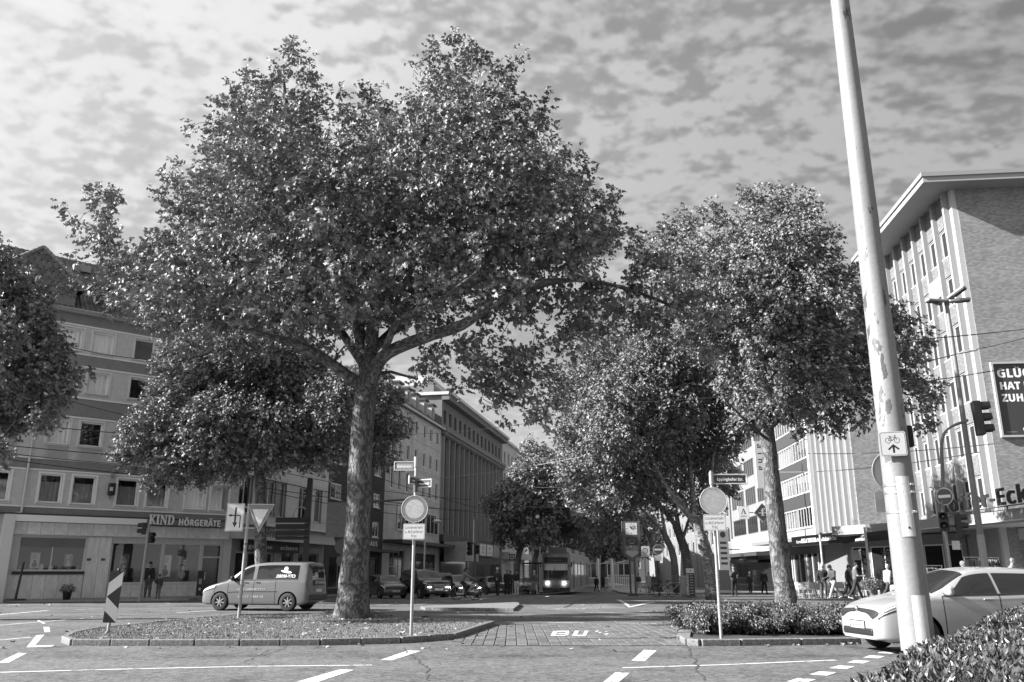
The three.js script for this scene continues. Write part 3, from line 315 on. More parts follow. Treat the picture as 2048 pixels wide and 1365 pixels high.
planeTree({ seed: 43, label: 'far plane tree closing the end of the street', D: 135, clumps: 700, per_clump: 23, tone: 0.26, leaf: 0.318, gap: 0.9, spread: 1.3, deep: 4, split: 20, bare: 0.5, barkMat: darkBark, base: gp(1206, 1158, 0.1), trunk: [[1206, 1156, 0], [1206, 1120, 0], [1210, 1090, 0]], radii: [0.35, 0.32, 0.3, 0.26], limbs: [[[[1210, 1095, 0], [1220, 1060, 0], [1225, 1030, 0]], 0.18, 0.06]],
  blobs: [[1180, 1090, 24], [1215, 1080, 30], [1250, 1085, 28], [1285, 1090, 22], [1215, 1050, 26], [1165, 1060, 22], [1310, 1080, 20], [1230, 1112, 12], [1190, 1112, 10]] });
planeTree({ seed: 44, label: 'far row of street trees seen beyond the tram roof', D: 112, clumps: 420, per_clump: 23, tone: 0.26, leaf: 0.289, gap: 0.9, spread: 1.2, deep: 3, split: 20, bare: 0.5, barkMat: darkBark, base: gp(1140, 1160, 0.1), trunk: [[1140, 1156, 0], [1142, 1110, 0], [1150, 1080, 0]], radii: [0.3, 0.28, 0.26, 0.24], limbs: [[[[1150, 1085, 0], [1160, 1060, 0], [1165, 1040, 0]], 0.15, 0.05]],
  blobs: [[1140, 1085, 20], [1170, 1085, 20], [1125, 1060, 20], [1190, 1070, 18]] });

// ---------------------------------------------------------------- lawn, leaf litter, planting bed shrubs, hedge
const inPoly = (poly, x, z) => { let c = false; for (let i = 0, j = poly.length - 1; i < poly.length; j = i++) { const a = poly[i], b = poly[j]; if ((a.z > z) !== (b.z > z) && x < (b.x - a.x) * (z - a.z) / (b.z - a.z) + a.x) c = !c; } return c; };
const Q = (a, b, c) => new THREE.Quaternion().setFromEuler(new THREE.Euler(a, b, c, 'YXZ'));
const mound = (x, z) => 0.22 * Math.exp(-((x - treeBase.x) ** 2 + (z - treeBase.z) ** 2) / 1.1);
{
  const r = rng(77), tuft = merge([0, 1, 2, 3].map((k) => { const g = new THREE.BufferGeometry(), a = k * 1.7, l = 0.7 + 0.3 * Math.sin(k * 5); g.setAttribute('position', new THREE.Float32BufferAttribute([-0.09, 0, 0, 0.09, 0, 0, 0.35 * Math.cos(a), l, 0.3], 3)); g.computeVertexNormals(); return g.rotateY(a); }));
  const b = new THREE.Box3().setFromPoints(lawnPoly), list = [], lit = [];
  while (list.length < 46000) { const x = lerp(b.min.x, b.max.x, r()), z = lerp(b.min.z, b.max.z, r()); if (!inPoly(lawnPoly, x, z)) continue; const n = fbm(x * 1.5, z * 1.5, 4); if (n < 0.32 && r() < 0.8) continue; list.push([x, 0.09 + mound(x, z), z, Q((r() - 0.5) * 0.8, r() * 6.3, (r() - 0.5) * 0.8), 0.035 + 0.05 * r() * (0.5 + n), 0.13 + 0.19 * r() * (0.5 + n)]); }
  tag(instanced(scene, 'grass', tuft, mat(1, 0.9, { side: THREE.DoubleSide }), list), 'short dry grass covering the traffic island around the tree', 'grass');
  const gm = grid(30, 30, (u, v) => { const x = treeBase.x + (u - 0.5) * 4.4, z = treeBase.z + (v - 0.5) * 4.4; return V(x, 0.085 + mound(x, z) * 0.98, z); }); part(lawn, 'soil_mound', met(gm), lawnGroundM);
  for (let i = 0; i < 420; i++) { const x = lerp(b.min.x - 1, b.max.x + 1, r()), z = lerp(b.min.z, b.max.z + 0.7, r()), on = inPoly(lawnPoly, x, z); if (!on && r() < 0.75) continue; lit.push([x, (on ? 0.13 + mound(x, z) : 0.02), z, Q(-Math.PI / 2 + (r() - 0.5) * 0.7, r() * 6.3, 0), 0.08 + 0.1 * r(), 0.05 + 0.4 * r()]); }
  for (let i = 0; i < 260; i++) { const x = lerp(-30, 25, r()), z = lerp(-46, -17, r()); lit.push([x, 0.02 + gnd(z), z, Q(-Math.PI / 2 + (r() - 0.5) * 0.6, r() * 6.3, 0), 0.07 + 0.1 * r(), 0.05 + 0.35 * r()]); }
  for (let k = 0; k < 160; k++) { const p = gp(1380 + r() * 340, 1281 + r() * 11); lit.push([p.x, 0.03, p.z, Q(-Math.PI / 2 + (r() - 0.5), r() * 6.3, 0), 0.06 + 0.07 * r(), 0.08 + 0.4 * r()]); }
  tag(instanced(scene, 'fallen_leaves', leafG[1], mat(1, 0.8, { side: THREE.DoubleSide }), lit), 'dry fallen leaves scattered over the lawn, kerbs and road', 'leaves');
}
{
  const leaf = simpleLeaf(0.26, 0.12), bm = phys(1, 0.45, { side: THREE.DoubleSide, transmission: 0.15, thickness: 0 });
  const where = [['at the left corner of the planting bed', 1412, 1212, 1.0], ['right behind the street name post', 1462, 1206, 1.05], ['second from the street name post', 1512, 1207, 1.0], ['in the middle of the planting bed', 1560, 1208, 1.05], ['in front of the leaning plane tree', 1605, 1206, 1.05], ['sparse, right of the leaning plane tree', 1650, 1225, 0.85], ['beside the front of the white car', 1700, 1212, 1.1], ['behind the bonnet of the white car', 1755, 1208, 1.1]];
  where.forEach(([txt, u, vTop, w], n) => { const r = rng(500 + n), g0 = gp(u, 1272, 0.09); for (let row = 0; row < 1; row++) {
    const s = thing('shrub', 'loose leafy green shrub ' + txt, 'shrub', V(g0.x, 0.09, g0.z - 1.1), 0, 'shrubs of the right planting bed'), top = at(u, vTop, -g0.z + 1.1).y - 0.09, stems = [], L = [];
    for (let k = 0; k < 46; k++) { const a = r() * 6.28, q = Math.sqrt(r()), tip = V(Math.cos(a) * q * 0.72 * w, top * (0.5 + 0.55 * r()) * (1 - 0.28 * q * q), Math.sin(a) * q * 1.25), base = V(tip.x * 0.35, 0, tip.z * 0.35), mid = base.clone().lerp(tip, 0.55).add(V(tip.x * 0.12, 0.06, 0)); stems.push(rod(base, mid, 0.008, 0.006, 4), rod(mid, tip, 0.006, 0.003, 4));
      for (let j = 0; j < 120; j++) { const t = 0.12 + 0.95 * Math.pow(r(), 0.6), p = base.clone().lerp(tip, t).add(V((r() - 0.5) * 0.26, (r() - 0.5) * 0.22, (r() - 0.5) * 0.26)); if (p.y < 0.04) continue; L.push([p.x, p.y, p.z, leafTurn(r, V(Math.cos(a), 0.6, Math.sin(a))), 0.05 + 0.055 * r(), 0.055 + 0.13 * r() * r()]); } }
    part(s, 'stems', stems, M.twig); instanced(s, 'foliage', leaf, bm, L); } });
  // clipped hedge in the near right corner: straight road-side edge, flat rounded top
  const r = rng(901), h = thing('hedge', 'clipped small-leaved hedge in the near right corner around the tall pole', 'hedge'), A = V(0.63, 0, -3.2), B = V(9.2, 0, -15.7), d = B.clone().sub(A).normalize(), n = V(-d.z, 0, d.x), len = B.distanceTo(A), wid = 4.2, top = 0.92;
  const hl = simpleLeaf(0.24, 0.14), L = [], surf = (s, w) => { const wob = 0.05 * (fbm(s * 1.4, w * 1.4, 3) - 0.5) * 2 + 0.05 * (fbm(s * 0.4 + 9, w * 0.4, 2) - 0.5) * 2; const e = Math.min(w, s + 0.2, len - s); return (top + wob + 0.10 * sstep(1, 6, s) * 0) * (e < 0.22 ? Math.sqrt(Math.max(0, 1 - (1 - e / 0.22) ** 2)) * 0.16 + 0.84 : 1); };
  const at2 = (s, w, y) => A.clone().addScaledVector(d, s).addScaledVector(n, w).setY(y);
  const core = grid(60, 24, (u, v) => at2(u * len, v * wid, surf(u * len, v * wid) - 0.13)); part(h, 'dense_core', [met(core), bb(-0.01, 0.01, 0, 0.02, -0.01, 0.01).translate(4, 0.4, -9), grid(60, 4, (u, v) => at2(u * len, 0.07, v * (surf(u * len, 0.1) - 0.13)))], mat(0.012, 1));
  while (L.length < 110000) { const near = r(), s = len * Math.pow(near, 1.5), w = Math.pow(r(), 1.35) * wid, side = r() < 0.28; const p = side ? at2(s, -0.03 + 0.1 * r(), r() * surf(s, 0.05)) : at2(s, w, surf(s, w) - 0.13 * r() + 0.02); if (p.z > -1.5) continue;
    const a = r() * 6.28, tilt = side ? 1.1 : 0.35 + 0.55 * r(); const t = V(Math.cos(a) * Math.sin(tilt), Math.cos(tilt), Math.sin(a) * Math.sin(tilt)); if (side) t.add(n.clone().multiplyScalar(-0.6)); t.normalize(); const f = V(r() - 0.5, r() - 0.5, r() - 0.5); f.addScaledVector(t, -f.dot(t)).normalize(); const q = new THREE.Quaternion().setFromRotationMatrix(new THREE.Matrix4().makeBasis(new THREE.Vector3().crossVectors(t, f), t, f));
    L.push([p.x, p.y, p.z, q, 0.042 + 0.028 * r(), 0.03 + 0.075 * r() + (r() < 0.15 ? 0.07 : 0)]); }
  instanced(h, 'foliage', hl, phys(1, 0.36, { side: THREE.DoubleSide, transmission: 0.12, thickness: 0 }), L);
  const tw = []; for (let k = 0; k < 130; k++) { const s = len * r() * 0.7, w = r() * wid, p = at2(s, w, surf(s, w) - 0.12); tw.push(rod(p, p.clone().add(V((r() - 0.5) * 0.08, 0.15 + 0.09 * r(), (r() - 0.5) * 0.08)), 0.003, 0.0015, 4)); } part(h, 'twigs', tw, M.twig);
}
// ---------------------------------------------------------------- buildings
class Facade {                                                          // local x runs along the front, left to right seen from outside; z points out of the wall
  constructor(name, label, cat, x, z, deg, rightSide) {
    const a = deg * Math.PI / 180, s = rightSide ? -1 : 1; this.o = V(x, 0, z); this.e = V(Math.sin(a) * s, 0, -Math.cos(a) * s);
    this.g = thing(name, label, cat, V(x, 0, z), Math.atan2(-this.e.z, this.e.x)); this.n = V(-this.e.z, 0, this.e.x);
  }
  hit(u, v, off = 0) { const r = ray(u, v), o = this.o.clone().addScaledVector(this.n, off), C = V(0, EYE, 0), t = o.clone().sub(C).dot(this.n) / r.dot(this.n), p = C.addScaledVector(r, t); return [p.clone().sub(o).dot(this.e), p.y]; }
  rect(u0, v0, u1, v1, off) { const a = this.hit(u0, v0, off), b = this.hit(u1, v0, off), c = this.hit((u0 + u1) / 2, v1, off), d = this.hit((u0 + u1) / 2, v0, off); return [a[0], b[0], c[1], d[1]]; }
  world(x, y, z) { return this.o.clone().addScaledVector(this.e, x).addScaledVector(this.n, z).setY(y); }
  shell(x0, x1, y0, y1, holes, m, depth = 12, thick = 0.3, top = true) {
    const sh = new THREE.Shape([[x0, y0], [x1, y0], [x1, y1], [x0, y1]].map(([x, y]) => new THREE.Vector2(x, y)));
    for (const [a, b, c, d] of holes) sh.holes.push(new THREE.Path([[a, c], [a, d], [b, d], [b, c]].map(([x, y]) => new THREE.Vector2(x, y))));
    const g = met(new THREE.ExtrudeGeometry(sh, { depth: thick, bevelEnabled: false }).translate(0, 0, -thick));
    part(this.g, 'wall', g, m);
    part(this.g, 'side_wall', [bb(x0, x0 + 0.3, y0, y1, -depth, -thick - 0.002), bb(x1 - 0.3, x1, y0, y1, -depth, -thick - 0.002)], m);
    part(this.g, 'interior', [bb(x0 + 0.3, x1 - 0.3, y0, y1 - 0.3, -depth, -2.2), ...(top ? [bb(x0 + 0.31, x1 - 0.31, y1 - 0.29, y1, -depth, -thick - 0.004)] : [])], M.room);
  }
  window(x0, x1, y0, y1, o = {}) {                                      // frame in the reveal, with panes, curtain and sill as its pieces
    const w = x1 - x0, h = y1 - y0, z = o.z ?? -0.14, f = o.f ?? 0.07, L = [bx(x0 + f / 2, y0 + h / 2, z, f, h, 0.07), bx(x1 - f / 2, y0 + h / 2, z, f, h, 0.07), bx(x0 + w / 2, y1 - f / 2, z, w - 2 * f, f, 0.07), bx(x0 + w / 2, y0 + f / 2, z, w - 2 * f, f, 0.07)];
    const n = o.mull ?? 0; for (let k = 1; k <= n; k++) L.push(bx(x0 + w * k / (n + 1), y0 + h / 2, z, f * (o.mf ?? 1), h - 2 * f, 0.06)); for (const t of o.trans ?? []) L.push(bx(x0 + w / 2, y0 + h * t, z, w - 2 * f, f, 0.058));
    const win = part(this.g, 'window', L, o.frame ?? M.white);
    for (let k = 0; k <= n; k++) part(win, 'pane', bx(x0 + w * (k + 0.5) / (n + 1), y0 + h / 2, z - 0.01, w / (n + 1) - f * 0.9, h - f * 1.2, 0.012), o.clear ? M.pane : M.glass);
    if (o.curtain) part(win, 'curtain', grid(24, 1, (u, v) => V(x0 + w * u, y0 + 0.03 + h * (o.cover ?? 0.97) * v, z - 0.14 + 0.025 * Math.sin(u * 31 + x0)), false), o.curtain);
    if (o.sill) part(win, 'sill', bb(x0 - 0.06, x1 + 0.06, y0 - 0.07, y0 - 0.002, -0.1, 0.07), o.sill);
    if (o.trim) part(win, 'surround', [bb(x0 - 0.1, x0, y0 - 0.1, y1 + 0.1, 0.002, 0.035), bb(x1, x1 + 0.1, y0 - 0.1, y1 + 0.1, 0.002, 0.035), bb(x0, x1, y1, y1 + 0.1, 0.002, 0.035), bb(x0, x1, y0 - 0.1, y0, 0.002, 0.035)], o.trim);
    return win;
  }
  box(name, x0, x1, y0, y1, z0, z1, m) { return part(this.g, name, bb(x0, x1, y0, y1, z0, z1), m); }
}
const frameGrey = mat(0.4, 0.5);
// --- the corner house with the hearing aid shop
{
  const A = new Facade('apartment_building', 'grey rendered corner house with tiled roof above the hearing aid shop', 'building', -24.69, -42.72, 48.8), X = (s) => s + 6.5;
  const cols = [[-8.3, -7.2], [-5.85, -4.8], [-4.3, -3.18], [-2.08, -0.98], [-0.5, 0.62], [1.63, 2.75], [3.1, 4.15]].map(([a, b]) => [X(a), X(b)]), rows = [[4.86, 6.32], [7.9, 9.2], [10.75, 11.95], [13.0, 14.22]], holes = [];
  for (const c of cols) rows.forEach((r) => holes.push([...c, ...r]));
  const shop = [[X(-6.35), X(-3.25), 1.5, 3.15], [X(-1.95), X(0.7), 0.85, 2.95], [X(0.78), X(2.85), 0.85, 2.95], [X(2.95), X(4.05), 0.05, 2.95]]; holes.push(...shop);
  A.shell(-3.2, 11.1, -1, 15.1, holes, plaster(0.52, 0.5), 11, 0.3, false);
  const band = plaster(0.22, 0.5), strip = mat(0.8, 0.8);
  for (const [a, b] of [[14.45, 15.1], [12.2, 12.79], [9.42, 10.4], [6.55, 7.05], [4.3, 4.6]]) A.box('spandrel_band', -3.2, 11.1, a, b, 0.001, 0.02, band);
  for (const y of [14.41, 12.83, 12.16, 10.44, 9.38, 7.09, 6.51, 4.64]) A.box('string_course', -3.2, 11.1, y - 0.035, y + 0.035, 0.001, 0.045, strip);
  const cur = { 3: [M.curtain, M.curtain, M.curtain, null, null, null, null], 2: [null, M.curtain, M.curtain, null, M.curtain, null, null], 1: [null, M.curtain, null, null, M.net, null, null], 0: [M.net, M.net, M.net, M.net, M.net, M.curtain, M.curtain] };
  rows.forEach((r, j) => cols.forEach((c, i) => { A.window(c[0], c[1], r[0], r[1], { clear: true, curtain: cur[j][i], cover: j === 0 && i < 5 ? 0.72 : 0.97, sill: frameGrey, f: 0.075, frame: mat(0.85, 0.5), trim: j ? mat(0.62, 0.8) : strip }); }));
  for (const c of cols) { const b = []; for (let k = 0; k < 9; k++) { const x = lerp(c[0] + 0.05, c[1] - 0.1, k / 8.5); b.push(rod(V(x, 7.16, 0.09), V(x + 0.09, 7.8, 0.09), 0.012, 0.012, 4), rod(V(x + 0.09, 7.16, 0.09), V(x, 7.8, 0.09), 0.012, 0.012, 4)); } part(A.g, 'railing', [...b, bb(c[0], c[1], 7.8, 7.85, 0.07, 0.11), bb(c[0], c[1], 7.12, 7.16, 0.07, 0.11), bb(c[0], c[1], 7.16, 7.8, 0.03, 0.04)], mat(0.5, 0.6)); }
  part(A.g, 'gutter', [rod(V(-3.2, 15.14, 0.42), V(11.1, 15.14, 0.42), 0.08, 0.08, 8), bb(-3.2, 11.1, 15.0, 15.12, 0.05, 0.4)], mat(0.35, 0.5));
  part(A.g, 'drainpipe', [rod(V(0, 15.0, 0.12), V(0, 4.3, 0.12), 0.055, 0.055, 10), rod(V(0, 4.3, 0.12), V(-0.9, 4.15, 0.12), 0.055, 0.055, 10), ...[14, 11.5, 9, 6.5].map((y) => bx(0, y, 0.08, 0.16, 0.06, 0.14))], mat(0.55, 0.5));
  // tiled roof
  const tileM = mat(0.055, 0.5, { map: rep(blotchT, 0.6) }), tile = met(new THREE.CylinderGeometry(0.15, 0.17, 0.42, 6, 1, true, 0, Math.PI).rotateZ(Math.PI / 2).rotateY(Math.PI / 2).scale(1, 0.36, 1));
  const roof = part(A.g, 'roof', prism([[0.46, 15.12], [-3.6, 19.2], [-11, 15.12]], 14.3).rotateY(-Math.PI / 2).translate(11.1, 0, 0), mat(0.03, 0.9));
  const tiles = [], r = rng(8), sl = Math.atan2(4.08, 4.06), qRoof = Q(sl, 0, 0);
  for (let j = 0; j < 16; j++) for (let i = 0; i < 48; i++) { const t = (j + 0.4) / 16, x = -3.2 + (i + 0.5) * 0.299; tiles.push([x, lerp(15.14, 19.2, t) + 0.0, lerp(0.44, -3.6, t), Q(sl + 0.06, 0, (r() - 0.5) * 0.03), 1, 0.03 + 0.05 * r()]); }
  instanced(roof, 'roof_tiles', tile, mat(1, 0.45, { side: THREE.DoubleSide }), tiles);
  // steep hipped gable on the left
  const gab = part(A.g, 'gable', [bb(-2.9, 1.0, 15.1, 16.3, -3, 0.35)], plaster(0.2)); part(gab, 'gable_window', [bb(-1.6, -0.4, 15.3, 16.1, 0.36, 0.4)], M.glass);
  const apex = V(-0.75, 18.6, -0.6), C = [V(-3.2, 16.3, 0.7), V(1.3, 16.3, 0.7), V(1.3, 16.3, -3.2), V(-3.2, 16.3, -3.2)], pg = new THREE.BufferGeometry(), pos = []; C.forEach((c, i) => { const d = C[(i + 1) % 4]; pos.push(c.x, c.y, c.z, d.x, d.y, d.z, apex.x, apex.y, apex.z); }); pg.setAttribute('position', new THREE.Float32BufferAttribute(pos, 3)); pg.computeVertexNormals(); part(gab, 'gable_roof', pg, mat(0.03, 0.9, { side: THREE.DoubleSide }));
  const gt = []; for (let f = 0; f < 2; f++) { const a = C[f], b = C[f + 1], nrm = new THREE.Vector3().crossVectors(b.clone().sub(a), apex.clone().sub(a)).normalize(), ax = b.clone().sub(a).normalize(), upv = new THREE.Vector3().crossVectors(nrm, ax), q = new THREE.Quaternion().setFromRotationMatrix(new THREE.Matrix4().makeBasis(ax, nrm, upv.clone().negate())); for (let j = 0; j < 11; j++) { const t = (j + 0.3) / 11, p0 = a.clone().lerp(apex, t), p1 = b.clone().lerp(apex, t), n = Math.floor(p0.distanceTo(p1) / 0.29); for (let i = 0; i < n; i++) { const p = p0.clone().lerp(p1, (i + 0.5) / n); gt.push([p.x, p.y, p.z, q, 0.95, 0.04 + 0.07 * r()]); } } }
  instanced(gab, 'gable_tiles', tile, mat(1, 0.45, { side: THREE.DoubleSide }), gt);
  part(gab, 'ridge_tiles', [0, 1, 2].flatMap((k) => Array.from({ length: 11 }, (_, i) => rod(C[k].clone().lerp(apex, i / 11), C[k].clone().lerp(apex, (i + 0.95) / 11), 0.13, 0.11, 7))), mat(0.22, 0.7)); part(gab, 'eave_board', [bb(-3.25, 1.35, 16.2, 16.3, 0.5, 0.74)], mat(0.5, 0.6));
  for (const x of [2.0, 4.6, 7.2, 9.4]) { const d = part(A.g, 'dormer', [bb(x, x + 1.3, 15.5, 16.75, -2, -0.35)], plaster(0.3)); part(d, 'dormer_window', [bb(x + 0.12, x + 0.6, 15.62, 16.6, -0.352, -0.3), bb(x + 0.7, x + 1.18, 15.62, 16.6, -0.352, -0.3)], M.glass); part(d, 'dormer_frame', [bb(x + 0.04, x + 0.12, 15.55, 16.66, -0.34, -0.24), bb(x + 0.6, x + 0.7, 15.55, 16.66, -0.34, -0.24), bb(x + 1.18, x + 1.26, 15.55, 16.66, -0.34, -0.24), bb(x + 0.12, x + 0.6, 16.6, 16.68, -0.34, -0.24), bb(x + 0.7, x + 1.18, 16.6, 16.68, -0.34, -0.24)], M.white); part(d, 'dormer_roof', bx(x + 0.65, 16.85, -1.0, 1.7, 0.14, 2.2).rotateX(0), mat(0.08, 0.6)); }
  part(A.g, 'chimney', bb(5.2, 6, 18.2, 19.9, -4, -3.2), mat(0.12, 0.9)); part(A.g, 'roof_hatch', bb(1.3, 2.2, 18.3, 18.7, -3, -2.5), mat(0.3, 0.5));
  const kx0 = A.hit(293, 1045, 0.42)[0];
  const panelM = [0.80, 0.85, 0.90].map((v) => mat(v, 0.55, { map: rep(blotchT, 0.8) })), pan = (x0, x1, y0, y1, k, z = 0.03, zr = 0) => part(A.g, 'panel', rb((x0 + x1) / 2, (y0 + y1) / 2, z, x1 - x0 - 0.012, y1 - y0 - 0.012, 0.05, 0.006, 1), panelM[k % 3]);
  for (let k = 0; k < 18; k++) { const x = -0.25 + k * 0.62; const p = pan(x, x + 0.62, 3.24, 3.86, k * 7 % 5, 0.12); p.rotation.x = 0.0; }
  for (let k = 0; k < 6; k++) pan(-0.2 + k * 0.58, -0.2 + (k + 1) * 0.58, 0.12, 1.3, k * 3 % 4); for (let k = 0; k < 2; k++) pan(3.32 + k * 0.58, 3.9 + k * 0.58, 0.12, 3.2, k + 1);
  for (let k = 0; k < 8; k++) pan(X(-1.95) + k * 0.6, X(-1.95) + (k + 1) * 0.6, 0.12, 0.74, k * 5 % 4); for (let k = 0; k < 5; k++) pan(-3.2 + k * 0.6, -2.6 + k * 0.6, 0.12, 1.3, k);
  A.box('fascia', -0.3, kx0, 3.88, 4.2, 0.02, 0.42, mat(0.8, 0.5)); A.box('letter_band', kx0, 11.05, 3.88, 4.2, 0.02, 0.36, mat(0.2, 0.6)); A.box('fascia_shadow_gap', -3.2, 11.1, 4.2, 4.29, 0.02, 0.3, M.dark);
  A.box('window_sill', X(-6.5), X(-3.2), 1.32, 1.46, 0.01, 0.12, M.black); 
  for (const [a, b, c, d] of shop.slice(0, 3)) { A.window(a, b, c, d, { clear: true, z: -0.08, f: 0.05, frame: mat(0.6, 0.4), mull: a < X(-4) ? 1 : 0 }); }
  const dr = part(A.g, 'door', [bb(X(2.95), X(3.02), 0.05, 2.95, -0.16, -0.06), bb(X(3.98), X(4.05), 0.05, 2.95, -0.16, -0.06), bb(X(3.02), X(3.98), 2.2, 2.28, -0.16, -0.06), bb(X(3.02), X(3.98), 2.88, 2.95, -0.16, -0.06)], mat(0.55, 0.4)); part(dr, 'pane', bb(X(3.02), X(3.98), 0.06, 2.19, -0.12, -0.1), M.glass); part(dr, 'handle', rod(V(X(3.2), 1.0, -0.05), V(X(3.2), 1.4, -0.05), 0.02), M.chrome); part(dr, 'fanlight', bb(X(3.02), X(3.98), 2.29, 2.87, -0.12, -0.1), M.glass);
  A.box('pillar', -0.75, -0.28, 0, 4.2, 0.02, 0.5, mat(0.62, 0.5));
  const ps = textPlate(220, 3, 0.5, '#6a6a6a', [['Ankauf von', 0.55, 0.25, 0.2, '#3c3c3c', 'italic %px serif'], ['Gold, Silber, Münzen', 0.55, 0.52, 0.2, '#3c3c3c', 'italic %px serif'], ['und Schmuck', 0.55, 0.8, 0.18, '#3c3c3c', 'italic %px serif']]);
  part(A.g, 'shop_sign', face(3.0, 0.46, 0.01).translate(X(-4.8), 2.88, -0.03), ps);
  const posters = [[X(-5.5), 2.0, 0.42, 0.75, 0.6], [X(-3.95), 2.0, 0.4, 0.7, 0.4], [X(1.0), 1.75, 0.6, 1.15, 0.75], [X(1.95), 1.7, 0.65, 1.35, 0.18], [X(-1.2), 1.75, 0.5, 1.2, 0.3], [X(0.1), 1.5, 0.5, 0.95, 0.16]];
  posters.forEach(([x, y, w, h, v], i) => part(A.g, 'poster', face(w, h, 0.01).translate(x, y, -0.2), textPlate(160, w, h, `rgb(${v * 255 | 0},${v * 255 | 0},${v * 255 | 0})`, [(c, W, H) => { const rr = rng(i + 3); for (let k = 0; k < 5; k++) { c.fillStyle = v > 0.5 ? '#555' : '#aaa'; c.fillRect(W * 0.15, H * (0.12 + 0.06 * k), W * (0.4 + 0.3 * rr()), H * 0.022); } c.fillStyle = v > 0.5 ? '#333' : '#999'; c.beginPath(); c.ellipse(W * 0.5, H * 0.55, W * 0.16, H * 0.09, 0, 0, 7); c.fill(); c.beginPath(); c.ellipse(W * 0.5, H * 0.8, W * 0.3, H * 0.17, 0, 0, 7); c.fill(); }])));
  for (let k = 0; k < 7; k++) part(A.g, 'display_item', rb(X(-6.0 + k * 0.43), 1.62, -0.4, 0.2, 0.2 + 0.1 * (k % 3), 0.15, 0.03), mat(0.15 + 0.12 * (k % 4), 0.5)); part(A.g, 'display_shelf', bb(X(-6.35), X(-3.25), 1.4, 1.5, -0.9, -0.31), M.grey);
  for (const x of [X(-3.05), X(-2.35)]) A.box('intercom', x - 0.1, x + 0.1, 2.0, 2.12, 0.055, 0.075, M.iron);
  // lettering of the hearing aid shop, standing letters on the fascia
  const [kx, kx2] = A.rect(296, 1052, 347, 1030, 0.5), [hx, hx2] = A.rect(355, 1060, 436, 1046, 0.5);
  const k1 = thing('shop_lettering', 'raised pale shop letters KIND HÖRGERÄTE on the white fascia', 'shop sign', A.world(0, 0, 0), A.g.rotation.y); const lk = letters('KIND', 0.52, 0.08, fontS), lw = lk.boundingBox.max.x; part(k1, 'letters', lk.clone().scale((kx2 - kx) / lw, 1, 1).translate(kx, 3.94, 0.43), mat(0.8, 0.5)); const lh = letters('HÖRGERÄTE', 0.36, 0.08, fontB), hw = lh.boundingBox.max.x; part(k1, 'letters', lh.clone().scale((hx2 - hx + 0.1) / hw, 1, 1).translate(hx, 3.92, 0.43), mat(0.8, 0.5)); part(k1, 'mounting_rail', bb(kx, hx2, 3.86, 3.91, 0.43, 0.47), M.iron);
  // lantern on the wall between the first-floor windows
  const lp = A.hit(220, 980); const wl = thing('wall_lantern', 'small dark lantern fixed to the grey wall between two first-floor windows', 'lantern', A.world(lp[0], lp[1], 0), A.g.rotation.y); part(wl, 'bracket', [bx(0, 0.9, 0.1, 0.16, 0.5, 0.16), rod(V(0, -0.5, 0.08), V(0, -0.3, 0.08), 0.05)], M.grey); part(wl, 'housing', rb(0, 0, 0.25, 0.3, 0.65, 0.4, 0.05), M.black); part(wl, 'glass', bx(-0.08, 0.0, 0.46, 0.16, 0.2, 0.02), mat(0.6, 0.3));
  // a planter, a slim stand and the round price stand in front of the shop
  const pl = A.world(X(-4.1), 0.12, 1.0); const po = thing('potted_plant', 'small bushy plant in a dark pot on the pavement by the shop wall', 'plant', V(pl.x, 0.12 + gnd(pl.z), pl.z)); part(po, 'pot', new THREE.LatheGeometry([[0, 0], [0.16, 0], [0.22, 0.38], [0.24, 0.4], [0.2, 0.4], [0.2, 0.36], [0, 0.36]].map(([a, b]) => new THREE.Vector2(a, b)), 18), M.black); const pr = rng(6), pf = []; for (let k = 0; k < 320; k++) { const a = pr() * 6.28, b = pr(); pf.push([Math.cos(a) * 0.3 * Math.sqrt(b), 0.42 + 0.4 * pr() * (1 - b * 0.5), Math.sin(a) * 0.3 * Math.sqrt(b), leafTurn(pr, V(Math.cos(a), 0.4, Math.sin(a))), 0.14, 0.08 + 0.1 * pr()]); } instanced(po, 'foliage', simpleLeaf(0.12, 0.1), mat(1, 0.6, { side: THREE.DoubleSide }), pf);
  const sp = A.world(X(-6.4), 0.12, 1.2); const st = thing('pavement_stand', 'dark slanting post on a flat round foot before the left shop window', 'stand', V(sp.x, 0.12 + gnd(sp.z), sp.z)); part(st, 'foot', [cyl(0, 0, 0, 0.5, 0.42, 0.07, 24)], M.black); part(st, 'post', rod(V(0, 0.06, 0), V(0.14, 1.8, 0), 0.06, 0.05), M.black);
  const d2 = A.world(X(2.55), 0.12, 1.0); const sd = thing('sandwich_board', 'narrow dark display stand beside the hearing aid shop door', 'board', V(d2.x, 0.12 + gnd(d2.z), d2.z), A.g.rotation.y); part(sd, 'panel', plate(0.36, 1.35, 0.05, 0.05).translate(0, 0.8, 0), mat(0.05, 0.4)); part(sd, 'print', face(0.3, 1.2, 0.02).translate(0, 0.8, 0.052), textPlate(160, 0.3, 1.2, '#222', [(c, W, H) => { c.fillStyle = '#999'; c.fillRect(W * 0.2, H * 0.3, W * 0.6, H * 0.25); c.fillStyle = '#ccc'; c.fillRect(W * 0.3, H * 0.7, W * 0.4, H * 0.12); }])); part(sd, 'foot', rb(0, 0.05, 0.02, 0.5, 0.1, 0.4, 0.02), M.grey);
}
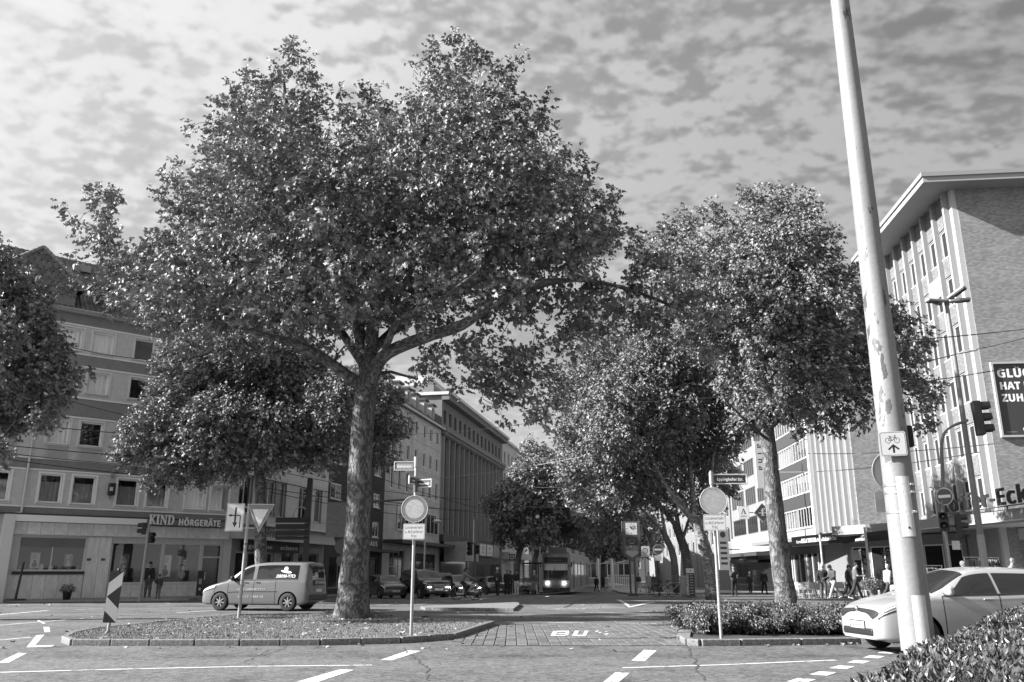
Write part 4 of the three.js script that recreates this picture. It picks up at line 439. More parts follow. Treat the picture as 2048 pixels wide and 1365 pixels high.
// --- pale panel-clad house with the hairdresser
{
  const B = new Facade('apartment_building', 'pale panel-clad house with the hairdresser on the ground floor', 'building', -16.7, -49.7, 10.66), holes = [], cols = [[1.2, 2.9], [4.4, 6.1], [6.7, 7.6], [9.6, 11.4], [12.3, 13.6]], rows = [[4.9, 7.2], [9.2, 11.2], [12.6, 14.4]];
  for (const c of cols) for (const r of rows) holes.push([...c, ...r]); holes.push([1.5, 6.5, 0.4, 2.6], [7.6, 9.4, 0.1, 2.7], [10.2, 13.6, 0.5, 2.7]);
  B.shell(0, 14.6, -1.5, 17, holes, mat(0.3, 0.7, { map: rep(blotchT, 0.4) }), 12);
  const pm = [0.55, 0.60, 0.65].map((v) => mat(v, 0.6, { map: rep(blotchT, 0.5) })); const gridX = [0, 1.2, 2.9, 4.4, 6.1, 7.6, 9.6, 11.4, 12.3, 13.6, 14.6], gridY = [4.2, 4.9, 7.2, 9.2, 11.2, 12.6, 14.4, 16.9];
  for (let i = 0; i < gridX.length - 1; i++) for (let j = 0; j < gridY.length - 1; j++) { const x0 = gridX[i], x1 = gridX[i + 1], y0 = gridY[j], y1 = gridY[j + 1], cx = (x0 + x1) / 2, cy = (y0 + y1) / 2; if (holes.some(([a, b, c, d]) => cx > a && cx < b && cy > c && cy < d || (x0 < b - 0.05 && x1 > a + 0.05 && cy > c && cy < d))) continue; part(B.g, 'panel', rb(cx, cy, 0.03, x1 - x0 - 0.02, y1 - y0 - 0.02, 0.05, 0.006, 1), pm[(i * 3 + j) % 3]); }
  for (const c of cols) for (const r of rows) B.window(...c, ...r, { clear: true, curtain: (c[0] + r[0]) % 2 > 1 ? M.net : null, frame: mat(0.55, 0.5), mull: c[1] - c[0] > 1.5 ? 1 : 0, sill: M.grey });
  B.window(1.5, 6.5, 0.4, 2.6, { mull: 2, frame: mat(0.5, 0.5), clear: true }); B.window(7.6, 9.4, 0.1, 2.7, { frame: M.grey }); B.window(10.2, 13.6, 0.5, 2.7, { mull: 1, frame: M.grey });
  part(B.g, 'canopy', prism([[0.02, 3.3], [1.0, 3.3], [0.65, 4.15], [0.02, 4.15]], 14.4).rotateY(-Math.PI / 2).translate(14.5, 0, 0), mat(0.32, 0.6)); B.box('canopy_edge', 0.1, 14.5, 4.15, 4.28, 0.02, 1.0, mat(0.6, 0.5));
  const [ax, bxx] = B.rect(548, 1090, 592, 1072, 0.85); const fl = letters('Friseursalon', 0.42, 0.02, fontR), fw = fl.boundingBox.max.x; part(B.g, 'canopy_lettering', fl.clone().scale((bxx - ax + 1.2) / fw, 1.25, 1).translate(ax - 1.2, 3.5, 0.90), M.black);
  const [sx, sx2, sy, sy2] = B.rect(487, 1112, 600, 1090, 0.3); const sg = thing('shop_sign', 'long black shop board reading goldene schere below the canopy', 'shop sign', B.world((sx + sx2) / 2, 2.95, 0.12), B.g.rotation.y); part(sg, 'board', plate(sx2 - sx, 0.62, 0.02, 0.1).translate(0, 0, 0), M.black); part(sg, 'lettering', face(sx2 - sx - 0.1, 0.54, 0.01).translate(0, 0, 0.102), textPlate(200, (sx2 - sx) * 0.42, 0.56, '#0a0a0a', [['goldene', 0.28, 0.52, 0.62, '#d8d8d8', 'bold %px serif'], ['✕', 0.57, 0.5, 0.35, '#888'], ['schere', 0.8, 0.52, 0.62, '#d8d8d8', 'bold %px serif']]));
}
// --- dark brick house
{
  const C = new Facade('apartment_building', 'dark brick house with white two-leaf windows behind the big trunk', 'building', -13.97, -64.05, 10.66), holes = [], cols = [[0.5, 2.7], [3.9, 6.1], [7.0, 8.4], [10.1, 11.7]], rows = [[5.3, 6.6], [6.85, 8.05], [9.6, 10.9], [12.3, 13.6]].map((r, i) => i ? [r[0], r[1]] : [4.3, 5.6]);
  for (const c of cols) for (const r of rows) holes.push([...c, ...r]); holes.push([1, 5, 0.2, 2.6], [7, 12, 0.2, 2.6]);
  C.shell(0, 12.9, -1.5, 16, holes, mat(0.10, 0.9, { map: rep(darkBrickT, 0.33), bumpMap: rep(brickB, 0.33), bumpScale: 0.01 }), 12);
  for (const c of cols) for (const r of rows) C.window(...c, ...r, { mull: 1, f: 0.1, frame: M.white, sill: M.white, z: -0.06 }); C.window(1, 5, 0.2, 2.6, { mull: 1, frame: M.grey }); C.window(7, 12, 0.2, 2.6, { mull: 2, frame: M.grey });
  C.box('roof', -0.1, 13, 16, 16.3, -12, 0.3, M.dark); C.box('canopy', 4, 12.9, 3.0, 3.2, 0.02, 1.6, M.dark);
  const [x0, x1] = C.rect(700, 1120, 757, 1085, 0.3); const sg = thing('shop_sign', 'dark shop board with the pale capitals APHAUS right of the trunk', 'shop sign', C.world((x0 + x1) / 2, 3.75, 0.1), C.g.rotation.y); part(sg, 'board', plate(x1 - x0, 0.95, 0.02, 0.12), M.dark); part(sg, 'lettering', face(x1 - x0 - 0.1, 0.85, 0.01).translate(0, 0, 0.122), textPlate(160, (x1 - x0) * 0.55, 0.9, '#1a1a1a', [['APHAUS', 0.98, 0.52, 0.62, '#e4e4e4', 'bold %px sans-serif', 'right', 0.9]]));
  C.box('billboard_back', 5.2, 6.4, 1.0, 3.0, 0.3, 0.5, M.grey);
}
// --- pale house with vertical seams
{
  const D = new Facade('apartment_building', 'pale house with vertical seams and a dark dormer roof, left of the pilaster building', 'building', -11.57, -76.75, 10.66), holes = [], x = (s) => s - 27.55;
  const cw = [[29.0, 29.9], [31.2, 32.1], [33.6, 34.6], [36.2, 37.2], [39.2, 40.2], [41.6, 42.6], [44.2, 45.2]].map(([a, b]) => [x(a), x(b)]), rows = [[8.9, 10.95], [12.0, 13.55], [15.0, 16.5]].map(([a, b], i) => [[8.9, 10.9], [12.0, 13.6], [15.1, 16.55]][i]);
  rows[1] = [12.05, 13.6]; for (const c of cw) for (const r of rows) holes.push([...c, ...r]); const bay = [x(31.2), x(34.9), 5.2, 7.6], bay2 = [x(36.5), x(45.5), 5.2, 7.4]; holes.push(bay, bay2, [x(29.5), x(34), 0, 3.4], [x(36), x(45), 0, 3.2]);
  D.shell(0, 18.9, -2, 17.2, holes, mat(0.64, 0.8, { map: rep(blotchT, 0.2) }), 12);
  for (const c of cw) for (const r of rows) D.window(...c, ...r, { frame: M.white, sill: M.white, trim: M.white, f: 0.12, z: -0.1 });
  const seams = []; for (let k = 1; k < 38; k++) { const sx = k * 0.5; if (!holes.some(([a, b]) => sx > a - 0.15 && sx < b + 0.15)) seams.push(bb(sx - 0.02, sx + 0.02, 4.4, 17.1, 0.001, 0.03)); } part(D.g, 'facade_seams', seams, mat(0.5, 0.7)); for (const y of [8.2, 11.5, 14.5]) D.box('string_course', 0, 18.9, y - 0.03, y + 0.03, 0.031, 0.05, mat(0.5, 0.7));
  D.window(...bay, { mull: 2, f: 0.14, frame: M.white, z: 0.05, trim: M.lightWall, sill: M.light }); D.window(...bay2, { mull: 5, f: 0.14, frame: M.light, z: 0.05 }); D.window(x(29.5), x(34), 0, 3.4, { mull: 2, trans: [0.55], frame: M.light }); D.window(x(36), x(45), 0, 3.2, { mull: 3, frame: M.iron });
  D.box('canopy', 0, 18.9, 3.9, 4.2, 0.02, 1.8, M.dark); part(D.g, 'roof', prism([[0.5, 17.1], [-3.0, 20.4], [-12, 20.4], [-12, 17.1]], 19).rotateY(-Math.PI / 2).translate(18.95, 0, 0), mat(0.05, 0.8)); D.box('gutter', -0.05, 18.95, 17.0, 17.2, 0.3, 0.56, M.light);
  for (let k = 0; k < 6; k++) { const dx = 1.2 + k * 3; const d = part(D.g, 'dormer', bb(dx, dx + 1.3, 17.6, 19.5, -3, -0.5), M.light); part(d, 'dormer_window', bb(dx + 0.2, dx + 1.1, 17.8, 19.2, -0.499, -0.45), M.glass); part(d, 'dormer_roof', bb(dx - 0.15, dx + 1.45, 19.5, 19.7, -3, -0.3), M.dark); }
}
// --- dark pilaster building
{
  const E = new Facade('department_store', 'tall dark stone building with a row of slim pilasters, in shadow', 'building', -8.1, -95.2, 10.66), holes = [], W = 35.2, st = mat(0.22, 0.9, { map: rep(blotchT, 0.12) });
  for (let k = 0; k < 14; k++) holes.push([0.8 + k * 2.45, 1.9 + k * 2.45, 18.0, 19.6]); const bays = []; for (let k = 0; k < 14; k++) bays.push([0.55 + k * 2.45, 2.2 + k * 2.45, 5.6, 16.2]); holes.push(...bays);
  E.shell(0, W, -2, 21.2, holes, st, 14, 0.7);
  holes.slice(0, 14).forEach((h) => E.window(...h, { f: 0.1, frame: M.iron, z: -0.4 })); bays.forEach((h) => { E.window(...h, { f: 0.12, frame: M.dark, trans: [0.22, 0.27, 0.47, 0.52, 0.73, 0.78], z: -0.5 }); });
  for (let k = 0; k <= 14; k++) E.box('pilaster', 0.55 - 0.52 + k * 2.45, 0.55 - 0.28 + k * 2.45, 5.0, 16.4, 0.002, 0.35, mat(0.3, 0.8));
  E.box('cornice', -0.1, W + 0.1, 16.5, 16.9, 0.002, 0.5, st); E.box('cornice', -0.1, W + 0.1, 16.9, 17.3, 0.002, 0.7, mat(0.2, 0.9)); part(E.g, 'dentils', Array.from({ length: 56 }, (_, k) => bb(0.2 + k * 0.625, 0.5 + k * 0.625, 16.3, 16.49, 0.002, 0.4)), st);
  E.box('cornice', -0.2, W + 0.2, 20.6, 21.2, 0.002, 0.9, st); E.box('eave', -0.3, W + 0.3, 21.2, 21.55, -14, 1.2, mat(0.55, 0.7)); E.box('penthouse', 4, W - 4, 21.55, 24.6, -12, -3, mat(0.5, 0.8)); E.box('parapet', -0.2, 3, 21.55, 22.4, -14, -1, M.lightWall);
  E.box('shop_band', 0, W, 4.6, 5.4, 0.002, 0.5, M.dark); const bay = part(E.g, 'corner_bay', bb(0.3, 6.6, 2.5, 4.6, 0.5, 3.0), mat(0.5, 0.7, { map: rep(blotchT, 0.3) })); void bay; E.box('shop_window', 0.5, 12, 0, 3.2, 0.003, 0.1, M.glass); E.box('shop_window', 13, 34, 0, 3.2, 0.003, 0.1, M.glass);
  for (let k = 0; k < 3; k++) { const s = E.box('shop_sign', 15.5 + k * 4.3, 19.5 + k * 4.3, 3.3, 4.9, 0.6, 1.1, M.grey); part(s, 'print', face(3.6, 1.4, 0.02).translate(17.5 + k * 4.3, 4.1, 1.103), textPlate(60, 3.6, 1.7, k < 2 ? '#c8c8c8' : '#777', [[k < 2 ? 'CITY' : '', 0.5, 0.35, 0.4, '#222'], [k < 2 ? 'Mode' : '', 0.5, 0.72, 0.25, '#222']])); }
  const bn = part(E.g, 'bay_window', [bb(27.5, 34, 6.2, 10.2, 0.5, 1.6)], M.light); part(bn, 'panes', Array.from({ length: 6 }, (_, k) => bb(27.7 + k * 1.05, 28.5 + k * 1.05, 6.5, 8.6, 1.602, 1.62)), M.glass);
}
// --- further houses on the left side
{
  const F = new Facade('apartment_building', 'pale flat-roofed block beyond the pilaster building', 'building', -1.5, -130.5, 10.66), holes = []; for (let j = 0; j < 5; j++) for (let k = 0; k < 6; k++) holes.push([1 + k * 3.2, 2.8 + k * 3.2, 4.6 + j * 3.3, 6.6 + j * 3.3]);
  F.shell(0, 20, -2, 21.2, holes, plaster(0.5), 12); holes.forEach((h) => F.window(...h, { frame: M.white, mull: 1, f: 0.12 })); F.box('roof_edge', -0.1, 20.1, 21.2, 21.6, -12, 0.5, M.light); F.box('shop_band', 0, 20, 3.2, 4.2, 0.002, 1.2, M.light);
  const F2 = new Facade('apartment_building', 'far pale house at the end of the street above the tram', 'building', 3, -155, 14), h2 = []; for (let j = 0; j < 4; j++) for (let k = 0; k < 6; k++) h2.push([1 + k * 3.2, 2.8 + k * 3.2, 4.6 + j * 3.3, 6.6 + j * 3.3]); F2.shell(0, 20, -2, 18, h2, M.lightWall, 12); h2.forEach((h) => F2.window(...h, { frame: M.white, f: 0.12 }));
  const F3 = new Facade('pavilion', 'low white building closing the far end of the street', 'building', 14, -178, 92), h3 = Array.from({ length: 3 }, (_, k) => [1 + k * 3.4, 3.4 + k * 3.4, 0, 3]); F3.shell(-4, 12, -2, 6, h3, M.whiteWall, 10); h3.forEach((h) => F3.window(...h, { frame: M.white, f: 0.15, mull: 1 }));
}
const finM = mat(0.28, 0.6);
{ // houses that go on down the street behind the trees
  const L2 = new Facade('apartment_building', 'row of far houses seen between the leaning trunks', 'building', 29.7, -138.5, 2, true), h4 = []; for (let j = 0; j < 4; j++) for (let k = 0; k < 12; k++) h4.push([-4 - k * 5, -1.8 - k * 5, 4 + j * 3.4, 6.2 + j * 3.4]); L2.shell(-62, 0, -3, 17, h4, M.midWall, 12); h4.forEach((h) => L2.window(...h, { f: 0.15, frame: M.light }));
  const W2 = new Facade('apartment_building', 'long low block closing the far end of the street behind the last trees', 'building', -20, -215, 90), h5 = []; for (let j = 0; j < 4; j++) for (let k = 0; k < 18; k++) h5.push([2 + k * 4, 4 + k * 4, 2 + j * 3.4, 4 + j * 3.4]); W2.shell(0, 75, -3, 15, h5, M.midWall, 12); h5.forEach((h) => W2.window(...h, { f: 0.2, frame: M.light }));
}
// --- right: tall block with white fins and a brick end wall
const brickM = mat(0.36, 0.9, { map: rep(brickT, 1 / 3.6), bumpMap: rep(brickB, 1 / 3.6), bumpScale: 0.012 });
{
  const H = new Facade('office_building', 'tall block with white vertical fins and a brick end wall, on the right', 'building', 27.3, -48, 5.8, true), holes = [], wins = [], panels = [], n = 6, sp = 1.82, topY = 24.4;
  for (let k = 0; k < n; k++) { const x0 = -0.25 - (k + 1) * sp + 0.13, x1 = x0 + 0.95; for (let j = 5; j >= 0; j--) { const y1 = 22.3 - 3.1 * j; wins.push([x0 + 0.06, x1 - 0.1, y1 - 1.75, y1]); } }
  holes.push(...wins); H.shell(-11.4, 0, 0, topY, holes, M.whiteWall, 14, 0.3);
  wins.forEach((w) => H.window(...w, { f: 0.08, frame: M.sunSideWhite, z: -0.08, sill: M.sunSideWhite }));
  for (let k = 0; k < n; k++) { const x0 = -0.25 - (k + 1) * sp + 0.13, x1 = x0 + 0.95, ys = wins.filter((w) => Math.abs(w[1] - (x1 - 0.1)) < 0.01).flatMap((w) => [w[2], w[3]]), ed = [4.3, ...ys, topY - 0.05]; for (let i = 0; i < ed.length; i += 2) if (ed[i + 1] - ed[i] > 0.3) H.box('brick_panel', x0 + 0.03, x1 - 0.05, ed[i] + 0.1, ed[i + 1] - 0.06, 0.002, 0.06, mat(0.24, 0.9, { map: rep(brickT, 1 / 3.6) })); }
  for (let k = 0; k <= n; k++) { const x = -0.25 - k * sp; H.box('fin', x - 0.13, x + 0.13, 3.9, topY, 0.002, 0.32, finM); }
  part(H.g, 'end_wall', bb(0.002, 0.35, 0, topY, -16, -0.32), brickM); part(H.g, 'corner_pier', bb(0.002, 0.3, 0, topY, -0.318, 0.0), M.sunSideWhite);
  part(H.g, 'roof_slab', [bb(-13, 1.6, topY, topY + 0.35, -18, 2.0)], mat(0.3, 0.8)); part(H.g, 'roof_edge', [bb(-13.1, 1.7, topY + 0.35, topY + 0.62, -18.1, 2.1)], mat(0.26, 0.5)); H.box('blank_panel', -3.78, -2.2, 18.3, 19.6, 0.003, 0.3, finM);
  // poster on the end wall
  const N = { o: H.world(0.35, 0, 0), e: H.n.clone().negate() }; const post = thing('billboard', 'large framed dark billboard with pale capitals on the brick end wall', 'billboard', H.world(0.36, 0, -0.75), H.g.rotation.y + Math.PI / 2);
  part(post, 'frame', [bx(2.3, 13.2, 0.1, 4.62, 0.11, 0.2), bx(2.3, 8.9, 0.1, 4.62, 0.11, 0.2), bx(0.045, 11.05, 0.1, 0.11, 4.19, 0.2), bx(4.555, 11.05, 0.1, 0.11, 4.19, 0.2)], mat(0.4, 0.4)); part(post, 'backing', bx(2.3, 11.05, 0.05, 4.4, 4.18, 0.08), M.grey);
  part(post, 'print', face(4.4, 4.18, 0.01).translate(2.3, 11.05, 0.092), textPlate(170, 4.4, 4.18, '#3a3a3a', [['GLÜCK', 0.04, 0.13, 0.17, '#ececec', '900 %px sans-serif', 'left', 0.62], ['HAT EIN', 0.05, 0.31, 0.145, '#ececec', '900 %px sans-serif', 'left', 0.72], ['ZUHAUSE', 0.06, 0.48, 0.145, '#ececec', '900 %px sans-serif', 'left', 0.78], (c, W, h) => { c.fillStyle = '#8a8a8a'; c.fillRect(W * 0.05, h * 0.95, W * 0.13, h * 0.008); c.fillStyle = '#ddd'; c.fillRect(W * 0.26, h * 0.9, W * 0.035, h * 0.036); c.beginPath(); c.arc(W * 0.325, h * 0.92, W * 0.017, 0, 7); c.fill(); c.fillStyle = '#777'; c.beginPath(); c.moveTo(W * 0.36, h); c.lineTo(W * 0.46, h * 0.88); c.lineTo(W, h * 0.88); c.lineTo(W, h); c.fill(); }]));
  // stair and railing on the roof corner behind the pole
  const fr = []; for (let k = 0; k < 4; k++) { fr.push(rod(H.world(-11.6, 18 + k * 1.7, 0.4), H.world(-11.6, 18 + k * 1.7, 1.6), 0.03)); } for (const z of [0.4, 1.6]) fr.push(rod(H.world(-11.6, 17.5, z), H.world(-11.6, 24, z), 0.035)); const ld = thing('fire_ladder', 'thin metal ladder frame at the far edge of the finned block', 'ladder'); part(ld, 'frame', fr, M.grey);
  // building with the lettering canopy
  const c0 = V(25.1, 0, -40.5), c1 = V(25.1, 0, -53.6), c2 = V(22.6, 0, -60.4), cw = thing('shop_canopy', 'long pale flat canopy over the shops under the finned block', 'canopy');
  const cpoly = [c0, c1, c2, V(32, 0, -60.4), V(32, 0, -40.5)]; const cg = (y0, y1, off = 0) => { const sh = new THREE.Shape(cpoly.map((p, i) => new THREE.Vector2(p.x + (i < 3 ? off : 0), -p.z))); return met(new THREE.ExtrudeGeometry(sh, { depth: y1 - y0, bevelEnabled: false }).rotateX(-Math.PI / 2).translate(0, y0, 0)); };
  part(cw, 'roof_slab', cg(3.95, 4.5), mat(0.24, 0.6)); part(cw, 'soffit', cg(3.82, 3.945, 0.25), mat(0.4, 0.7)); part(cw, 'edge_trim', [rod(V(25.06, 3.93, -40.5), V(25.06, 3.93, -53.6), 0.035, 0.035, 6), rod(V(25.06, 3.93, -53.6), V(22.56, 3.93, -60.4), 0.035, 0.035, 6)], M.sunSideWhite);
  const kl = thing('shop_lettering', 'big dark standing letters Koffer-Ecke on the canopy edge', 'shop sign', V(24.98, 4.66, -49.5), -Math.PI / 2); const lt = letters('Koffer-Ecke', 0.86, 0.07, fontB), lw = lt.boundingBox.max.x; part(kl, 'letters', lt.clone().scale(9.6 / lw, 1, 1).translate(0, 0.05, 0), mat(0.022, 0.5)); part(kl, 'rail', [bb(0, 9.7, -0.05, 0, 0.02, 0.14), ...Array.from({ length: 6 }, (_, k) => bb(0.4 + k * 1.6, 0.46 + k * 1.6, -0.24, -0.05, 0.05, 0.11))], M.iron);
  // shopfronts under the canopy
  const S = new Facade('shopfront', 'glazed shopfront with a dark doorway under the canopy behind the white car', 'shop', 28.2, -42, 0.0, true), sh = [[-2.2, 0.5, 0.4, 3.1], [-5.2, -2.6, 0.4, 3.1], [-7.3, -5.6, 0.1, 2.9], [-9.6, -8.0, 0.1, 3.1]]; S.shell(-10, 3, -0.2, 3.8, sh, M.lightWall, 4, 0.2); sh.forEach((w, i) => S.window(...w, { clear: i < 2, frame: i ? M.light : M.iron, f: 0.07, mull: i < 2 ? 1 : 0, z: -0.1 })); S.box('sign_band', -10, 3, 3.15, 3.75, 0.003, 0.05, mat(0.42, 0.6));
  S.box('pillar', -7.95, -7.4, 0, 3.8, 0.003, 0.2, M.light);
}
// --- brick-ended block with pale fins, the pizzeria, the pharmacy house
{
  const J = new Facade('apartment_building', 'block with pale fins and a brick end wall above the pizzeria', 'building', 24.6, -60.6, 8, true), holes = [], n = 6, sp = 1.95; for (let k = 0; k < n; k++) for (let j = 0; j < 5; j++) holes.push([-1.5 - k * sp, -0.75 - k * sp, 4.9 + j * 3.1 + (j ? 0 : 0.1), 6.3 + j * 3.1]);
  J.shell(-12, 0, 0, 21, holes, M.midWall, 12); holes.forEach((h) => J.window(...h, { f: 0.07, frame: M.sunSideWhite, z: -0.1 })); for (let k = 0; k <= n; k++) J.box('fin', -0.42 - k * sp, -0.12 - k * sp, 4.6, 21, 0.003, 0.26, finM); part(J.g, 'end_wall', bb(0.002, 0.3, 0, 21, -12, -0.02), brickM); J.box('roof_edge', -12.1, 0.5, 21, 21.4, -12, 0.9, M.light);
  const G2 = new Facade('apartment_building', 'block with ribbon windows and dark bands above the restaurant terrace', 'building', 26, -72.4, 3.3, true), gh = []; for (let j = 0; j < 6; j++) { const y = 5.2 + j * 3.0; for (const [a, b] of [[-14.2, -12.4], [-11.8, -6.6], [-6.0, -0.8]]) gh.push([a, b, y, y + 1.75]); } G2.shell(-15, 0, -2, 23, gh, plaster(0.15), 12);
  gh.forEach((h) => G2.window(...h, { f: 0.09, frame: M.sunSideWhite, z: -0.06, mull: Math.round((h[1] - h[0]) / 0.9) - 1, clear: true, curtain: hash2(h[0] * 10, h[2] * 10) > 0.6 ? M.net : null, sill: M.light })); for (let j = 0; j < 6; j++) G2.box('spandrel', -14.6, -0.5, 5.2 + j * 3.0 + 1.83, 5.2 + (j + 1) * 3.0 - 0.1, 0.002, 0.05, mat(0.05, 0.4)); G2.box('corner_pier', -0.5, 0, 3.6, 23, 0.002, 0.3, M.light); G2.box('stain_band', -13, -0.6, 3.9, 5.0, 0.002, 0.03, M.whiteWall); G2.box('roof_edge', -15, 0.1, 23, 23.4, -12, 0.6, M.light);
  const gs = [[-14, -9, 0, 2.9], [-8.4, -4.6, 0, 2.9], [-4.2, -0.6, 0, 2.9]]; gs.forEach((w) => { const d = G2.box('shop_window', w[0], w[1], w[2], w[3], 0.003, 0.03, M.glass); part(d, 'frame', [bb(w[0], w[0] + 0.15, 0, 2.9, 0.031, 0.12), bb(w[1] - 0.15, w[1], 0, 2.9, 0.031, 0.12), bb((w[0] + w[1]) / 2 - 0.06, (w[0] + w[1]) / 2 + 0.06, 0, 2.9, 0.031, 0.1)], M.light); });
  const K = new Facade('apartment_building', 'pharmacy house with ribbon windows, further down the right pavement', 'building', 27, -88, 3, true), kh = []; for (let j = 0; j < 6; j++) for (const [a, b] of [[-20, -13], [-12, -7], [-6, -1]]) kh.push([a, b, 5.6 + j * 3.2, 7.5 + j * 3.2]); K.shell(-21, 0, -2, 25, kh, M.lightWall, 12); kh.forEach((h) => K.window(...h, { f: 0.1, frame: M.dark, mull: 4, z: -0.06 })); K.box('shop_window', -20, -1, -1, 2.6, 0.003, 0.05, M.glass); K.box('canopy', -21, 0, 3.0, 3.4, 0.003, 2.0, M.dark); K.box('clad_band', -20.5, -0.5, 3.5, 5.3, 0.004, 0.3, mat(0.45, 0.7, { map: rep(blotchT, 0.5) }));
  const L = new Facade('apartment_building', 'far pale house behind the leaning street trees', 'building', 28.2, -110, 3, true), lh = []; for (let j = 0; j < 5; j++) for (let k = 0; k < 6; k++) lh.push([-3 - k * 4, -1 - k * 4, 5 + j * 3.3, 7 + j * 3.3]); L.shell(-28, 0, -2, 22, lh, M.midWall, 12); lh.forEach((h) => L.window(...h, { f: 0.12, frame: M.sunSideWhite }));
  // pizzeria signs: long board along the street, short board below the canopy
  const board = (name, label, p, q, y, h, lines, ppm) => { const w = p.distanceTo(q), d = q.clone().sub(p), t = thing(name, label, 'shop sign', p.clone().add(q).multiplyScalar(0.5).setY(y), Math.atan2(-d.z, d.x)); part(t, 'board', plate(w, h, 0.02, 0.14).translate(0, 0, -0.07), M.black); part(t, 'lettering', face(w - 0.06, h - 0.06, 0.01).translate(0, 0, 0.073), textPlate(ppm, w, h, '#0c0c0c', lines)); return t; };
  const a0 = at(1586, 1091, 73), a1 = at(1685, 1071, 62); board('shop_sign', 'long black board of the pizzeria with white lettering along the terrace', V(a0.x, 0, a0.z), V(a1.x, 0, a1.z), (a0.y + a1.y) / 2 + 0.05, 0.8, [['Pizzeria', 0.16, 0.55, 0.42, '#ddd', 'italic %px serif'], ['BELLA TOSCANA', 0.38, 0.5, 0.6, '#eee', 'bold %px serif', 'center', 0.32], ['Original Italienische Pizza', 0.73, 0.52, 0.5, '#ddd', 'italic bold %px serif', 'center', 0.36]], 110);
  { const y1 = (a0.y + a1.y) / 2 + 0.1, sh = new THREE.Shape([[a0.x + 0.1, -a0.z], [a1.x + 0.1, -a1.z], [25.4, 60.4], [26.6, 73], [26.9, 86], [a0.x + 0.1, 86]].map(([x, y]) => new THREE.Vector2(x, y))), cn = thing('shop_canopy', 'flat canopy behind the long pizzeria board, shading the terrace front', 'canopy'); part(cn, 'roof_slab', met(new THREE.ExtrudeGeometry(sh, { depth: 0.3, bevelEnabled: false }).rotateX(-Math.PI / 2).translate(0, y1, 0)), M.midWall); }
  const b0 = at(1686, 1078, 61.4), b1 = at(1778, 1074, 54); board('shop_sign', 'short black board reading Pizzeria BELLA TOSCANA below the canopy', V(b0.x, 0, b0.z), V(b1.x, 0, b1.z), (b0.y + b1.y) / 2 + 0.02, 0.62, [['Pizzeria', 0.5, 0.25, 0.34, '#ddd', 'italic %px serif'], ['BELLA TOSCANA', 0.45, 0.7, 0.42, '#eee', 'bold %px sans-serif', 'center', 0.86]], 160);
  const P = new Facade('shopfront', 'dark glazed pizzeria front with a framed menu panel and pale posts', 'shop', 27.6, -52.2, -22, true), ph = [[-3.2, -0.3, 0.15, 3.1], [-5.1, -3.4, 0.1, 3.1], [-7.7, -5.25, 0.15, 3.1], [-9.4, -7.85, 0.15, 3.1]]; P.shell(-9.6, 0, -0.3, 3.75, ph, M.midWall, 2.5, 0.2); ph.forEach((w) => P.window(...w, { f: 0.08, frame: M.light, mull: 1, z: -0.05 })); const mp = P.hit(1713, 1100); P.box('menu_panel', mp[0] - 0.45, mp[0] + 0.45, 2.2, 2.9, 0.01, 0.06, M.whiteWall);
  const post = thing('canopy_post', 'slim white steel post holding the canopy before the pizzeria', 'post', V(at(1745, 1195, 50).x, 0.1, -50)); part(post, 'shaft', rod(V(0, 0, 0), V(0, 3.85, 0), 0.07, 0.07, 10), M.sunSideWhite); part(post, 'base_plate', bx(0, 0.02, 0, 0.25, 0.03, 0.25), M.steel);
  const post2 = copyOf(post, 'slim white steel post at the corner below the long pizzeria board', V(at(1652, 1195, 58).x, 0.0, -58)); void post2;
  // pharmacy signs hanging over the pavement
  const hang = (name, label, u, v, D, w, h, draw, bg, turn = 0) => { const p = at(u, v, D), t = thing(name, label, 'sign', p, turn); part(t, 'box', plate(w, h, 0.05, 0.2).translate(0, 0, -0.1), M.light); part(t, 'print', face(w - 0.08, h - 0.08, 0.04).translate(0, 0, 0.103), textPlate(120, w, h, bg, [draw])); part(t, 'arm', rod(V(w / 2, 0, 0), V(w / 2 + 0.9, 0, 0), 0.04), M.iron); return t; };
  hang('hanging_sign', 'white square pharmacy sign with a black gothic letter A', 1487, 1026, 84, 1.1, 1.25, (c, W, H) => { c.fillStyle = '#222'; c.font = `bold ${H * 0.62 | 0}px serif`; c.textAlign = 'center'; c.fillText('A', W * 0.5, H * 0.62); c.font = `bold ${H * 0.16 | 0}px sans-serif`; c.fillText('BÄREN', W * 0.5, H * 0.86); }, '#ddd');
  const dm = at(1525, 1026, 76), dt = thing('hanging_sign', 'dark diamond-shaped sign with a pale letter beside the leaning trunk', 'sign', dm); part(dt, 'box', prism([[0, -0.85], [0.78, 0], [0, 0.85], [-0.78, 0]], 0.2).translate(0, 0, -0.1), M.grey); part(dt, 'print', shapeFace([[0, -0.78], [0.7, 0], [0, 0.78], [-0.7, 0]], 1.56, 1.56).translate(0, 0, 0.103), textPlate(100, 1.56, 1.56, '#3a3a3a', [['f', 0.5, 0.48, 0.55, '#bbb', 'bold %px serif'], (c, W, H) => { c.fillStyle = '#bbb'; c.fillRect(W * 0.25, H * 0.5, W * 0.5, H * 0.04); }]));  part(dt, 'arm', rod(V(0.7, 0, 0), V(1.8, 0, 0), 0.04), M.iron);
  hang('hanging_sign', 'tall upright shop sign with pale letters reading downwards behind the trunk', 1522, 930, 75, 0.95, 4.2, (c, W, H) => { c.fillStyle = '#222'; c.font = `bold ${W * 0.8 | 0}px sans-serif`; c.textAlign = 'center'; 'aina'.split('').forEach((l, i) => { c.save(); c.translate(W * 0.5, H * (0.1 + 0.16 * i)); c.rotate(Math.PI / 2); c.fillText(l, 0, W * 0.28); c.restore(); }); }, '#bdbdbd');
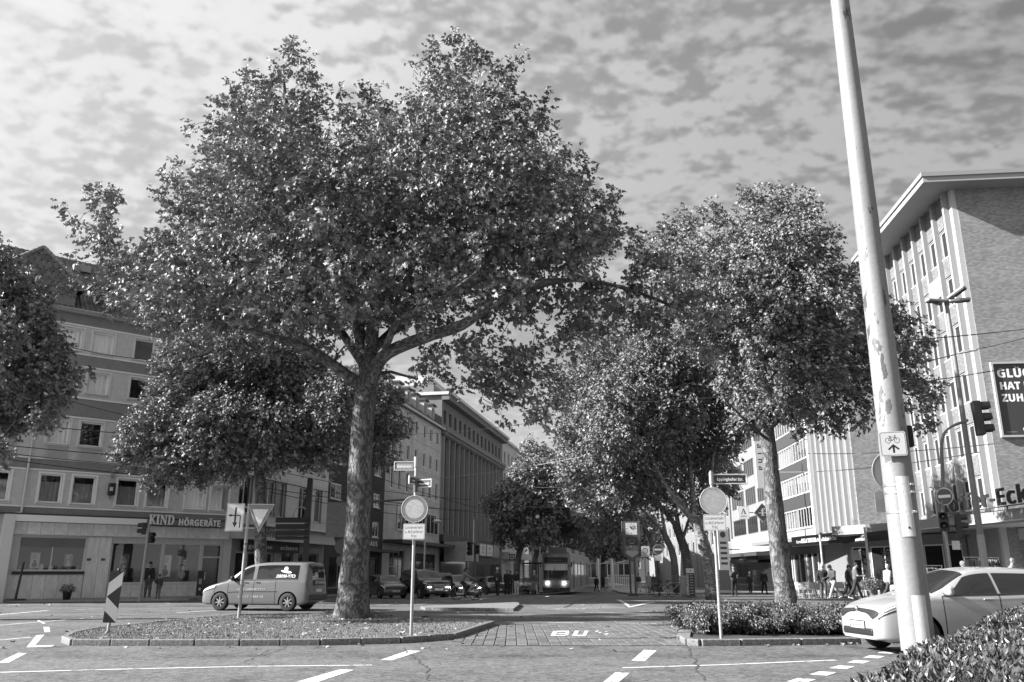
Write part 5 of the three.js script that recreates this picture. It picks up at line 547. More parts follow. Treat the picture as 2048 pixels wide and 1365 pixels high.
  board('shop_sign', 'dark board reading APOTHEKE under the pharmacy windows', V(26.2, 0, -103), V(25.9, 0, -91), 2.9, 1.0, [['APOTHEKE', 0.5, 0.52, 0.6, '#ccc', 'bold %px sans-serif', 'center', 0.6]], 40);
  hang('hanging_sign', 'narrow upright pale sign column left of the right street name post', 1447, 1100, 70, 0.85, 3.2, (c, W, H) => { c.fillStyle = '#333'; for (let k = 0; k < 5; k++) c.fillRect(W * 0.15, H * (0.3 + 0.13 * k), W * 0.7, H * 0.06); c.beginPath(); c.arc(W * 0.5, H * 0.12, W * 0.3, 0, 7); c.fill(); }, '#999');
}
// ---------------------------------------------------------------- poles and signs near the crossing
const P0 = (u, v, off) => gp(u, v, off);
const postM = mat(0.42, 0.5, { metalness: 0.3, map: rep(blotchT, 3) });
// the tall tapered pole in the near right corner
{
  const D = 9.0, base = V(at(1833, 1290, D).x + 0.02, 0, -D), ph = 12.4, peel = dataTex(512, 2048, (x, y) => { const a = fbm(x * 15, y * 70, 4, 15), b = fbm(x * 40 + 3, y * 260 + 7, 3, 40), big = fbm(x * 3 + 4, y * 7 + 2, 3, 3), c = sstep(0.69, 0.705, a * 0.52 + b * 0.24 + 0.36 * big); return lerp(0.88 + 0.10 * (fbm(x * 40, y * 500, 3, 40) - 0.5) + 0.10 * (fbm(x * 6, y * 24, 3, 6) - 0.5), 0.36 + 0.3 * b, c); }, true);
  const t = thing('tram_mast', 'tall tapering white mast with flaking paint standing in the hedge', 'mast', base), R = (y) => lerp(0.172, 0.078, y / ph);
  part(t, 'shaft', grid(40, 40, (u, v) => { const a = u * 6.2832, y = v * ph, p = V(Math.cos(a) * R(y), y, Math.sin(a) * R(y)); p.u = u; p.v = y / ph; return p; }, true), mat(0.28, 0.55, { map: peel, bumpMap: peel, bumpScale: 0.002 }));
  for (const [y, h, a] of [[0.95, 0.62, 1.65], [2.15, 0.62, 1.72]]) { const g = grid(8, 8, (u, v) => { const aa = a - 0.42 + 0.84 * u, y2 = y - h / 2 + h * v, r = R(y2) + 0.006; return V(Math.cos(aa) * r, y2, Math.sin(aa) * r); }); part(t, 'hatch', g, mat(0.66, 0.55, { map: rep(blotchT, 3), side: THREE.DoubleSide })); part(t, 'hatch_seam', grid(8, 8, (u, v) => { const aa = a - 0.445 + 0.89 * u, y2 = y - h / 2 - 0.01 + (h + 0.02) * v, r = R(y2) + 0.003; return V(Math.cos(aa) * r, y2, Math.sin(aa) * r); }), mat(0.2, 0.7, { side: THREE.DoubleSide })); }
  part(t, 'hatch_lock', sph(Math.cos(1.7) * (R(1.93) + 0.006), 1.93, Math.sin(1.7) * (R(1.93) + 0.006), 0.012, 8), M.black);
  const hy = (v) => at(1810, v, D).y; const bands = [hy(972), hy(987), hy(1026)]; for (const y of bands) { part(t, 'clamp_band', new THREE.CylinderGeometry(R(y) + 0.006, R(y) + 0.006, 0.025, 32, 1, true).translate(0, y, 0), M.steel); part(t, 'clamp_bolt', rb(Math.cos(1.2) * (R(y) + 0.012), y, Math.sin(1.2) * (R(y) + 0.012), 0.035, 0.03, 0.04, 0.006, 1), M.chrome); }
  // bicycle plate facing us
  const by = hy(893), bz = R(by) + 0.02; const b = thing('cycle_sign', 'small white sign with a bicycle and an upward arrow on the tall mast', 'sign', V(base.x - 0.085, by, base.z + bz), -0.32);
  part(b, 'plate', plate(0.262, 0.262, 0.03, 0.008), M.grey); part(b, 'face', face(0.256, 0.256, 0.028).translate(0, 0, 0.0095), textPlate(1400, 0.256, 0.256, '#a2a2a2', [(c, W) => { const k = W / 100; c.strokeStyle = '#222'; c.lineWidth = 2 * k; c.beginPath(); c.roundRect(3 * k, 3 * k, 94 * k, 94 * k, 9 * k); c.stroke(); c.lineWidth = 2.2 * k; for (const x of [32, 66]) { c.beginPath(); c.arc(x * k, 36 * k, 10.5 * k, 0, 7); c.stroke(); } c.beginPath(); for (const [i, [x, y]] of [[32, 36], [41, 22], [60, 22], [48, 37], [32, 36]].entries()) c[i ? 'lineTo' : 'moveTo'](x * k, y * k); c.moveTo(48 * k, 37 * k); c.lineTo(39 * k, 18 * k); c.moveTo(35 * k, 18 * k); c.lineTo(44 * k, 18 * k); c.moveTo(66 * k, 36 * k); c.lineTo(58 * k, 15 * k); c.lineTo(64 * k, 14 * k); c.stroke(); c.fillStyle = '#111'; c.fillRect(46 * k, 58 * k, 8 * k, 30 * k); c.lineWidth = 7 * k; c.strokeStyle = '#111'; c.beginPath(); c.moveTo(30 * k, 74 * k); c.lineTo(50 * k, 56 * k); c.lineTo(70 * k, 74 * k); c.stroke(); c.fillStyle = '#777'; for (const x of [34, 66]) { c.beginPath(); c.arc(x * k, 50 * k, 2 * k, 0, 7); c.fill(); } }]));
  // the backs of the signs that face the other way
  const rs = thing('sign_back', 'grey back of a round road sign behind the tall mast', 'sign', V(base.x + 0.02, hy(940), base.z - R(hy(940)) - 0.02), Math.PI); part(rs, 'plate', disc(0.21, 0.01), M.signBack); part(rs, 'rim', new THREE.TorusGeometry(0.21, 0.008, 8, 40), M.signBack);
  const rq = thing('sign_back', 'grey back of a rectangular plate lower on the tall mast', 'sign', V(base.x + 0.02, hy(1002), base.z - R(hy(1002)) - 0.02), Math.PI); part(rq, 'plate', plate(0.43, 0.22, 0.03, 0.008), M.signBack);
  const sm = thing('sign_back', 'small dark plate edge high behind the bicycle sign', 'sign', V(base.x + 0.16, hy(872), base.z - 0.1), 2.2); part(sm, 'plate', plate(0.22, 0.24, 0.03, 0.01), M.dark);
}
const post = (t, h, r = 0.038, m = postM) => { part(t, 'post', cyl(0, -0.1, 0, r, r, h + 0.1, 16), m); part(t, 'cap', sph(0, h, 0, r * 1.02, 10), M.iron); };
function strapPair(t, y, z = 0.045) { part(t, 'bracket', [bx(0, y, z, 0.11, 0.03, 0.03), bx(0, y, -0.02, 0.1, 0.03, 0.06)], M.steel); }
// round no-traffic signs with their supplementary plates
function trafficPost(name, label, u, v, vDisc, vPlate, off, tilt, tones) {
  const p = P0(u, v, off), D = -p.z, y = (vv) => at(u, vv, D).y - p.y, t = thing(name, label, 'road sign', p), top = at(u, tones.top, D).y - p.y; post(t, top, 0.036, postM);
  const disk = part(t, 'round_sign', disc(0.3, 0.014).translate(0, y(vDisc), 0.055), M.signBack); part(disk, 'rim', new THREE.TorusGeometry(0.3, 0.007, 8, 48).translate(0, y(vDisc), 0.06), M.light);
  part(disk, 'ring', new THREE.RingGeometry(0.213, 0.297, 48).translate(0, y(vDisc), 0.0632), tones.ring); part(disk, 'field', new THREE.CircleGeometry(0.213, 48).translate(0, y(vDisc), 0.0632), tones.field); part(disk, 'bolts', [-1, 1].flatMap((s) => [-1, 1].map((q) => sph(q * 0.05, y(vDisc) + s * 0.265, 0.064, 0.009, 6))), M.dark);
  const w = 0.5, h = 0.355, pl = part(t, 'supplementary_plate', plate(w, h, 0.035, 0.012).translate(0, y(vPlate), 0.05), M.signBack);
  part(pl, 'print', face(w - 0.004, h - 0.004, 0.034).translate(0, y(vPlate), 0.0635), textPlate(900, w, h, '#dedede', [(c, W, H) => { c.strokeStyle = '#333'; c.lineWidth = W * 0.014; c.beginPath(); c.roundRect(W * 0.025, H * 0.035, W * 0.95, H * 0.93, W * 0.07); c.stroke(); }, ['Linienverkehr', 0.5, 0.24, 0.235, '#1c1c1c', 'bold %px monospace', 'center', 0.86], ['u.Anlieferer', 0.5, 0.52, 0.235, '#1c1c1c', 'bold %px monospace', 'center', 0.84], ['frei', 0.5, 0.79, 0.235, '#1c1c1c', 'bold %px monospace', 'center', 0.27]]));
  strapPair(t, y(vPlate) + 0.1); strapPair(t, y(vPlate) - 0.1); strapPair(t, y(vDisc)); return [t, y, D];
}
function namePlate(t, text, x, y, z, w, h, turn, bg = '#3c3c3c', fg = '#eeeeee') {      // framed street name plate on an arm
  const g = new THREE.Group(); void g; const r = (geo) => geo.rotateY(turn).translate(x, y, z), s = part(t, 'street_name_plate', r(plate(w, h, 0.015, 0.02).translate(0, 0, -0.01)), M.iron);
  part(s, 'print', r(face(w - 0.02, h - 0.02, 0.01).translate(0, 0, 0.0115)), textPlate(700, w, h, bg, [[text, 0.5, 0.54, 0.62, fg, 'bold %px sans-serif', 'center', 0.88]]));
  part(s, 'frame', [rb(0, h / 2 + 0.02, 0, w + 0.07, 0.026, 0.035, 0.01), rb(0, -h / 2 - 0.02, 0, w + 0.07, 0.026, 0.035, 0.01), rb(w / 2 + 0.025, 0, 0, 0.024, h + 0.06, 0.035, 0.01), rb(-w / 2 - 0.025, 0, 0, 0.024, h + 0.06, 0.035, 0.01)].map(r), M.light);
}
{
  const ring = mat(0.3, 0.4, { map: rep(blotchT, 2) }), field = mat(0.66, 0.4, { map: rep(blotchT, 1.5) });
  const [t, y] = trafficPost('road_sign', 'post with a grey-ringed round sign and a Kaiserstr name plate on the grass island', 822, 1273, 1019, 1064, 0.1, 0, { ring, field, top: 917 });
  part(t, 'sleeve', cyl(0, y(935), 0, 0.058, 0.058, y(917) - y(935) + 0.03, 16), M.steel); namePlate(t, 'Kaiserstr.', -0.27, y(933), 0.0, 0.42, 0.15, 0.0, '#a6a6a6', '#ffffff');
  namePlate(t, 'ııııııı', -0.03, y(962), 0.05, 0.3, 0.13, 0.95); namePlate(t, 'Leineweberstr', 0.19, y(968), 0.04, 0.4, 0.13, -0.55);
  part(t, 'sleeve', cyl(0, y(985), 0, 0.05, 0.05, 0.3, 12), M.iron);
  const ring2 = mat(0.5, 0.4, { map: rep(blotchT, 2) }), field2 = mat(0.55, 0.4, { map: rep(blotchT, 1.5) });
  const [t2, y2] = trafficPost('road_sign', 'post with a faded round sign and an Eppinghofer Str name plate before the planting bed', 1443, 1277, 1003, 1046, 0.1, 0, { ring: ring2, field: field2, top: 944 });
  namePlate(t2, 'Eppinghofer Str.', 0.42, y2(959), 0.0, 0.70, 0.165, 0.0, '#333', '#f0f0f0'); part(t2, 'sleeve', cyl(0, y2(970), 0, 0.055, 0.055, y2(946) - y2(970), 14), M.steel);
  for (const tt of [t2]) { part(tt, 'cable_ties', Array.from({ length: 9 }, (_, k) => new THREE.TorusGeometry(0.037, 0.004, 5, 16).rotateX(Math.PI / 2 + 0.15).translate(0, 0.3 + k * 0.13, 0)), M.light); }
}
// striped island beacon
{
  const p = P0(215, 1268, 0.1), D = -p.z, h0 = at(215, 1246, D).y - p.y, h1 = at(222, 1143, D).y - p.y, w = 0.285, t = thing('island_beacon', 'leaning dark and white striped beacon at the left tip of the grass island', 'road sign', p, 0.35); t.rotation.z = -0.035;
  part(t, 'post', cyl(0, -0.1, 0, 0.036, 0.036, h0 + 0.3, 12), postM); part(t, 'foot', cyl(0, 0, 0, 0.075, 0.06, 0.05, 16), M.iron);
  const hh = h1 - h0; part(t, 'panel', plate(w, hh, 0.02, 0.02).translate(0, (h0 + h1) / 2, 0.05), M.signBack); part(t, 'print', face(w - 0.004, hh - 0.004, 0.02).translate(0, (h0 + h1) / 2, 0.0715), new THREE.MeshStandardMaterial({ roughness: 0.4, map: canvasTex(256, 1024, (c, W, H) => { c.fillStyle = '#dcdcdc'; c.fillRect(0, 0, W, H); c.fillStyle = '#343434'; const tri = (...q) => { c.beginPath(); q.forEach(([x, y], i) => c[i ? 'lineTo' : 'moveTo'](x * W, y * H)); c.fill(); }; tri([0, 0], [1, 0], [0, 0.235]); tri([1, 0.27], [1, 0.73], [0, 0.5]); tri([0, 0.77], [1, 1], [0, 1]); }) }));
  part(t, 'bolts', [-0.06, 0.06].flatMap((x) => [h0 + 0.03, h1 - 0.03].map((y) => sph(x, y, 0.075, 0.01, 6))), M.dark); part(t, 'knob', sph(0.03, h1 + 0.03, 0.04, 0.04, 10), M.black);
}
// give-way triangle and lane sign on one post
{
  const p = P0(477, 1238, 0.1), D = -p.z, y = (v) => at(480, v, D).y - p.y, t = thing('road_sign', 'post with a give-way triangle and a square turning-priority sign on the grass island', 'road sign', p); t.rotation.z = -0.012; post(t, y(1013), 0.052, postM);
  const k = zcOf(at(480, 1040, D)) / FPX, tx = 25 * k, ty = y(1037), tw = 56 * k, th = 58 * k; const tri = (s, z, d) => { const a = [[-tw / 2 * s, th * 0.5 * s], [0, -th * 0.5 * s], [tw / 2 * s, th * 0.5 * s]]; return [a, z, d]; };
  const tr = part(t, 'give_way_sign', prism(tri(0.94)[0], 0.012, 0.012).translate(tx, ty, 0.07), M.white); part(tr, 'border', prism(tri(0.92)[0], 0.002).translate(tx, ty, 0.0955), mat(0.2, 0.4)); part(tr, 'field', prism([[-tw * 0.29, th * 0.30], [0, -th * 0.29], [tw * 0.29, th * 0.30]], 0.002).translate(tx, ty, 0.099), mat(0.9, 0.4, { map: rep(blotchT, 2) }));
  const sw = 36 * k, sh = 55 * k, sx = -25 * k, sy = y(1036); const sq = part(t, 'priority_sign', plate(sw, sh, 0.03, 0.014).translate(sx, sy, 0.06), M.signBack); part(sq, 'print', face(sw - 0.004, sh - 0.004, 0.03).translate(sx, sy, 0.0755), textPlate(500, sw, sh, '#d8d8d8', [(c, W, H) => { c.strokeStyle = '#2a2a2a'; c.lineWidth = W * 0.02; c.beginPath(); c.roundRect(W * 0.03, H * 0.02, W * 0.94, H * 0.96, W * 0.08); c.stroke(); c.fillStyle = '#222'; c.fillRect(W * 0.47, H * 0.14, W * 0.1, H * 0.55); c.beginPath(); c.moveTo(W * 0.38, H * 0.68); c.lineTo(W * 0.66, H * 0.68); c.lineTo(W * 0.52, H * 0.86); c.fill(); c.lineWidth = W * 0.06; c.strokeStyle = '#222'; c.beginPath(); c.moveTo(W * 0.24, H * 0.43); c.lineTo(W * 0.74, H * 0.43); c.quadraticCurveTo(W * 0.8, H * 0.43, W * 0.8, H * 0.5); c.lineTo(W * 0.8, H * 0.87); c.stroke(); c.beginPath(); c.moveTo(W * 0.1, H * 0.43); c.lineTo(W * 0.3, H * 0.37); c.lineTo(W * 0.3, H * 0.49); c.fill(); }]));
  part(t, 'cross_bar', [bx((sx + tx) / 2, y(1015), 0.04, 0.72, 0.035, 0.03), bx((sx + tx) / 2 - 0.02, y(1057), 0.04, 0.5, 0.035, 0.03)], M.steel); part(t, 'band', [cyl(0, y(1090), 0, 0.056, 0.056, 0.04, 16)], M.iron);
}
// signal heads
function signalHead(parent, n, at3, turn, s = 1, hood = true) {         // dark box of n lamps, facing +z before turning
  const H = n * 0.3 * s, put = (g) => g.rotateY(turn).translate(at3.x, at3.y, at3.z), b = part(parent, 'signal_head', put(rb(0, 0, 0, 0.3 * s, H, 0.2 * s, 0.03)), M.black);
  for (let k = 0; k < n; k++) { const y = H / 2 - 0.15 * s - k * 0.3 * s; part(b, 'lens', put(new THREE.SphereGeometry(0.1 * s, 16, 8, 0, 7, 0, 1.2).rotateX(Math.PI / 2).scale(1, 1, 0.4).translate(0, y, 0.085 * s)), M.glass); if (hood) part(b, 'visor', put(new THREE.CylinderGeometry(0.125 * s, 0.135 * s, 0.24 * s, 18, 1, true, -2.2, 4.4).rotateX(Math.PI / 2).rotateZ(Math.PI).translate(0, y, 0.2 * s)), mat(0.02, 0.5, { side: THREE.DoubleSide })); }
  return b;
}
{
  const p = V(at(283, 1160, 44.4).x, 0.12 + gnd(-44.4), -44.4), D = 44.4, y = (v) => at(290, v, D).y - p.y, t = thing('traffic_light', 'traffic light post with two small signal heads before the hearing aid shop', 'traffic light', p); t.rotation.z = -0.02; part(t, 'post', cyl(0, -0.1, 0, 0.085, 0.07, y(1048) + 0.1, 16), mat(0.42, 0.6, { map: rep(blotchT, 3) })); signalHead(t, 2, V(-0.22, y(1058), 0.05), -1.3, 1); signalHead(t, 2, V(0.25, y(1076), 0.1), 0.7, 0.9); part(t, 'bracket', [bx(-0.1, y(1055), 0, 0.25, 0.05, 0.05), bx(0.12, y(1076), 0.03, 0.25, 0.05, 0.05)], M.iron);
}
{
  // right: curved arm with overhead signal, low heads and a no-entry sign
  const D = 30, p = V(at(1905, 1180, D).x, 0.12, -D), f = (u, v) => at(u, v, D).sub(p), t = thing('traffic_light', 'bent pole with an overhanging signal head and a no-entry disc behind the white car', 'traffic light', p);
  const pts = [V(0, 0, 0), V(0, f(1890, 1050).y, 0), f(1886, 950), f(1884, 890), f(1889, 868), f(1902, 855), f(1936, 841)]; part(t, 'arm', limb(pts, [0.075, 0.07, 0.065, 0.06, 0.055, 0.05, 0.05], 14, 6), mat(0.12, 0.5)); part(t, 'lower_sleeve', cyl(0, 0, 0, 0.082, 0.08, f(1895, 1050).y, 16), mat(0.4, 0.6, { map: rep(blotchT, 3) }));
  const kk = zcOf(at(1950, 838, D)) / FPX; const hd = f(1957, 837); const b = signalHead(t, 3, V(0, 0, 0), 1.25, 1.5 * 0.92); b.position.copy(hd); b.rotation.z = 0.03; void kk;
  const ne = f(1888, 994); const ds = part(t, 'no_entry_disc', disc(0.3, 0.015).rotateY(-0.95).translate(ne.x - 0.03, ne.y, 0.12), M.light); part(ds, 'field', disc(0.275, 0.012).translate(0, 0, 0.006).rotateY(-0.95).translate(ne.x - 0.03, ne.y, 0.12), mat(0.06, 0.4)); part(ds, 'bar', new THREE.BoxGeometry(0.44, 0.1, 0.012).translate(0, 0, 0.013).rotateY(-0.95).translate(ne.x - 0.03, ne.y, 0.12), M.white);
  signalHead(t, 2, f(1886, 1044).add(V(-0.02, 0, 0.12)), -0.5, 1.05); signalHead(t, 3, f(1913, 1053).add(V(0.05, 0, 0.05)), 1.25, 0.95); part(t, 'bracket', bx(f(1900, 1053).x, f(1900, 1053).y, 0, 0.5, 0.08, 0.08), M.iron); part(t, 'notice', plate(0.25, 0.3, 0.01, 0.01).rotateY(-0.4).translate(f(1908, 1062).x - 0.05, f(1908, 1062).y - 0.5, 0.12), M.light);
}
{
  // slim lamp pole with three flat lamp heads
  const D = 31, b = at(1977, 1180, D), p = V(b.x, 0.12, -D), top = at(1897, 606, D).sub(p), t = thing('street_lamp', 'slim tall street lamp with three flat lamp heads at its top', 'street lamp', p), h = top.y;
  part(t, 'pole', limb([V(0, 0, 0), V(0, h * 0.5, 0), V(0, h, 0)], [0.13, 0.1, 0.07], 14, 6), mat(0.17, 0.5)); part(t, 'pole_sleeve', limb([V(0, 0, 0), V(0, h * 0.23, 0)], [0.136, 0.128], 14, 4), mat(0.42, 0.6, { map: rep(blotchT, 3) }));
  for (const [a, l, up] of [[Math.PI - 0.15, 0.85, 0.02], [0.35, 0.55, 0.0], [0.9, 0.5, 0.5]]) { const d = V(Math.cos(a), 0, Math.sin(a) * 0.9); const g = rb(0.35, 0, 0, 0.75, 0.11, 0.3, 0.05, 3); const q = (x) => x.rotateZ(up * 0.9).rotateY(-a).translate(d.x * 0.12, h + 0.05 + up * 0.2, d.z * 0.12); const hd = part(t, 'lamp_head', q(g), mat(0.3, 0.5)); part(hd, 'lamp_glass', q(rb(0.45, -0.065, 0, 0.5, 0.03, 0.24, 0.01)), M.dark); }
  part(t, 'collar', cyl(0, h - 0.1, 0, 0.09, 0.09, 0.2, 14), M.iron);
}
// ---------------------------------------------------------------- street furniture further back
function bellLamp(label, u, vBase, vTop, D, side, group) {
  const x = at(u, 1140, D).x, p = V(x, 0.12 + gnd(-D), -D), h = at(u, vTop, D).y - p.y, t = thing('street_lamp', label, 'street lamp', p, 0, group), R = 0.42; part(t, 'pole', cyl(0, -0.2, 0, 0.07, 0.05, h - R + 0.2, 12), mat(0.5, 0.5));
  const pts = Array.from({ length: 9 }, (_, k) => { const a = Math.PI * k / 8; return V(side * (R - R * Math.cos(a)), h - R + R * Math.sin(a), 0); }); part(t, 'arc', limb(pts, [0.035, 0.035], 8, 2), mat(0.5, 0.5)); const hd = part(t, 'lamp_shade', new THREE.LatheGeometry([[0.05, 0.42], [0.07, 0.25], [0.16, 0.12], [0.34, 0.0], [0.33, -0.02], [0.14, 0.08], [0.0, 0.1]].map(([a, b]) => new THREE.Vector2(a, b)), 20).translate(side * 2 * R, h - R - 0.42, 0), mat(0.45, 0.4)); part(hd, 'lamp_globe', sph(side * 2 * R, h - R - 0.42, 0, 0.17, 12), mat(0.6, 0.3)); return t;
}
bellLamp('bell-shaped street lamp on a hooked pole right of the round Kaiserstr sign', 848, 1195, 1020, 62, 1); bellLamp('bell-shaped street lamp beside the dark direction boards', 606, 1195, 1015, 56, -1); bellLamp('bell-shaped street lamp over the tram stop', 1080, 1180, 1092, 88, 1);
{ const h = thing('hanging_lamp', 'bell-shaped lamp hanging from a wire right of the dark signal mast', 'street lamp', at(622, 992, 50)); part(h, 'lamp_shade', new THREE.LatheGeometry([[0.05, 0.42], [0.07, 0.25], [0.16, 0.12], [0.34, 0.0], [0.33, -0.02], [0.14, 0.08], [0.0, 0.1]].map(([a, b]) => new THREE.Vector2(a, b)), 20), mat(0.45, 0.4)); part(h, 'lamp_globe', sph(0, 0, 0, 0.17, 12), mat(0.6, 0.3)); part(h, 'hanger', rod(V(0, 0.4, 0), V(0, 0.95, 0), 0.03), M.iron); }
{ // dark mast with direction boards
  const D = 47, x = at(609, 1140, D).x, p = V(x, 0.1, -D), f = (u, v) => at(u, v, D).sub(p), t = thing('direction_sign', 'dark square mast carrying four black direction boards behind the van', 'road sign', p); part(t, 'mast', rb(0, f(609, 957).y / 2, 0, 0.28, f(609, 957).y, 0.28, 0.03), mat(0.04, 0.5));
  [[1036, 1047], [1049, 1060], [1063, 1073], [1074, 1081]].forEach(([a, b]) => { const q = f(586, (a + b) / 2), h = (b - a) * 0.0275, bd = part(t, 'board', rb(q.x, q.y, 0.2, 1.82, h * 0.96, 0.08, 0.02), M.black); part(bd, 'edge_strip', bx(q.x, q.y - h * 0.47, 0.245, 1.78, 0.018, 0.01), M.grey); });
  const D2 = 44, gx = at(686, 1140, D2), g = thing('sign_back', 'large grey back of a hanging road sign left of the big trunk', 'road sign', V(gx.x, at(686, 1040, D2).y, -D2), 0.12); part(g, 'panel', plate(1.95, 1.75, 0.05, 0.03), M.signBack); part(g, 'stiffeners', [bx(0, 0.5, -0.03, 1.9, 0.06, 0.04), bx(0, -0.3, -0.03, 1.9, 0.06, 0.04), bx(0, -0.12, 0.04, 1.9, 0.02, 0.02)], M.grey); part(g, 'gantry_arm', rod(V(0.2, 0.85, -0.1), V(3.3, 1.08, -0.1), 0.07, 0.045), M.iron);
  const D3 = 46, rx = P0(705, 1196, 0), rd = thing('sign_back', 'round dark sign back low beside the big trunk', 'road sign', V(at(683, 1140, D3).x, 0, -D3)); part(rd, 'post', cyl(0, 0, 0, 0.04, 0.04, 3.2, 10), postM); part(rd, 'disc', disc(0.42, 0.02).translate(0, 2.75, 0.06), mat(0.12, 0.5)); part(rd, 'disc', disc(0.3, 0.02).translate(0, 2.0, 0.06), mat(0.12, 0.5)); void rx;
}
{ // dark signal mast with pale column beside the tram stop
  const D = 58, p = V(at(950, 1140, D).x, gnd(-D), -D), f = (u, v) => at(u, v, D).sub(p), t = thing('traffic_light', 'dark signal mast with a tall narrow box beside the cyclist', 'traffic light', p); part(t, 'post', cyl(0, 0, 0, 0.09, 0.08, f(952, 1036).y, 12), M.iron); part(t, 'tall_box', rb(0.0, (f(950, 1036).y + f(950, 1090).y) / 2, 0.02, 0.36, f(950, 1036).y - f(950, 1090).y, 0.2, 0.03), mat(0.12, 0.5)); part(t, 'pale_strip', rb(-0.12, (f(950, 1036).y + f(950, 1090).y) / 2, 0.125, 0.08, f(950, 1040).y - f(950, 1086).y, 0.02, 0.005), mat(0.45, 0.5)); signalHead(t, 3, f(943, 1098).add(V(-0.1, 0, 0.1)), -0.3, 1.0); signalHead(t, 2, f(951, 1100).add(V(0.1, 0, 0.12)), 0.2, 1.0);
}
{ // clock column
  const D = 56, b = P0(1265, 1188, 0.12), p = V(at(1265, 1140, D).x, gnd(-D) + 0.12, -D), f = (u, v) => at(u, v, D).sub(p), t = thing('clock_column', 'tall advertising column with a square clock and a pointed lower end', 'clock', p), y0 = f(1265, 1121).y, y1 = f(1265, 1045).y, k = zcOf(at(1265, 1090, D)) / FPX, w = 33 * k; void b;
  const out = (s) => [[-w / 2 * s, y0 + 12 * k], [0, y0 - 2 * k], [w / 2 * s, y0 + 12 * k], [w / 2 * s, y1], [-w / 2 * s, y1]]; part(t, 'case', prism(out(1), 0.3, 0.02).translate(0, 0, -0.15), mat(0.14, 0.4)); part(t, 'side_strip', [bx(-w / 2 - 0.03, (y0 + y1) / 2 + 0.25, 0, 0.06, (y1 - y0) * 0.85, 0.34), bx(w / 2 + 0.03, (y0 + y1) / 2 + 0.25, 0, 0.06, (y1 - y0) * 0.85, 0.34)], M.iron);
  const cs = 23 * k, cy = f(1265, 1058.5).y; const cf = part(t, 'clock_face', face(cs, cs, 0.01).translate(0, cy, 0.176), textPlate(260, cs, cs, '#f4f4f4', [(c, W) => { c.fillStyle = '#333'; for (let i = 0; i < 12; i++) { c.save(); c.translate(W / 2, W / 2); c.rotate(i * Math.PI / 6); const l = i % 3 ? 0.05 : 0.1; c.fillRect(-W * (i % 3 ? 0.012 : 0.03), -W * 0.44, W * (i % 3 ? 0.024 : 0.06), W * l); c.restore(); } }]));
  part(cf, 'clock_hand', new THREE.BoxGeometry(0.05, cs * 0.27, 0.01).translate(0, cs * 0.13, 0).rotateZ(0.5).translate(0, cy, 0.184), M.black); part(cf, 'clock_hand', new THREE.BoxGeometry(0.035, cs * 0.4, 0.01).translate(0, cs * 0.19, 0).rotateZ(-0.55).translate(0, cy, 0.19), M.black);
  const ah = f(1265, 1074).y - f(1265, 1092).y, aw = 24 * k; part(t, 'advert', face(aw, ah, 0.01).translate(0, f(1265, 1083).y, 0.176), textPlate(200, aw, ah, '#444', [(c, W, H) => { c.strokeStyle = '#bbb'; c.lineWidth = 3; c.beginPath(); c.moveTo(W * 0.2, H * 0.5); c.quadraticCurveTo(W * 0.5, H * 0.1, W * 0.8, H * 0.45); c.lineTo(W * 0.75, H * 0.6); c.lineTo(W * 0.22, H * 0.6); c.closePath(); c.stroke(); c.fillStyle = '#bbb'; c.fillRect(W * 0.3, H * 0.75, W * 0.4, H * 0.06); }]));
  const lh = f(1265, 1092).y - f(1265, 1101).y; part(t, 'advert_picture', face(aw, lh, 0.01).translate(0, f(1265, 1096.5).y, 0.177), textPlate(200, aw, lh, '#8a8a8a', [(c, W, H) => { const r = rng(4); for (let i = 0; i < 60; i++) { const g = 60 + r() * 150 | 0; c.fillStyle = `rgb(${g},${g},${g})`; c.beginPath(); c.ellipse(r() * W, r() * H, W * 0.06, H * 0.12, r() * 3, 0, 7); c.fill(); } }])); part(t, 'advert_base', shapeFace([[-aw / 2, f(1265, 1102).y], [aw / 2, f(1265, 1102).y], [aw / 2, f(1265, 1108).y], [0, f(1265, 1116).y], [-aw / 2, f(1265, 1108).y]].map(([x, y]) => [x, y]).reverse(), 1, 1).translate(0, 0, 0.177), mat(0.5, 0.5));
  part(t, 'leg', [bx(-0.16, y0 / 2, 0, 0.1, y0, 0.14)], M.iron); part(t, 'leg', [bx(0.16, y0 / 2, 0, 0.1, y0, 0.14)], M.iron); part(t, 'base', bx(0, 0.05, 0, 0.6, 0.1, 0.4), M.iron);
}
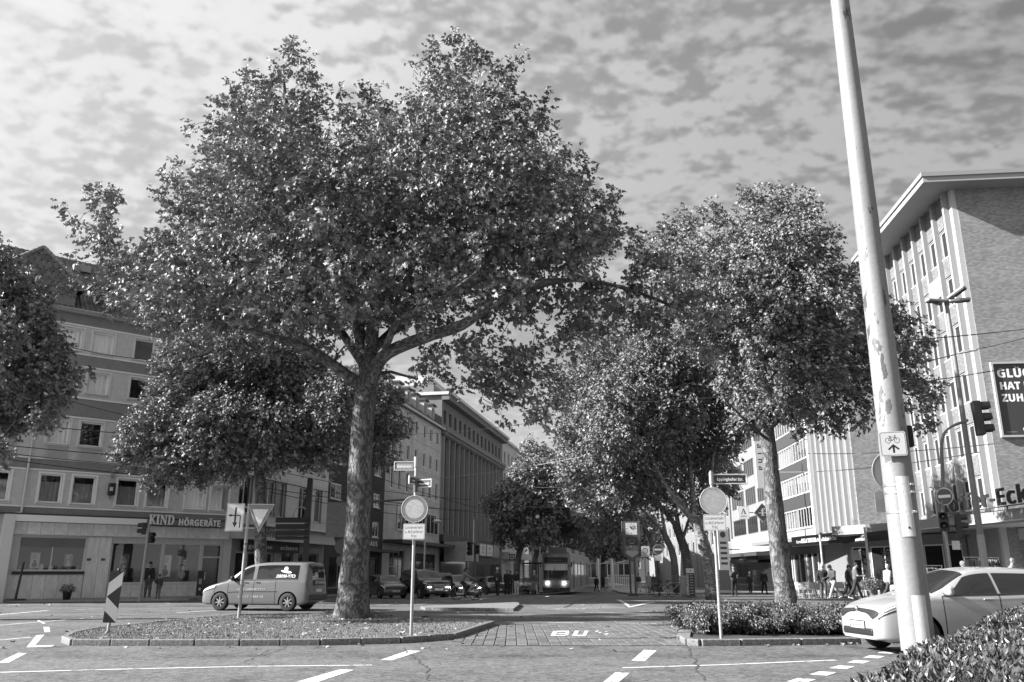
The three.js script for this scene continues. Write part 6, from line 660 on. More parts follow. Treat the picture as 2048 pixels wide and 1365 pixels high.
{ // zone sign and no entry sign
  const mk = (u, D, label) => { const p = V(at(u, 1140, D).x, gnd(-D) + 0.12, -D), t = thing('road_sign', label, 'road sign', p); return [t, (uu, v) => at(uu, v, D).sub(p), zcOf(at(u, 1110, D)) / FPX]; };
  let [t, f, k] = mk(1291, 58, 'square white sign with a ringed 20 right of the clock column'); part(t, 'post', cyl(0, 0, 0, 0.04, 0.04, f(1291, 1094).y, 10), postM); let q = f(1290.5, 1104); const z = part(t, 'plate', plate(17.5 * k, 21 * k, 0.03, 0.02).translate(q.x, q.y, 0.05), M.signBack); part(z, 'print', face(17.3 * k, 20.8 * k, 0.03).translate(q.x, q.y, 0.072), textPlate(300, 17.5 * k, 21 * k, '#dadada', [(c, W, H) => { c.lineWidth = W * 0.09; c.strokeStyle = '#333'; c.beginPath(); c.arc(W / 2, H * 0.42, W * 0.28, 0, 7); c.stroke(); c.fillStyle = '#333'; c.font = `bold ${W * 0.3 | 0}px sans-serif`; c.textAlign = 'center'; c.fillText('20', W / 2, H * 0.42 + W * 0.1); c.font = `bold ${W * 0.14 | 0}px sans-serif`; c.fillText('ZONE', W / 2, H * 0.86); }]));
  [t, f, k] = mk(1316, 54, 'round no-entry sign with a small plate on a thin dark post'); part(t, 'post', cyl(0, 0, 0, 0.04, 0.04, f(1316, 1094).y, 10), M.black); q = f(1316, 1100); const d = part(t, 'disc', disc(10 * k, 0.02).translate(q.x, q.y, 0.05), M.light); part(d, 'field', disc(9.2 * k, 0.012).translate(q.x, q.y, 0.058), mat(0.08, 0.4)); part(d, 'bar', bx(q.x, q.y, 0.067, 14.5 * k, 3.4 * k, 0.01), M.white); q = f(1316, 1117); part(t, 'small_plate', plate(14 * k, 10.5 * k, 0.02, 0.02).translate(q.x, q.y, 0.04), M.light); part(t, 'push_box', rb(0.05, f(1316, 1140).y, 0.06, 0.1, 0.3, 0.08, 0.02), M.dark);
}
{ // grey cabinet and the advertising pillar by the bicycles
  const D = 51, p = V(at(1366, 1140, D).x, gnd(-D) + 0.12, -D), k = zcOf(at(1366, 1160, D)) / FPX, t = thing('utility_cabinet', 'pale grey utility cabinet left of the striped advertising pillar', 'cabinet', p); part(t, 'body', rb(0, 20 * k, 0, 14 * k, 40 * k, 0.35, 0.02), mat(0.3, 0.6, { map: rep(blotchT, 1) })); part(t, 'lid', rb(0, 40.5 * k, 0, 15 * k, 0.06, 0.4, 0.015), M.light); part(t, 'door', rb(0, 23 * k, 0.18, 12.5 * k, 32 * k, 0.02, 0.005), mat(0.34, 0.6)); part(t, 'plinth', bx(0, 3 * k, 0.01, 13 * k, 6 * k, 0.36), mat(0.2, 0.8)); part(t, 'lock', bx(0.1, 24 * k, 0.2, 0.04, 0.08, 0.02), M.dark);
  const p2 = V(at(1380, 1140, D - 0.6).x, gnd(-D) + 0.12, -D + 0.6), t2 = thing('advertising_pillar', 'narrow upright board with a black and white pattern beside the utility cabinet', 'board', p2); part(t2, 'panel', rb(0, 28 * k, 0, 16 * k, 56 * k, 0.14, 0.02), mat(0.3, 0.5)); part(t2, 'print', face(15 * k, 54 * k, 0.01).translate(0, 28.5 * k, 0.073), textPlate(200, 15 * k, 54 * k, '#333', [(c, W, H) => { c.fillStyle = '#c8c8c8'; c.fillRect(0, 0, W, H * 0.16); c.fillStyle = '#555'; c.fillRect(W * 0.4, H * 0.06, W * 0.2, H * 0.04); c.fillStyle = '#d0d0d0'; for (let i = 0; i < 15; i++) { c.beginPath(); c.moveTo(0, H * (0.22 + i * 0.05)); c.lineTo(W * 0.26, H * (0.2 + i * 0.05)); c.lineTo(W * 0.26, H * (0.22 + i * 0.05)); c.lineTo(0, H * (0.245 + i * 0.05)); c.fill(); } for (let i = 0; i < 16; i++) { c.fillStyle = i % 2 ? '#222' : '#9a9a9a'; c.fillRect(W * 0.4, H * (0.2 + i * 0.047), W * 0.42, H * 0.03); } }])); part(t2, 'foot', bx(0, 0.05, 0, 18 * k, 0.1, 0.4), M.iron);
  const D3 = 57, p3 = V(at(1268 + 44, 1140, D3).x + 0.1, gnd(-D3) + 0.12, -D3), t3 = thing('litter_bin', 'dark square bin behind the no-entry post', 'bin', V(at(1307, 1140, 60).x, gnd(-60) + 0.12, -60)); part(t3, 'body', rb(0, 0.75, 0, 0.36, 1.0, 0.3, 0.03), mat(0.07, 0.5)); part(t3, 'post', cyl(0, 0, -0.2, 0.04, 0.04, 1.4, 8), M.iron); part(t3, 'slot', bx(0, 1.1, 0.151, 0.24, 0.08, 0.01), M.black); void p3;
}
// tram stop: flag post and shelter
{ const D = 66, p = V(at(1024, 1140, D).x, gnd(-D) + 0.12, -D), t = thing('stop_sign_post', 'slim tram stop post with a square sign, by the waiting people', 'sign', p), k = zcOf(at(1024, 1115, D)) / FPX, f = (u, v) => at(u, v, D).sub(p); part(t, 'post', cyl(0, 0, 0, 0.06, 0.05, f(1024, 1108).y, 10), M.light); const q = f(1024, 1115); const pl = part(t, 'sign', plate(12 * k, 13 * k, 0.04, 0.06).translate(q.x, q.y, 0), M.dark); part(pl, 'emblem', new THREE.RingGeometry(2.4 * k, 4.4 * k, 24).translate(q.x, q.y, 0.065), mat(0.35, 0.5)); part(t, 'cross_bar', bx(0, f(1024, 1126).y, 0, 12 * k, 0.06, 0.06), M.light);
  const D2 = 76, s = thing('tram_shelter', 'glazed tram shelter behind the waiting people', 'shelter', V(at(1072, 1140, D2).x, gnd(-D2) + 0.12, -D2), 0.18); part(s, 'roof', rb(0, 2.5, 0, 1.6, 0.12, 5, 0.03), M.dark); for (const [x, z] of [[-0.7, 2.3], [0.7, 2.3], [-0.7, -2.3], [0.7, -2.3]]) part(s, 'post', rod(V(x, 0, z), V(x, 2.5, z), 0.05), M.grey); part(s, 'glass_wall', bx(-0.72, 1.3, 0, 0.02, 2.1, 4.4), M.pane); part(s, 'bench', rb(-0.4, 0.48, 0, 0.4, 0.06, 3, 0.02), M.grey); }
// far posts and fence at the end of the street
for (const [u, v0, lab] of [[1196, 1118, 'white post at the far end of the street, nearest the tram'], [1224, 1118, 'white post at the far end of the street, right of the other']]) { const D = 118, p = V(at(u, 1140, D).x, gnd(-D), -D), t = thing('post', lab, 'post', p), h = at(u, v0, D).y - p.y; part(t, 'shaft', rod(V(0, 0, 0), V(0, h, 0), 0.2, 0.2, 12), M.white); part(t, 'arm', rod(V(0, h * 0.8, 0), V(1.8, h * 0.92, 0), 0.06), M.light); }
{ const D = 112, p = V(at(1242, 1140, D).x, gnd(-D), -D), t = thing('barrier_fence', 'pale site fence across the far end of the street', 'fence', p), L = []; for (let k = 0; k < 14; k++) part(t, 'slat', bx(-1.6 + k * 0.25, 1.0, 0, 0.1, 2.0, 0.05), M.light); part(t, 'rail', [bx(0, 1.95, 0.04, 3.6, 0.1, 0.05), bx(0, 0.2, 0.04, 3.6, 0.1, 0.05)], M.light); void L; }
// ---------------------------------------------------------------- overhead wires
const wireM = mat(0.012, 0.6), wireL = mat(0.2, 0.5);
function wire(label, a, b, sag = 0.25, r = 0.02, m = wireM, insul) { const t = thing('overhead_wire', label, 'wire', V(0, 0, 0), 0, 'overhead wires over the crossing'), A = at(...a), B = at(...b), pts = Array.from({ length: 9 }, (_, k) => { const p = A.clone().lerp(B, k / 8); p.y -= sag * 4 * (k / 8) * (1 - k / 8); return p; }); part(t, 'cable', new THREE.TubeGeometry(new THREE.CatmullRomCurve3(pts), 16, r, 5), m); for (const s of insul ?? []) { const p = A.clone().lerp(B, s); p.y -= sag * 4 * s * (1 - s); const d = B.clone().sub(A).normalize().multiplyScalar(0.3); part(t, 'insulator', rod(p.clone().sub(d), p.clone().add(d), 0.045, 0.045, 8), wireL); } }
wire('thin highest wire at the left, across the top-floor windows', [60, 672, 40], [330, 722, 44]); wire('thin wire running on right into the big crown', [330, 722, 44], [700, 742, 40], 0.1); wire('thin short wire with a pale insulator before the grey house', [130, 800, 36], [280, 838, 40], 0.02, 0.016, wireM, [0.95]); wire('thin wire falling from the insulator towards the bright tree', [280, 838, 40], [480, 905, 46], 0.05); wire('thin wire across the balcony windows of the grey house', [-20, 838, 34], [300, 870, 42], 0.1); wire('thin wire just below the balcony windows', [-20, 888, 34], [480, 925, 46], 0.1); wire('thin second wire below the balcony windows', [-20, 903, 34], [380, 935, 44], 0.12); wire('thin lowest wire across the first-floor windows at the left', [-10, 916, 34], [420, 960, 46], 0.12);
wire('thin wire from the left edge below the gable', [-10, 560, 32], [120, 590, 36], 0.1); wire('thin upper wire before the hairdresser house', [520, 935, 50], [940, 1000, 62], 0.3); wire('thin middle wire before the hairdresser house', [520, 958, 50], [1010, 1030, 70], 0.3); wire('thin lower wire before the hairdresser house', [520, 975, 50], [940, 1022, 62], 0.2); wire('thin wire crossing the sky gap beside the pilaster building', [760, 870, 48], [1160, 828, 44], 0.3, 0.014); wire('thin pale wire with an insulator before the pilasters', [880, 958, 52], [1160, 915, 46], 0.1, 0.02, wireL, [0.2]); wire('thin wire from the dark mast towards the pale seamed house', [540, 985, 48], [900, 1040, 62], 0.2); wire('thin wire sloping past the street name post to the tram', [740, 950, 50], [1080, 1042, 72], 0.3); wire('thin pale wire through the leaning trees', [1040, 975, 60], [1320, 960, 60], 0.2, 0.018, wireL);
wire('thin top wire crossing the brick end wall at the right', [1500, 690, 34], [2080, 655, 27], 0.2); wire('thin wire with an insulator left of the brick wall', [1640, 760, 33], [1950, 700, 30], 0.1, 0.02, wireM, [0.96]); wire('thin short wire right of that insulator', [1950, 700, 30], [2080, 668, 28], 0.02); wire('thin wire just above the billboard', [1560, 790, 36], [2080, 725, 28], 0.2, 0.018); wire('thin pale wire low before the pale fins', [1540, 905, 40], [1990, 888, 31], 0.2, 0.016, wireL); wire('thin lowest pale wire before the pale fins', [1560, 945, 42], [1960, 905, 31], 0.2, 0.016, wireL); wire('thin pale wire crossing the crowns of the street trees', [1100, 805, 46], [1540, 785, 40], 0.2, 0.012, wireM); wire('thin wire carrying the small signal plates above the tram', [1040, 1013, 66], [1190, 1013, 66], 0.1, 0.018, wireL);
{ const s1 = thing('hanging_sign', 'small square white signal plate hanging from a wire above the tram', 'sign', at(1075, 1034, 66)); part(s1, 'plate', plate(0.26, 0.26, 0.02, 0.04), M.white); part(s1, 'hanger', rod(V(0, 0.1, 0.02), V(0, 0.6, 0.02), 0.012), M.iron); const s2 = thing('hanging_sign', 'small pale square plate hanging in the dark trees above the tram', 'sign', at(1121, 1071, 80)); part(s2, 'plate', plate(0.32, 0.3, 0.02, 0.04), M.light); part(s2, 'hanger', rod(V(0, 0.1, 0.02), V(0, 0.6, 0.02), 0.012), M.iron); const s3 = thing('hanging_sign', 'small diamond plate hanging left of the square signal plate above the tram', 'sign', at(1055, 1036, 66)); part(s3, 'plate', plate(0.17, 0.17, 0.01, 0.03).rotateZ(Math.PI / 4), M.light); part(s3, 'field', plate(0.09, 0.09, 0.01, 0.005).rotateZ(Math.PI / 4).translate(0, 0, 0.031), M.dark); part(s3, 'hanger', rod(V(0, 0.08, 0.02), V(0, 0.6, 0.02), 0.012), M.iron); }
// ---------------------------------------------------------------- vehicles: a lofted body, panes and lamps laid on it, wheel arches cut out
function curve1(keys) { return (a) => { if (a <= keys[0][0]) return keys[0][1]; for (let i = 0; i < keys.length - 1; i++) { const [x0, y0] = keys[i], [x1, y1] = keys[i + 1]; if (a <= x1) { const m = (j) => { const p = keys[Math.max(0, j - 1)], q = keys[Math.min(keys.length - 1, j + 1)]; return (q[1] - p[1]) / Math.max(1e-6, q[0] - p[0]); }; const h = x1 - x0, t = (a - x0) / h, d = (y1 - y0) / h, lim = (s) => Math.sign(s) === Math.sign(d) ? Math.sign(d) * Math.min(Math.abs(s), 2.2 * Math.abs(d)) : 0, m0 = lim(m(i)) * h, m1 = lim(m(i + 1)) * h, t2 = t * t, t3 = t2 * t; return (2 * t3 - 3 * t2 + 1) * y0 + (t3 - 2 * t2 + t) * m0 + (-2 * t3 + 3 * t2) * y1 + (t3 - t2) * m1; } } return keys[keys.length - 1][1]; }; }
const csg = new Evaluator(); csg.useGroups = false;
function carKit(s) {                                                    // a runs from the nose (0) to the tail (L); +z is forward; t runs from sill (0) to roof middle (7)
  const top = curve1(s.top), belt = curve1(s.belt), wid = curve1(s.w), low = s.low ? curve1(s.low) : () => s.y0;
  const sect = (a) => { const w = wid(a), y0 = low(a), T = top(a), b = Math.min(belt(a), T - 0.03), h = T - b, ti = s.tumble ?? 0.3; const x5 = Math.max(0.2, 0.95 * w - ti * h - Math.min(0.06, h)); return [[0.86 * w, y0], [0.975 * w, y0 + 0.05], [w, lerp(y0, b, 0.45)], [0.985 * w, lerp(y0, b, 0.86)], [0.955 * w, b], [x5, T - Math.min(0.09, h * 0.4)], [x5 - Math.min(0.16, x5 * 0.3), T - Math.min(0.02, h * 0.1)], [0, T + 0.012]]; };
  const P = (a, t, sd = 1) => { const k = sect(clamp(a, 0, s.L)), i = Math.min(6, Math.floor(t)), f = t - i, g = (j) => k[clamp(j, 0, 7)], q = (c) => { const p0 = g(i - 1)[c], p1 = g(i)[c], p2 = g(i + 1)[c], p3 = i + 2 > 7 ? (c ? g(7)[1] : -g(6)[0]) : g(i + 2)[c]; const te = 0.42, m0 = (p2 - p0) * te, m1 = (p3 - p1) * te, f2 = f * f, f3 = f2 * f; return (2 * f3 - 3 * f2 + 1) * p1 + (f3 - 2 * f2 + f) * m0 + (-2 * f3 + 3 * f2) * p2 + (f3 - f2) * m1; }; return V(sd * q(0), q(1), s.L / 2 - a); };
  const N = (a, t, sd) => { const e = 0.01, d1 = P(a + e, t, sd).sub(P(a - e, t, sd)), d2 = P(a, Math.min(7, t + e), sd).sub(P(a, Math.max(0, t - e), sd)), n = new THREE.Vector3().crossVectors(d1, d2).normalize(); const c = P(a, t, sd); if (n.dot(V(c.x, c.y - 0.7, 0).normalize()) < 0) n.negate(); return n; };
  const st = []; for (let i = 0; i <= 72; i++) { const q = i / 72; st.push(s.L * (q < 0.12 ? q * q / 0.12 * 0.6 + q * 0.4 : q > 0.88 ? 1 - ((1 - q) ** 2 / 0.12 * 0.6 + (1 - q) * 0.4) : q)); }
  const nt = 42, body = () => { const pos = [], idx = [], row = 2 * nt + 1; for (const a of st) for (let j = 0; j <= 2 * nt; j++) { const p = P(a, 7 * (j <= nt ? j / nt : (2 * nt - j) / nt), j <= nt ? 1 : -1); pos.push(p.x, p.y, p.z); }
    for (let i = 0; i < st.length - 1; i++) for (let j = 0; j < row; j++) { const k = (j + 1) % row, a = i * row + j, b = i * row + k, c = a + row, d = b + row; idx.push(a, b, d, a, d, c); } 
    for (const i of [0, st.length - 1]) { const c = pos.length / 3, p = V(0, 0, 0); for (let j = 0; j < row; j++) p.add(V(pos[3 * (i * row + j)], pos[3 * (i * row + j) + 1], pos[3 * (i * row + j) + 2])); p.multiplyScalar(1 / row); pos.push(p.x, p.y, p.z); for (let j = 0; j < row; j++) { const k = (j + 1) % row; i ? idx.push(c, i * row + j, i * row + k) : idx.push(c, i * row + k, i * row + j); } }
    const g = new THREE.BufferGeometry(); g.setAttribute('position', new THREE.Float32BufferAttribute(pos, 3)); g.setAttribute('uv', new THREE.Float32BufferAttribute(new Float32Array(pos.length / 3 * 2), 2)); g.setIndex(idx); g.computeVertexNormals(); return g; };
  const patch = (a0, a1, t0, t1, off = 0.006, sides = [1, -1], n = 14) => sides.map((sd) => { const g = grid(n, 8, (u, v) => { const t = lerp(t0, t1, v), A0 = typeof a0 === 'function' ? a0(v) : a0, A1 = typeof a1 === 'function' ? a1(v) : a1, a = lerp(A0, A1, u); return P(a, t, sd).addScaledVector(N(a, t, sd), off); }); return g; });
  const across = (a0, a1, t0, off = 0.006) => [grid(8, 20, (u, v) => { const q = Math.abs(v * 2 - 1), sd = v < 0.5 ? -1 : 1, t = lerp(7, t0, q), a = lerp(a0, a1, u); return P(a, t, sd).addScaledVector(N(a, t, sd), off); })];
  return { s, P, N, patch, across, body };
}
function wheelGeo(r, w) { const prof = [[r * 0.62, -w / 2], [r * 0.9, -w / 2], [r, -w * 0.36], [r, w * 0.36], [r * 0.9, w / 2], [r * 0.62, w / 2]].map(([a, b]) => new THREE.Vector2(a, b)); const tyre = new THREE.LatheGeometry(prof, 32).rotateZ(Math.PI / 2); const rim = [new THREE.CylinderGeometry(r * 0.63, r * 0.63, w * 0.5, 28).rotateZ(Math.PI / 2), new THREE.TorusGeometry(r * 0.6, r * 0.04, 8, 28).rotateY(Math.PI / 2).translate(w * 0.42, 0, 0)], sp = []; for (let k = 0; k < 7; k++) sp.push(new THREE.BoxGeometry(0.03, r * 0.5, r * 0.13).translate(0, r * 0.33, 0).rotateX(k * Math.PI * 2 / 7).translate(w * 0.36, 0, 0)); return { tyre, well: rim, spokes: [...sp, new THREE.CylinderGeometry(r * 0.15, r * 0.13, 0.05, 16).rotateZ(Math.PI / 2).translate(w * 0.37, 0, 0)] }; }
const plateM = textPlate(260, 0.5, 0.1, '#d0d0d0', [(c, W, H) => { c.fillStyle = '#333'; for (let i = 0; i < 7; i++) if (i !== 2) c.fillRect(W * (0.12 + i * 0.115), H * 0.22, W * 0.07, H * 0.56); c.fillRect(0, 0, W * 0.07, H); }]);
const tyreM = mat(0.03, 0.85), rimM = mat(0.4, 0.35, { metalness: 0.7 }), wellM = mat(0.02, 0.8), carGlass = phys(0.02, 0.04, { ior: 1.55 }), lampM = phys(0.75, 0.1, { clearcoat: 1 }), trimM = mat(0.02, 0.45);
function buildCar(kit, t, bodyM, o = {}) {
  const s = kit.s, L = s.L; let B = new Brush(kit.body()); B.updateMatrixWorld();
  for (const a of s.axles) { const c = new Brush(new THREE.CylinderGeometry(s.r * 1.18, s.r * 1.18, 3, 36).rotateZ(Math.PI / 2).translate(0, s.r, L / 2 - a)); c.updateMatrixWorld(); const inner = new Brush(new THREE.BoxGeometry(s.track * 2 - 0.5, 2, 2).translate(0, s.r, L / 2 - a)); inner.updateMatrixWorld(); B = csg.evaluate(B, c, SUBTRACTION); }
  part(t, 'body', toCreasedNormals(clean(B.geometry), 0.6), bodyM);
  part(t, 'underbody', [bx(0, s.y0 + 0.16, 0, s.track * 2 - 0.45, 0.3, L - 0.7), bx(0, s.r + 0.15, 0, s.track * 2 - 0.46, 0.5, L - 1.0)], wellM);
  const W = wheelGeo(s.r, s.r * 0.62); for (const a of s.axles) for (const sd of [1, -1]) { const m = part(t, 'wheel', W.tyre, tyreM); m.position.set(sd * s.track, s.r, L / 2 - a); if (sd < 0) m.rotation.y = Math.PI; part(m, 'rim', W.spokes, rimM); part(m, 'rim_well', W.well, wellM); }
  for (const [n, a0, a1, t0, t1] of s.side) part(t, n, kit.patch(a0, a1, t0, t1, 0.006), carGlass);
  part(t, 'windscreen', kit.across(s.screen[0], s.screen[1], 5.15, 0.006), carGlass); if (s.rear) part(t, 'rear_window', kit.across(s.rear[0], s.rear[1], 5.2, 0.008), carGlass);
  const nose = L / 2; for (const sd of [1, -1]) part(t, 'headlight', kit.patch(s.lamp[0], s.lamp[1], s.lamp[2], s.lamp[3], 0.01, [sd], 10), o.lit ? o.lit : lampM); if (!o.lit) for (const sd of [1, -1]) part(t, 'headlight_surround', kit.patch(s.lamp[0] - 0.02, s.lamp[1] + 0.06, s.lamp[2] - 0.22, s.lamp[3] + 0.12, 0.006, [sd], 10), trimM);
  for (const sd of [1, -1]) part(t, 'tail_light', kit.patch(s.tail[0], s.tail[1], s.tail[2], s.tail[3], 0.012, [sd], 8), mat(0.12, 0.2));
  const gw = s.grille; part(t, 'grille', kit.patch(gw[0], gw[1], gw[2], 6.99, 0.012, [1, -1]).map((g) => g), trimM); void gw;
  part(t, 'bumper_intake', rb(0, s.y0 + 0.17, nose - s.inset, s.w[1][1] * 1.5, 0.13, 0.22, 0.04), trimM); part(t, 'number_plate', rb(0, s.plateY, nose + 0.012, 0.52, 0.115, 0.03, 0.008), mat(0.7, 0.5)); part(t, 'plate_holder', rb(0, s.plateY, nose + 0.002, 0.56, 0.15, 0.03, 0.008), trimM); part(t, 'plate_print', face(0.5, 0.1, 0.005).translate(0, s.plateY, nose + 0.0285), plateM); part(t, 'rear_plate', rb(0, s.plateY + 0.25, -nose - 0.012, 0.52, 0.115, 0.03, 0.008), mat(0.62, 0.5));
  for (const sd of [1, -1]) { const p = kit.P(s.mirror, 4.2, sd), m = part(t, 'mirror', rb(0, 0, 0, 0.2, 0.16, 0.12, 0.05, 3).translate(p.x + sd * 0.11, p.y + 0.08, p.z), o.mirror ?? bodyM); part(m, 'mirror_arm', bx(p.x + sd * 0.0, p.y + 0.02, p.z, 0.14, 0.04, 0.06), trimM); }
  for (const a of s.handles) part(t, 'handle', [1, -1].map((sd) => { const p = kit.P(a, 3.55, sd); return rb(p.x + sd * 0.012, p.y, p.z, 0.03, 0.03, 0.2, 0.012); }), o.handle ?? bodyM);
  for (const a of s.seams) part(t, 'door_seam', kit.patch(a - 0.009, a + 0.009, 0.6, 4.1, 0.004, [1, -1], 2), trimM);
  part(t, 'window_trim', kit.patch(s.side[0][1] instanceof Function ? s.side[0][1](0) : s.side[0][1], s.side[s.side.length - 1][2] instanceof Function ? s.side[s.side.length - 1][2](0) : s.side[s.side.length - 1][2], 4.03, 4.12, 0.008), trimM);
  if (s.crease) part(t, 'side_crease', kit.patch(s.crease[0], s.crease[1], s.crease[2], s.crease[2] + 0.07, 0.006), o.crease ?? bodyM);
  part(t, 'bonnet_seam', kit.patch(s.lamp[0] + 0.05, s.mirror - 0.3, 4.32, 4.38, 0.004), trimM); part(t, 'bumper_seam', kit.patch(s.lamp[1] - 0.02, s.lamp[1] - 0.005, 1.4, 3.2, 0.004, [1, -1], 2), trimM); part(t, 'bumper_trim', kit.patch(0.03, 0.42, 0.12, 0.4, 0.008), trimM);
  if (s.sillTrim) part(t, 'sill_trim', kit.patch(s.sillTrim[0], s.sillTrim[1], 0.2, 0.75, 0.006), trimM);
  return t;
}
const hatch = { L: 4.26, y0: 0.19, r: 0.315, track: 0.76, axles: [0.84, 3.32], tumble: 0.34, top: [[0, 0.62], [0.03, 0.70], [0.16, 0.80], [0.55, 0.92], [1.02, 1.0], [1.12, 1.04], [1.55, 1.26], [1.95, 1.425], [2.4, 1.475], [3.2, 1.465], [3.85, 1.40], [4.06, 1.22], [4.2, 0.98], [4.26, 0.7]], belt: [[0, 0.56], [0.1, 0.7], [0.55, 0.86], [1.1, 0.955], [2.6, 0.985], [4.1, 1.03], [4.26, 0.66]], w: [[0, 0.60], [0.05, 0.72], [0.2, 0.80], [0.6, 0.852], [1.4, 0.866], [3.4, 0.866], [3.95, 0.83], [4.2, 0.75], [4.26, 0.66]], low: [[0, 0.24], [0.3, 0.2], [3.9, 0.2], [4.26, 0.34]],
  side: [['side_window', (v) => lerp(1.28, 1.86, v), 2.42, 4.14, 4.93], ['side_window', 2.48, 3.3, 4.14, 4.93], ['side_window', 3.38, (v) => lerp(4.02, 3.82, v), 4.16, 4.9]], screen: [1.14, 1.9], rear: [3.9, 4.14], lamp: [0.06, 0.55, 3.25, 3.98], tail: [4.05, 4.22, 2.8, 4.0], grille: [0.004, 0.07, 4.3], inset: 0.08, plateY: 0.47, mirror: 1.38, handles: [2.2, 3.1], seams: [1.28, 2.44, 3.36], crease: [0.9, 3.9, 3.42] };
const skodaKit = carKit(hatch);
// white estate car passing the tall mast
{
  const paint = phys(0.32, 0.25, { clearcoat: 0.8, clearcoatRoughness: 0.08 }), h = 83 * Math.PI / 180, rear = V(Math.sin(h), 0, -Math.cos(h)), fw = V(at(1838, 1290, 16.4).x, 0, -16.4), c = fw.clone().addScaledVector(rear, 2.13 - 0.84); c.z -= 0.75;
  const t = thing('car', 'white hatchback estate driving left behind the tall mast, cut by the right edge', 'car', V(c.x, 0.0, c.z), Math.atan2(-rear.x, -rear.z)); t.scale.set(1, 1.06, 1); buildCar(skodaKit, t, paint, { mirror: paint });
  part(t, 'badge', sph(0, 0.75, 2.12, 0.045, 10), M.chrome); for (const z of [0.15]) { part(t, 'intake_fins', [0, 1, 2].map((k) => bx(0, 0.3 + k * 0.035, 2.085, 1.05, 0.012, 0.03)), M.grey); void z; } part(t, 'wing_light', skodaKit.patch(0.12, 0.45, 3.45, 3.8, 0.016, [1, -1], 6), M.chrome);
}
// taxi van
{
  const k = carKit({ L: 4.6, y0: 0.2, r: 0.335, track: 0.79, axles: [0.88, 3.74], tumble: 0.14, top: [[0, 0.66], [0.04, 0.78], [0.2, 0.90], [0.65, 1.04], [0.95, 1.12], [1.05, 1.16], [1.5, 1.48], [1.85, 1.68], [2.3, 1.79], [3, 1.83], [4.2, 1.82], [4.42, 1.78], [4.53, 1.6], [4.58, 1.1], [4.6, 0.75]], belt: [[0, 0.6], [0.1, 0.76], [0.6, 0.95], [1.1, 1.06], [2, 1.12], [4.45, 1.14], [4.6, 0.7]], w: [[0, 0.64], [0.06, 0.76], [0.25, 0.84], [0.7, 0.885], [4.1, 0.89], [4.45, 0.86], [4.6, 0.76]], low: [[0, 0.28], [0.3, 0.22], [4.2, 0.22], [4.6, 0.34]],
    side: [['side_window', (v) => lerp(1.22, 1.72, v), 2.2, 4.12, 4.92], ['side_window', 2.36, 4.1, 4.14, 4.9]], screen: [1.07, 1.8], rear: [4.44, 4.57], lamp: [0.05, 0.62, 3.1, 3.95], tail: [4.46, 4.585, 2.5, 3.95], grille: [0.004, 0.08, 4.3], inset: 0.08, plateY: 0.5, mirror: 1.4, handles: [1.95, 2.45], seams: [1.2, 2.28, 3.2], crease: [1.2, 3.3, 2.2], sillTrim: [1.25, 3.35] });
  const paint = phys(0.13, 0.3, { clearcoat: 0.8, clearcoatRoughness: 0.1 }), a = at(505, 1220, 33.6), dir = V(-0.978, 0, -0.208).normalize(), t = thing('taxi_van', 'mid-grey taxi van with pale lettering on its side passing behind the grass island', 'van', V(a.x + 0.12, 0, a.z - 1.0), Math.atan2(dir.x, dir.z)); buildCar(k, t, paint, { handle: trimM, mirror: trimM, crease: trimM });
  const sideM = (w, h, lines) => { const m = textPlate(160, w, h, 'rgba(0,0,0,0)', lines); m.transparent = true; m.alphaTest = 0.5; return m; };
  const lay = (name, a0, a1, t0, t1, m) => { const g = k.patch(a0, a1, t0, t1, 0.009, [1, -1]); g.forEach((gg, i) => { const uv = gg.attributes.uv; for (let j = 0; j < uv.count; j++) uv.setX(j, i ? uv.getX(j) : 1 - uv.getX(j)); }); part(t, name, g, m); };
  lay('door_lettering', 1.35, 3.05, 2.28, 2.62, sideM(1.7, 0.2, [['CITY-MOBIL TAXI', 0.5, 0.52, 0.72, '#a6a6a6', 'bold %px sans-serif', 'center', 0.98]])); lay('door_lettering', 1.35, 3.05, 1.55, 1.95, sideM(1.7, 0.22, [['20 888 – 12 622', 0.5, 0.52, 0.72, '#a6a6a6', 'bold %px sans-serif', 'center', 0.98]])); lay('window_lettering', 3.1, 4.05, 4.16, 4.42, sideM(0.95, 0.16, [['CITY-MOBIL', 0.5, 0.52, 0.9, '#dcdcdc', 'bold %px sans-serif', 'center', 0.98]]));
  const mark2 = k.P(3.55, 4.62, -1); void mark2; lay('window_emblem', 3.3, 3.85, 4.42, 4.82, sideM(0.55, 0.28, [(c, W, H) => { c.fillStyle = '#e6e6e6'; c.beginPath(); c.arc(W * 0.55, H * 0.38, H * 0.3, 0, 7); c.fill(); c.beginPath(); c.ellipse(W * 0.5, H * 0.75, W * 0.42, H * 0.16, -0.15, 0, 7); c.fill(); }]));
  part(t, 'bonnet_band', k.patch(1.26, 2.2, 4.0, 4.02, 0.004), trimM); part(t, 'rear_bumper', rb(0, 0.5, -2.28, 1.6, 0.22, 0.16, 0.05), trimM); part(t, 'sliding_rail', k.patch(2.9, 4.2, 3.5, 3.56, 0.008), trimM); part(t, 'rear_lettering', face(0.9, 0.2, 0.02).rotateY(Math.PI).translate(0, 1.05, -2.325), textPlate(120, 0.9, 0.2, '#333', [['CITY-MOBIL', 0.5, 0.5, 0.7, '#ccc', 'bold %px sans-serif', 'center', 0.95]]));
}
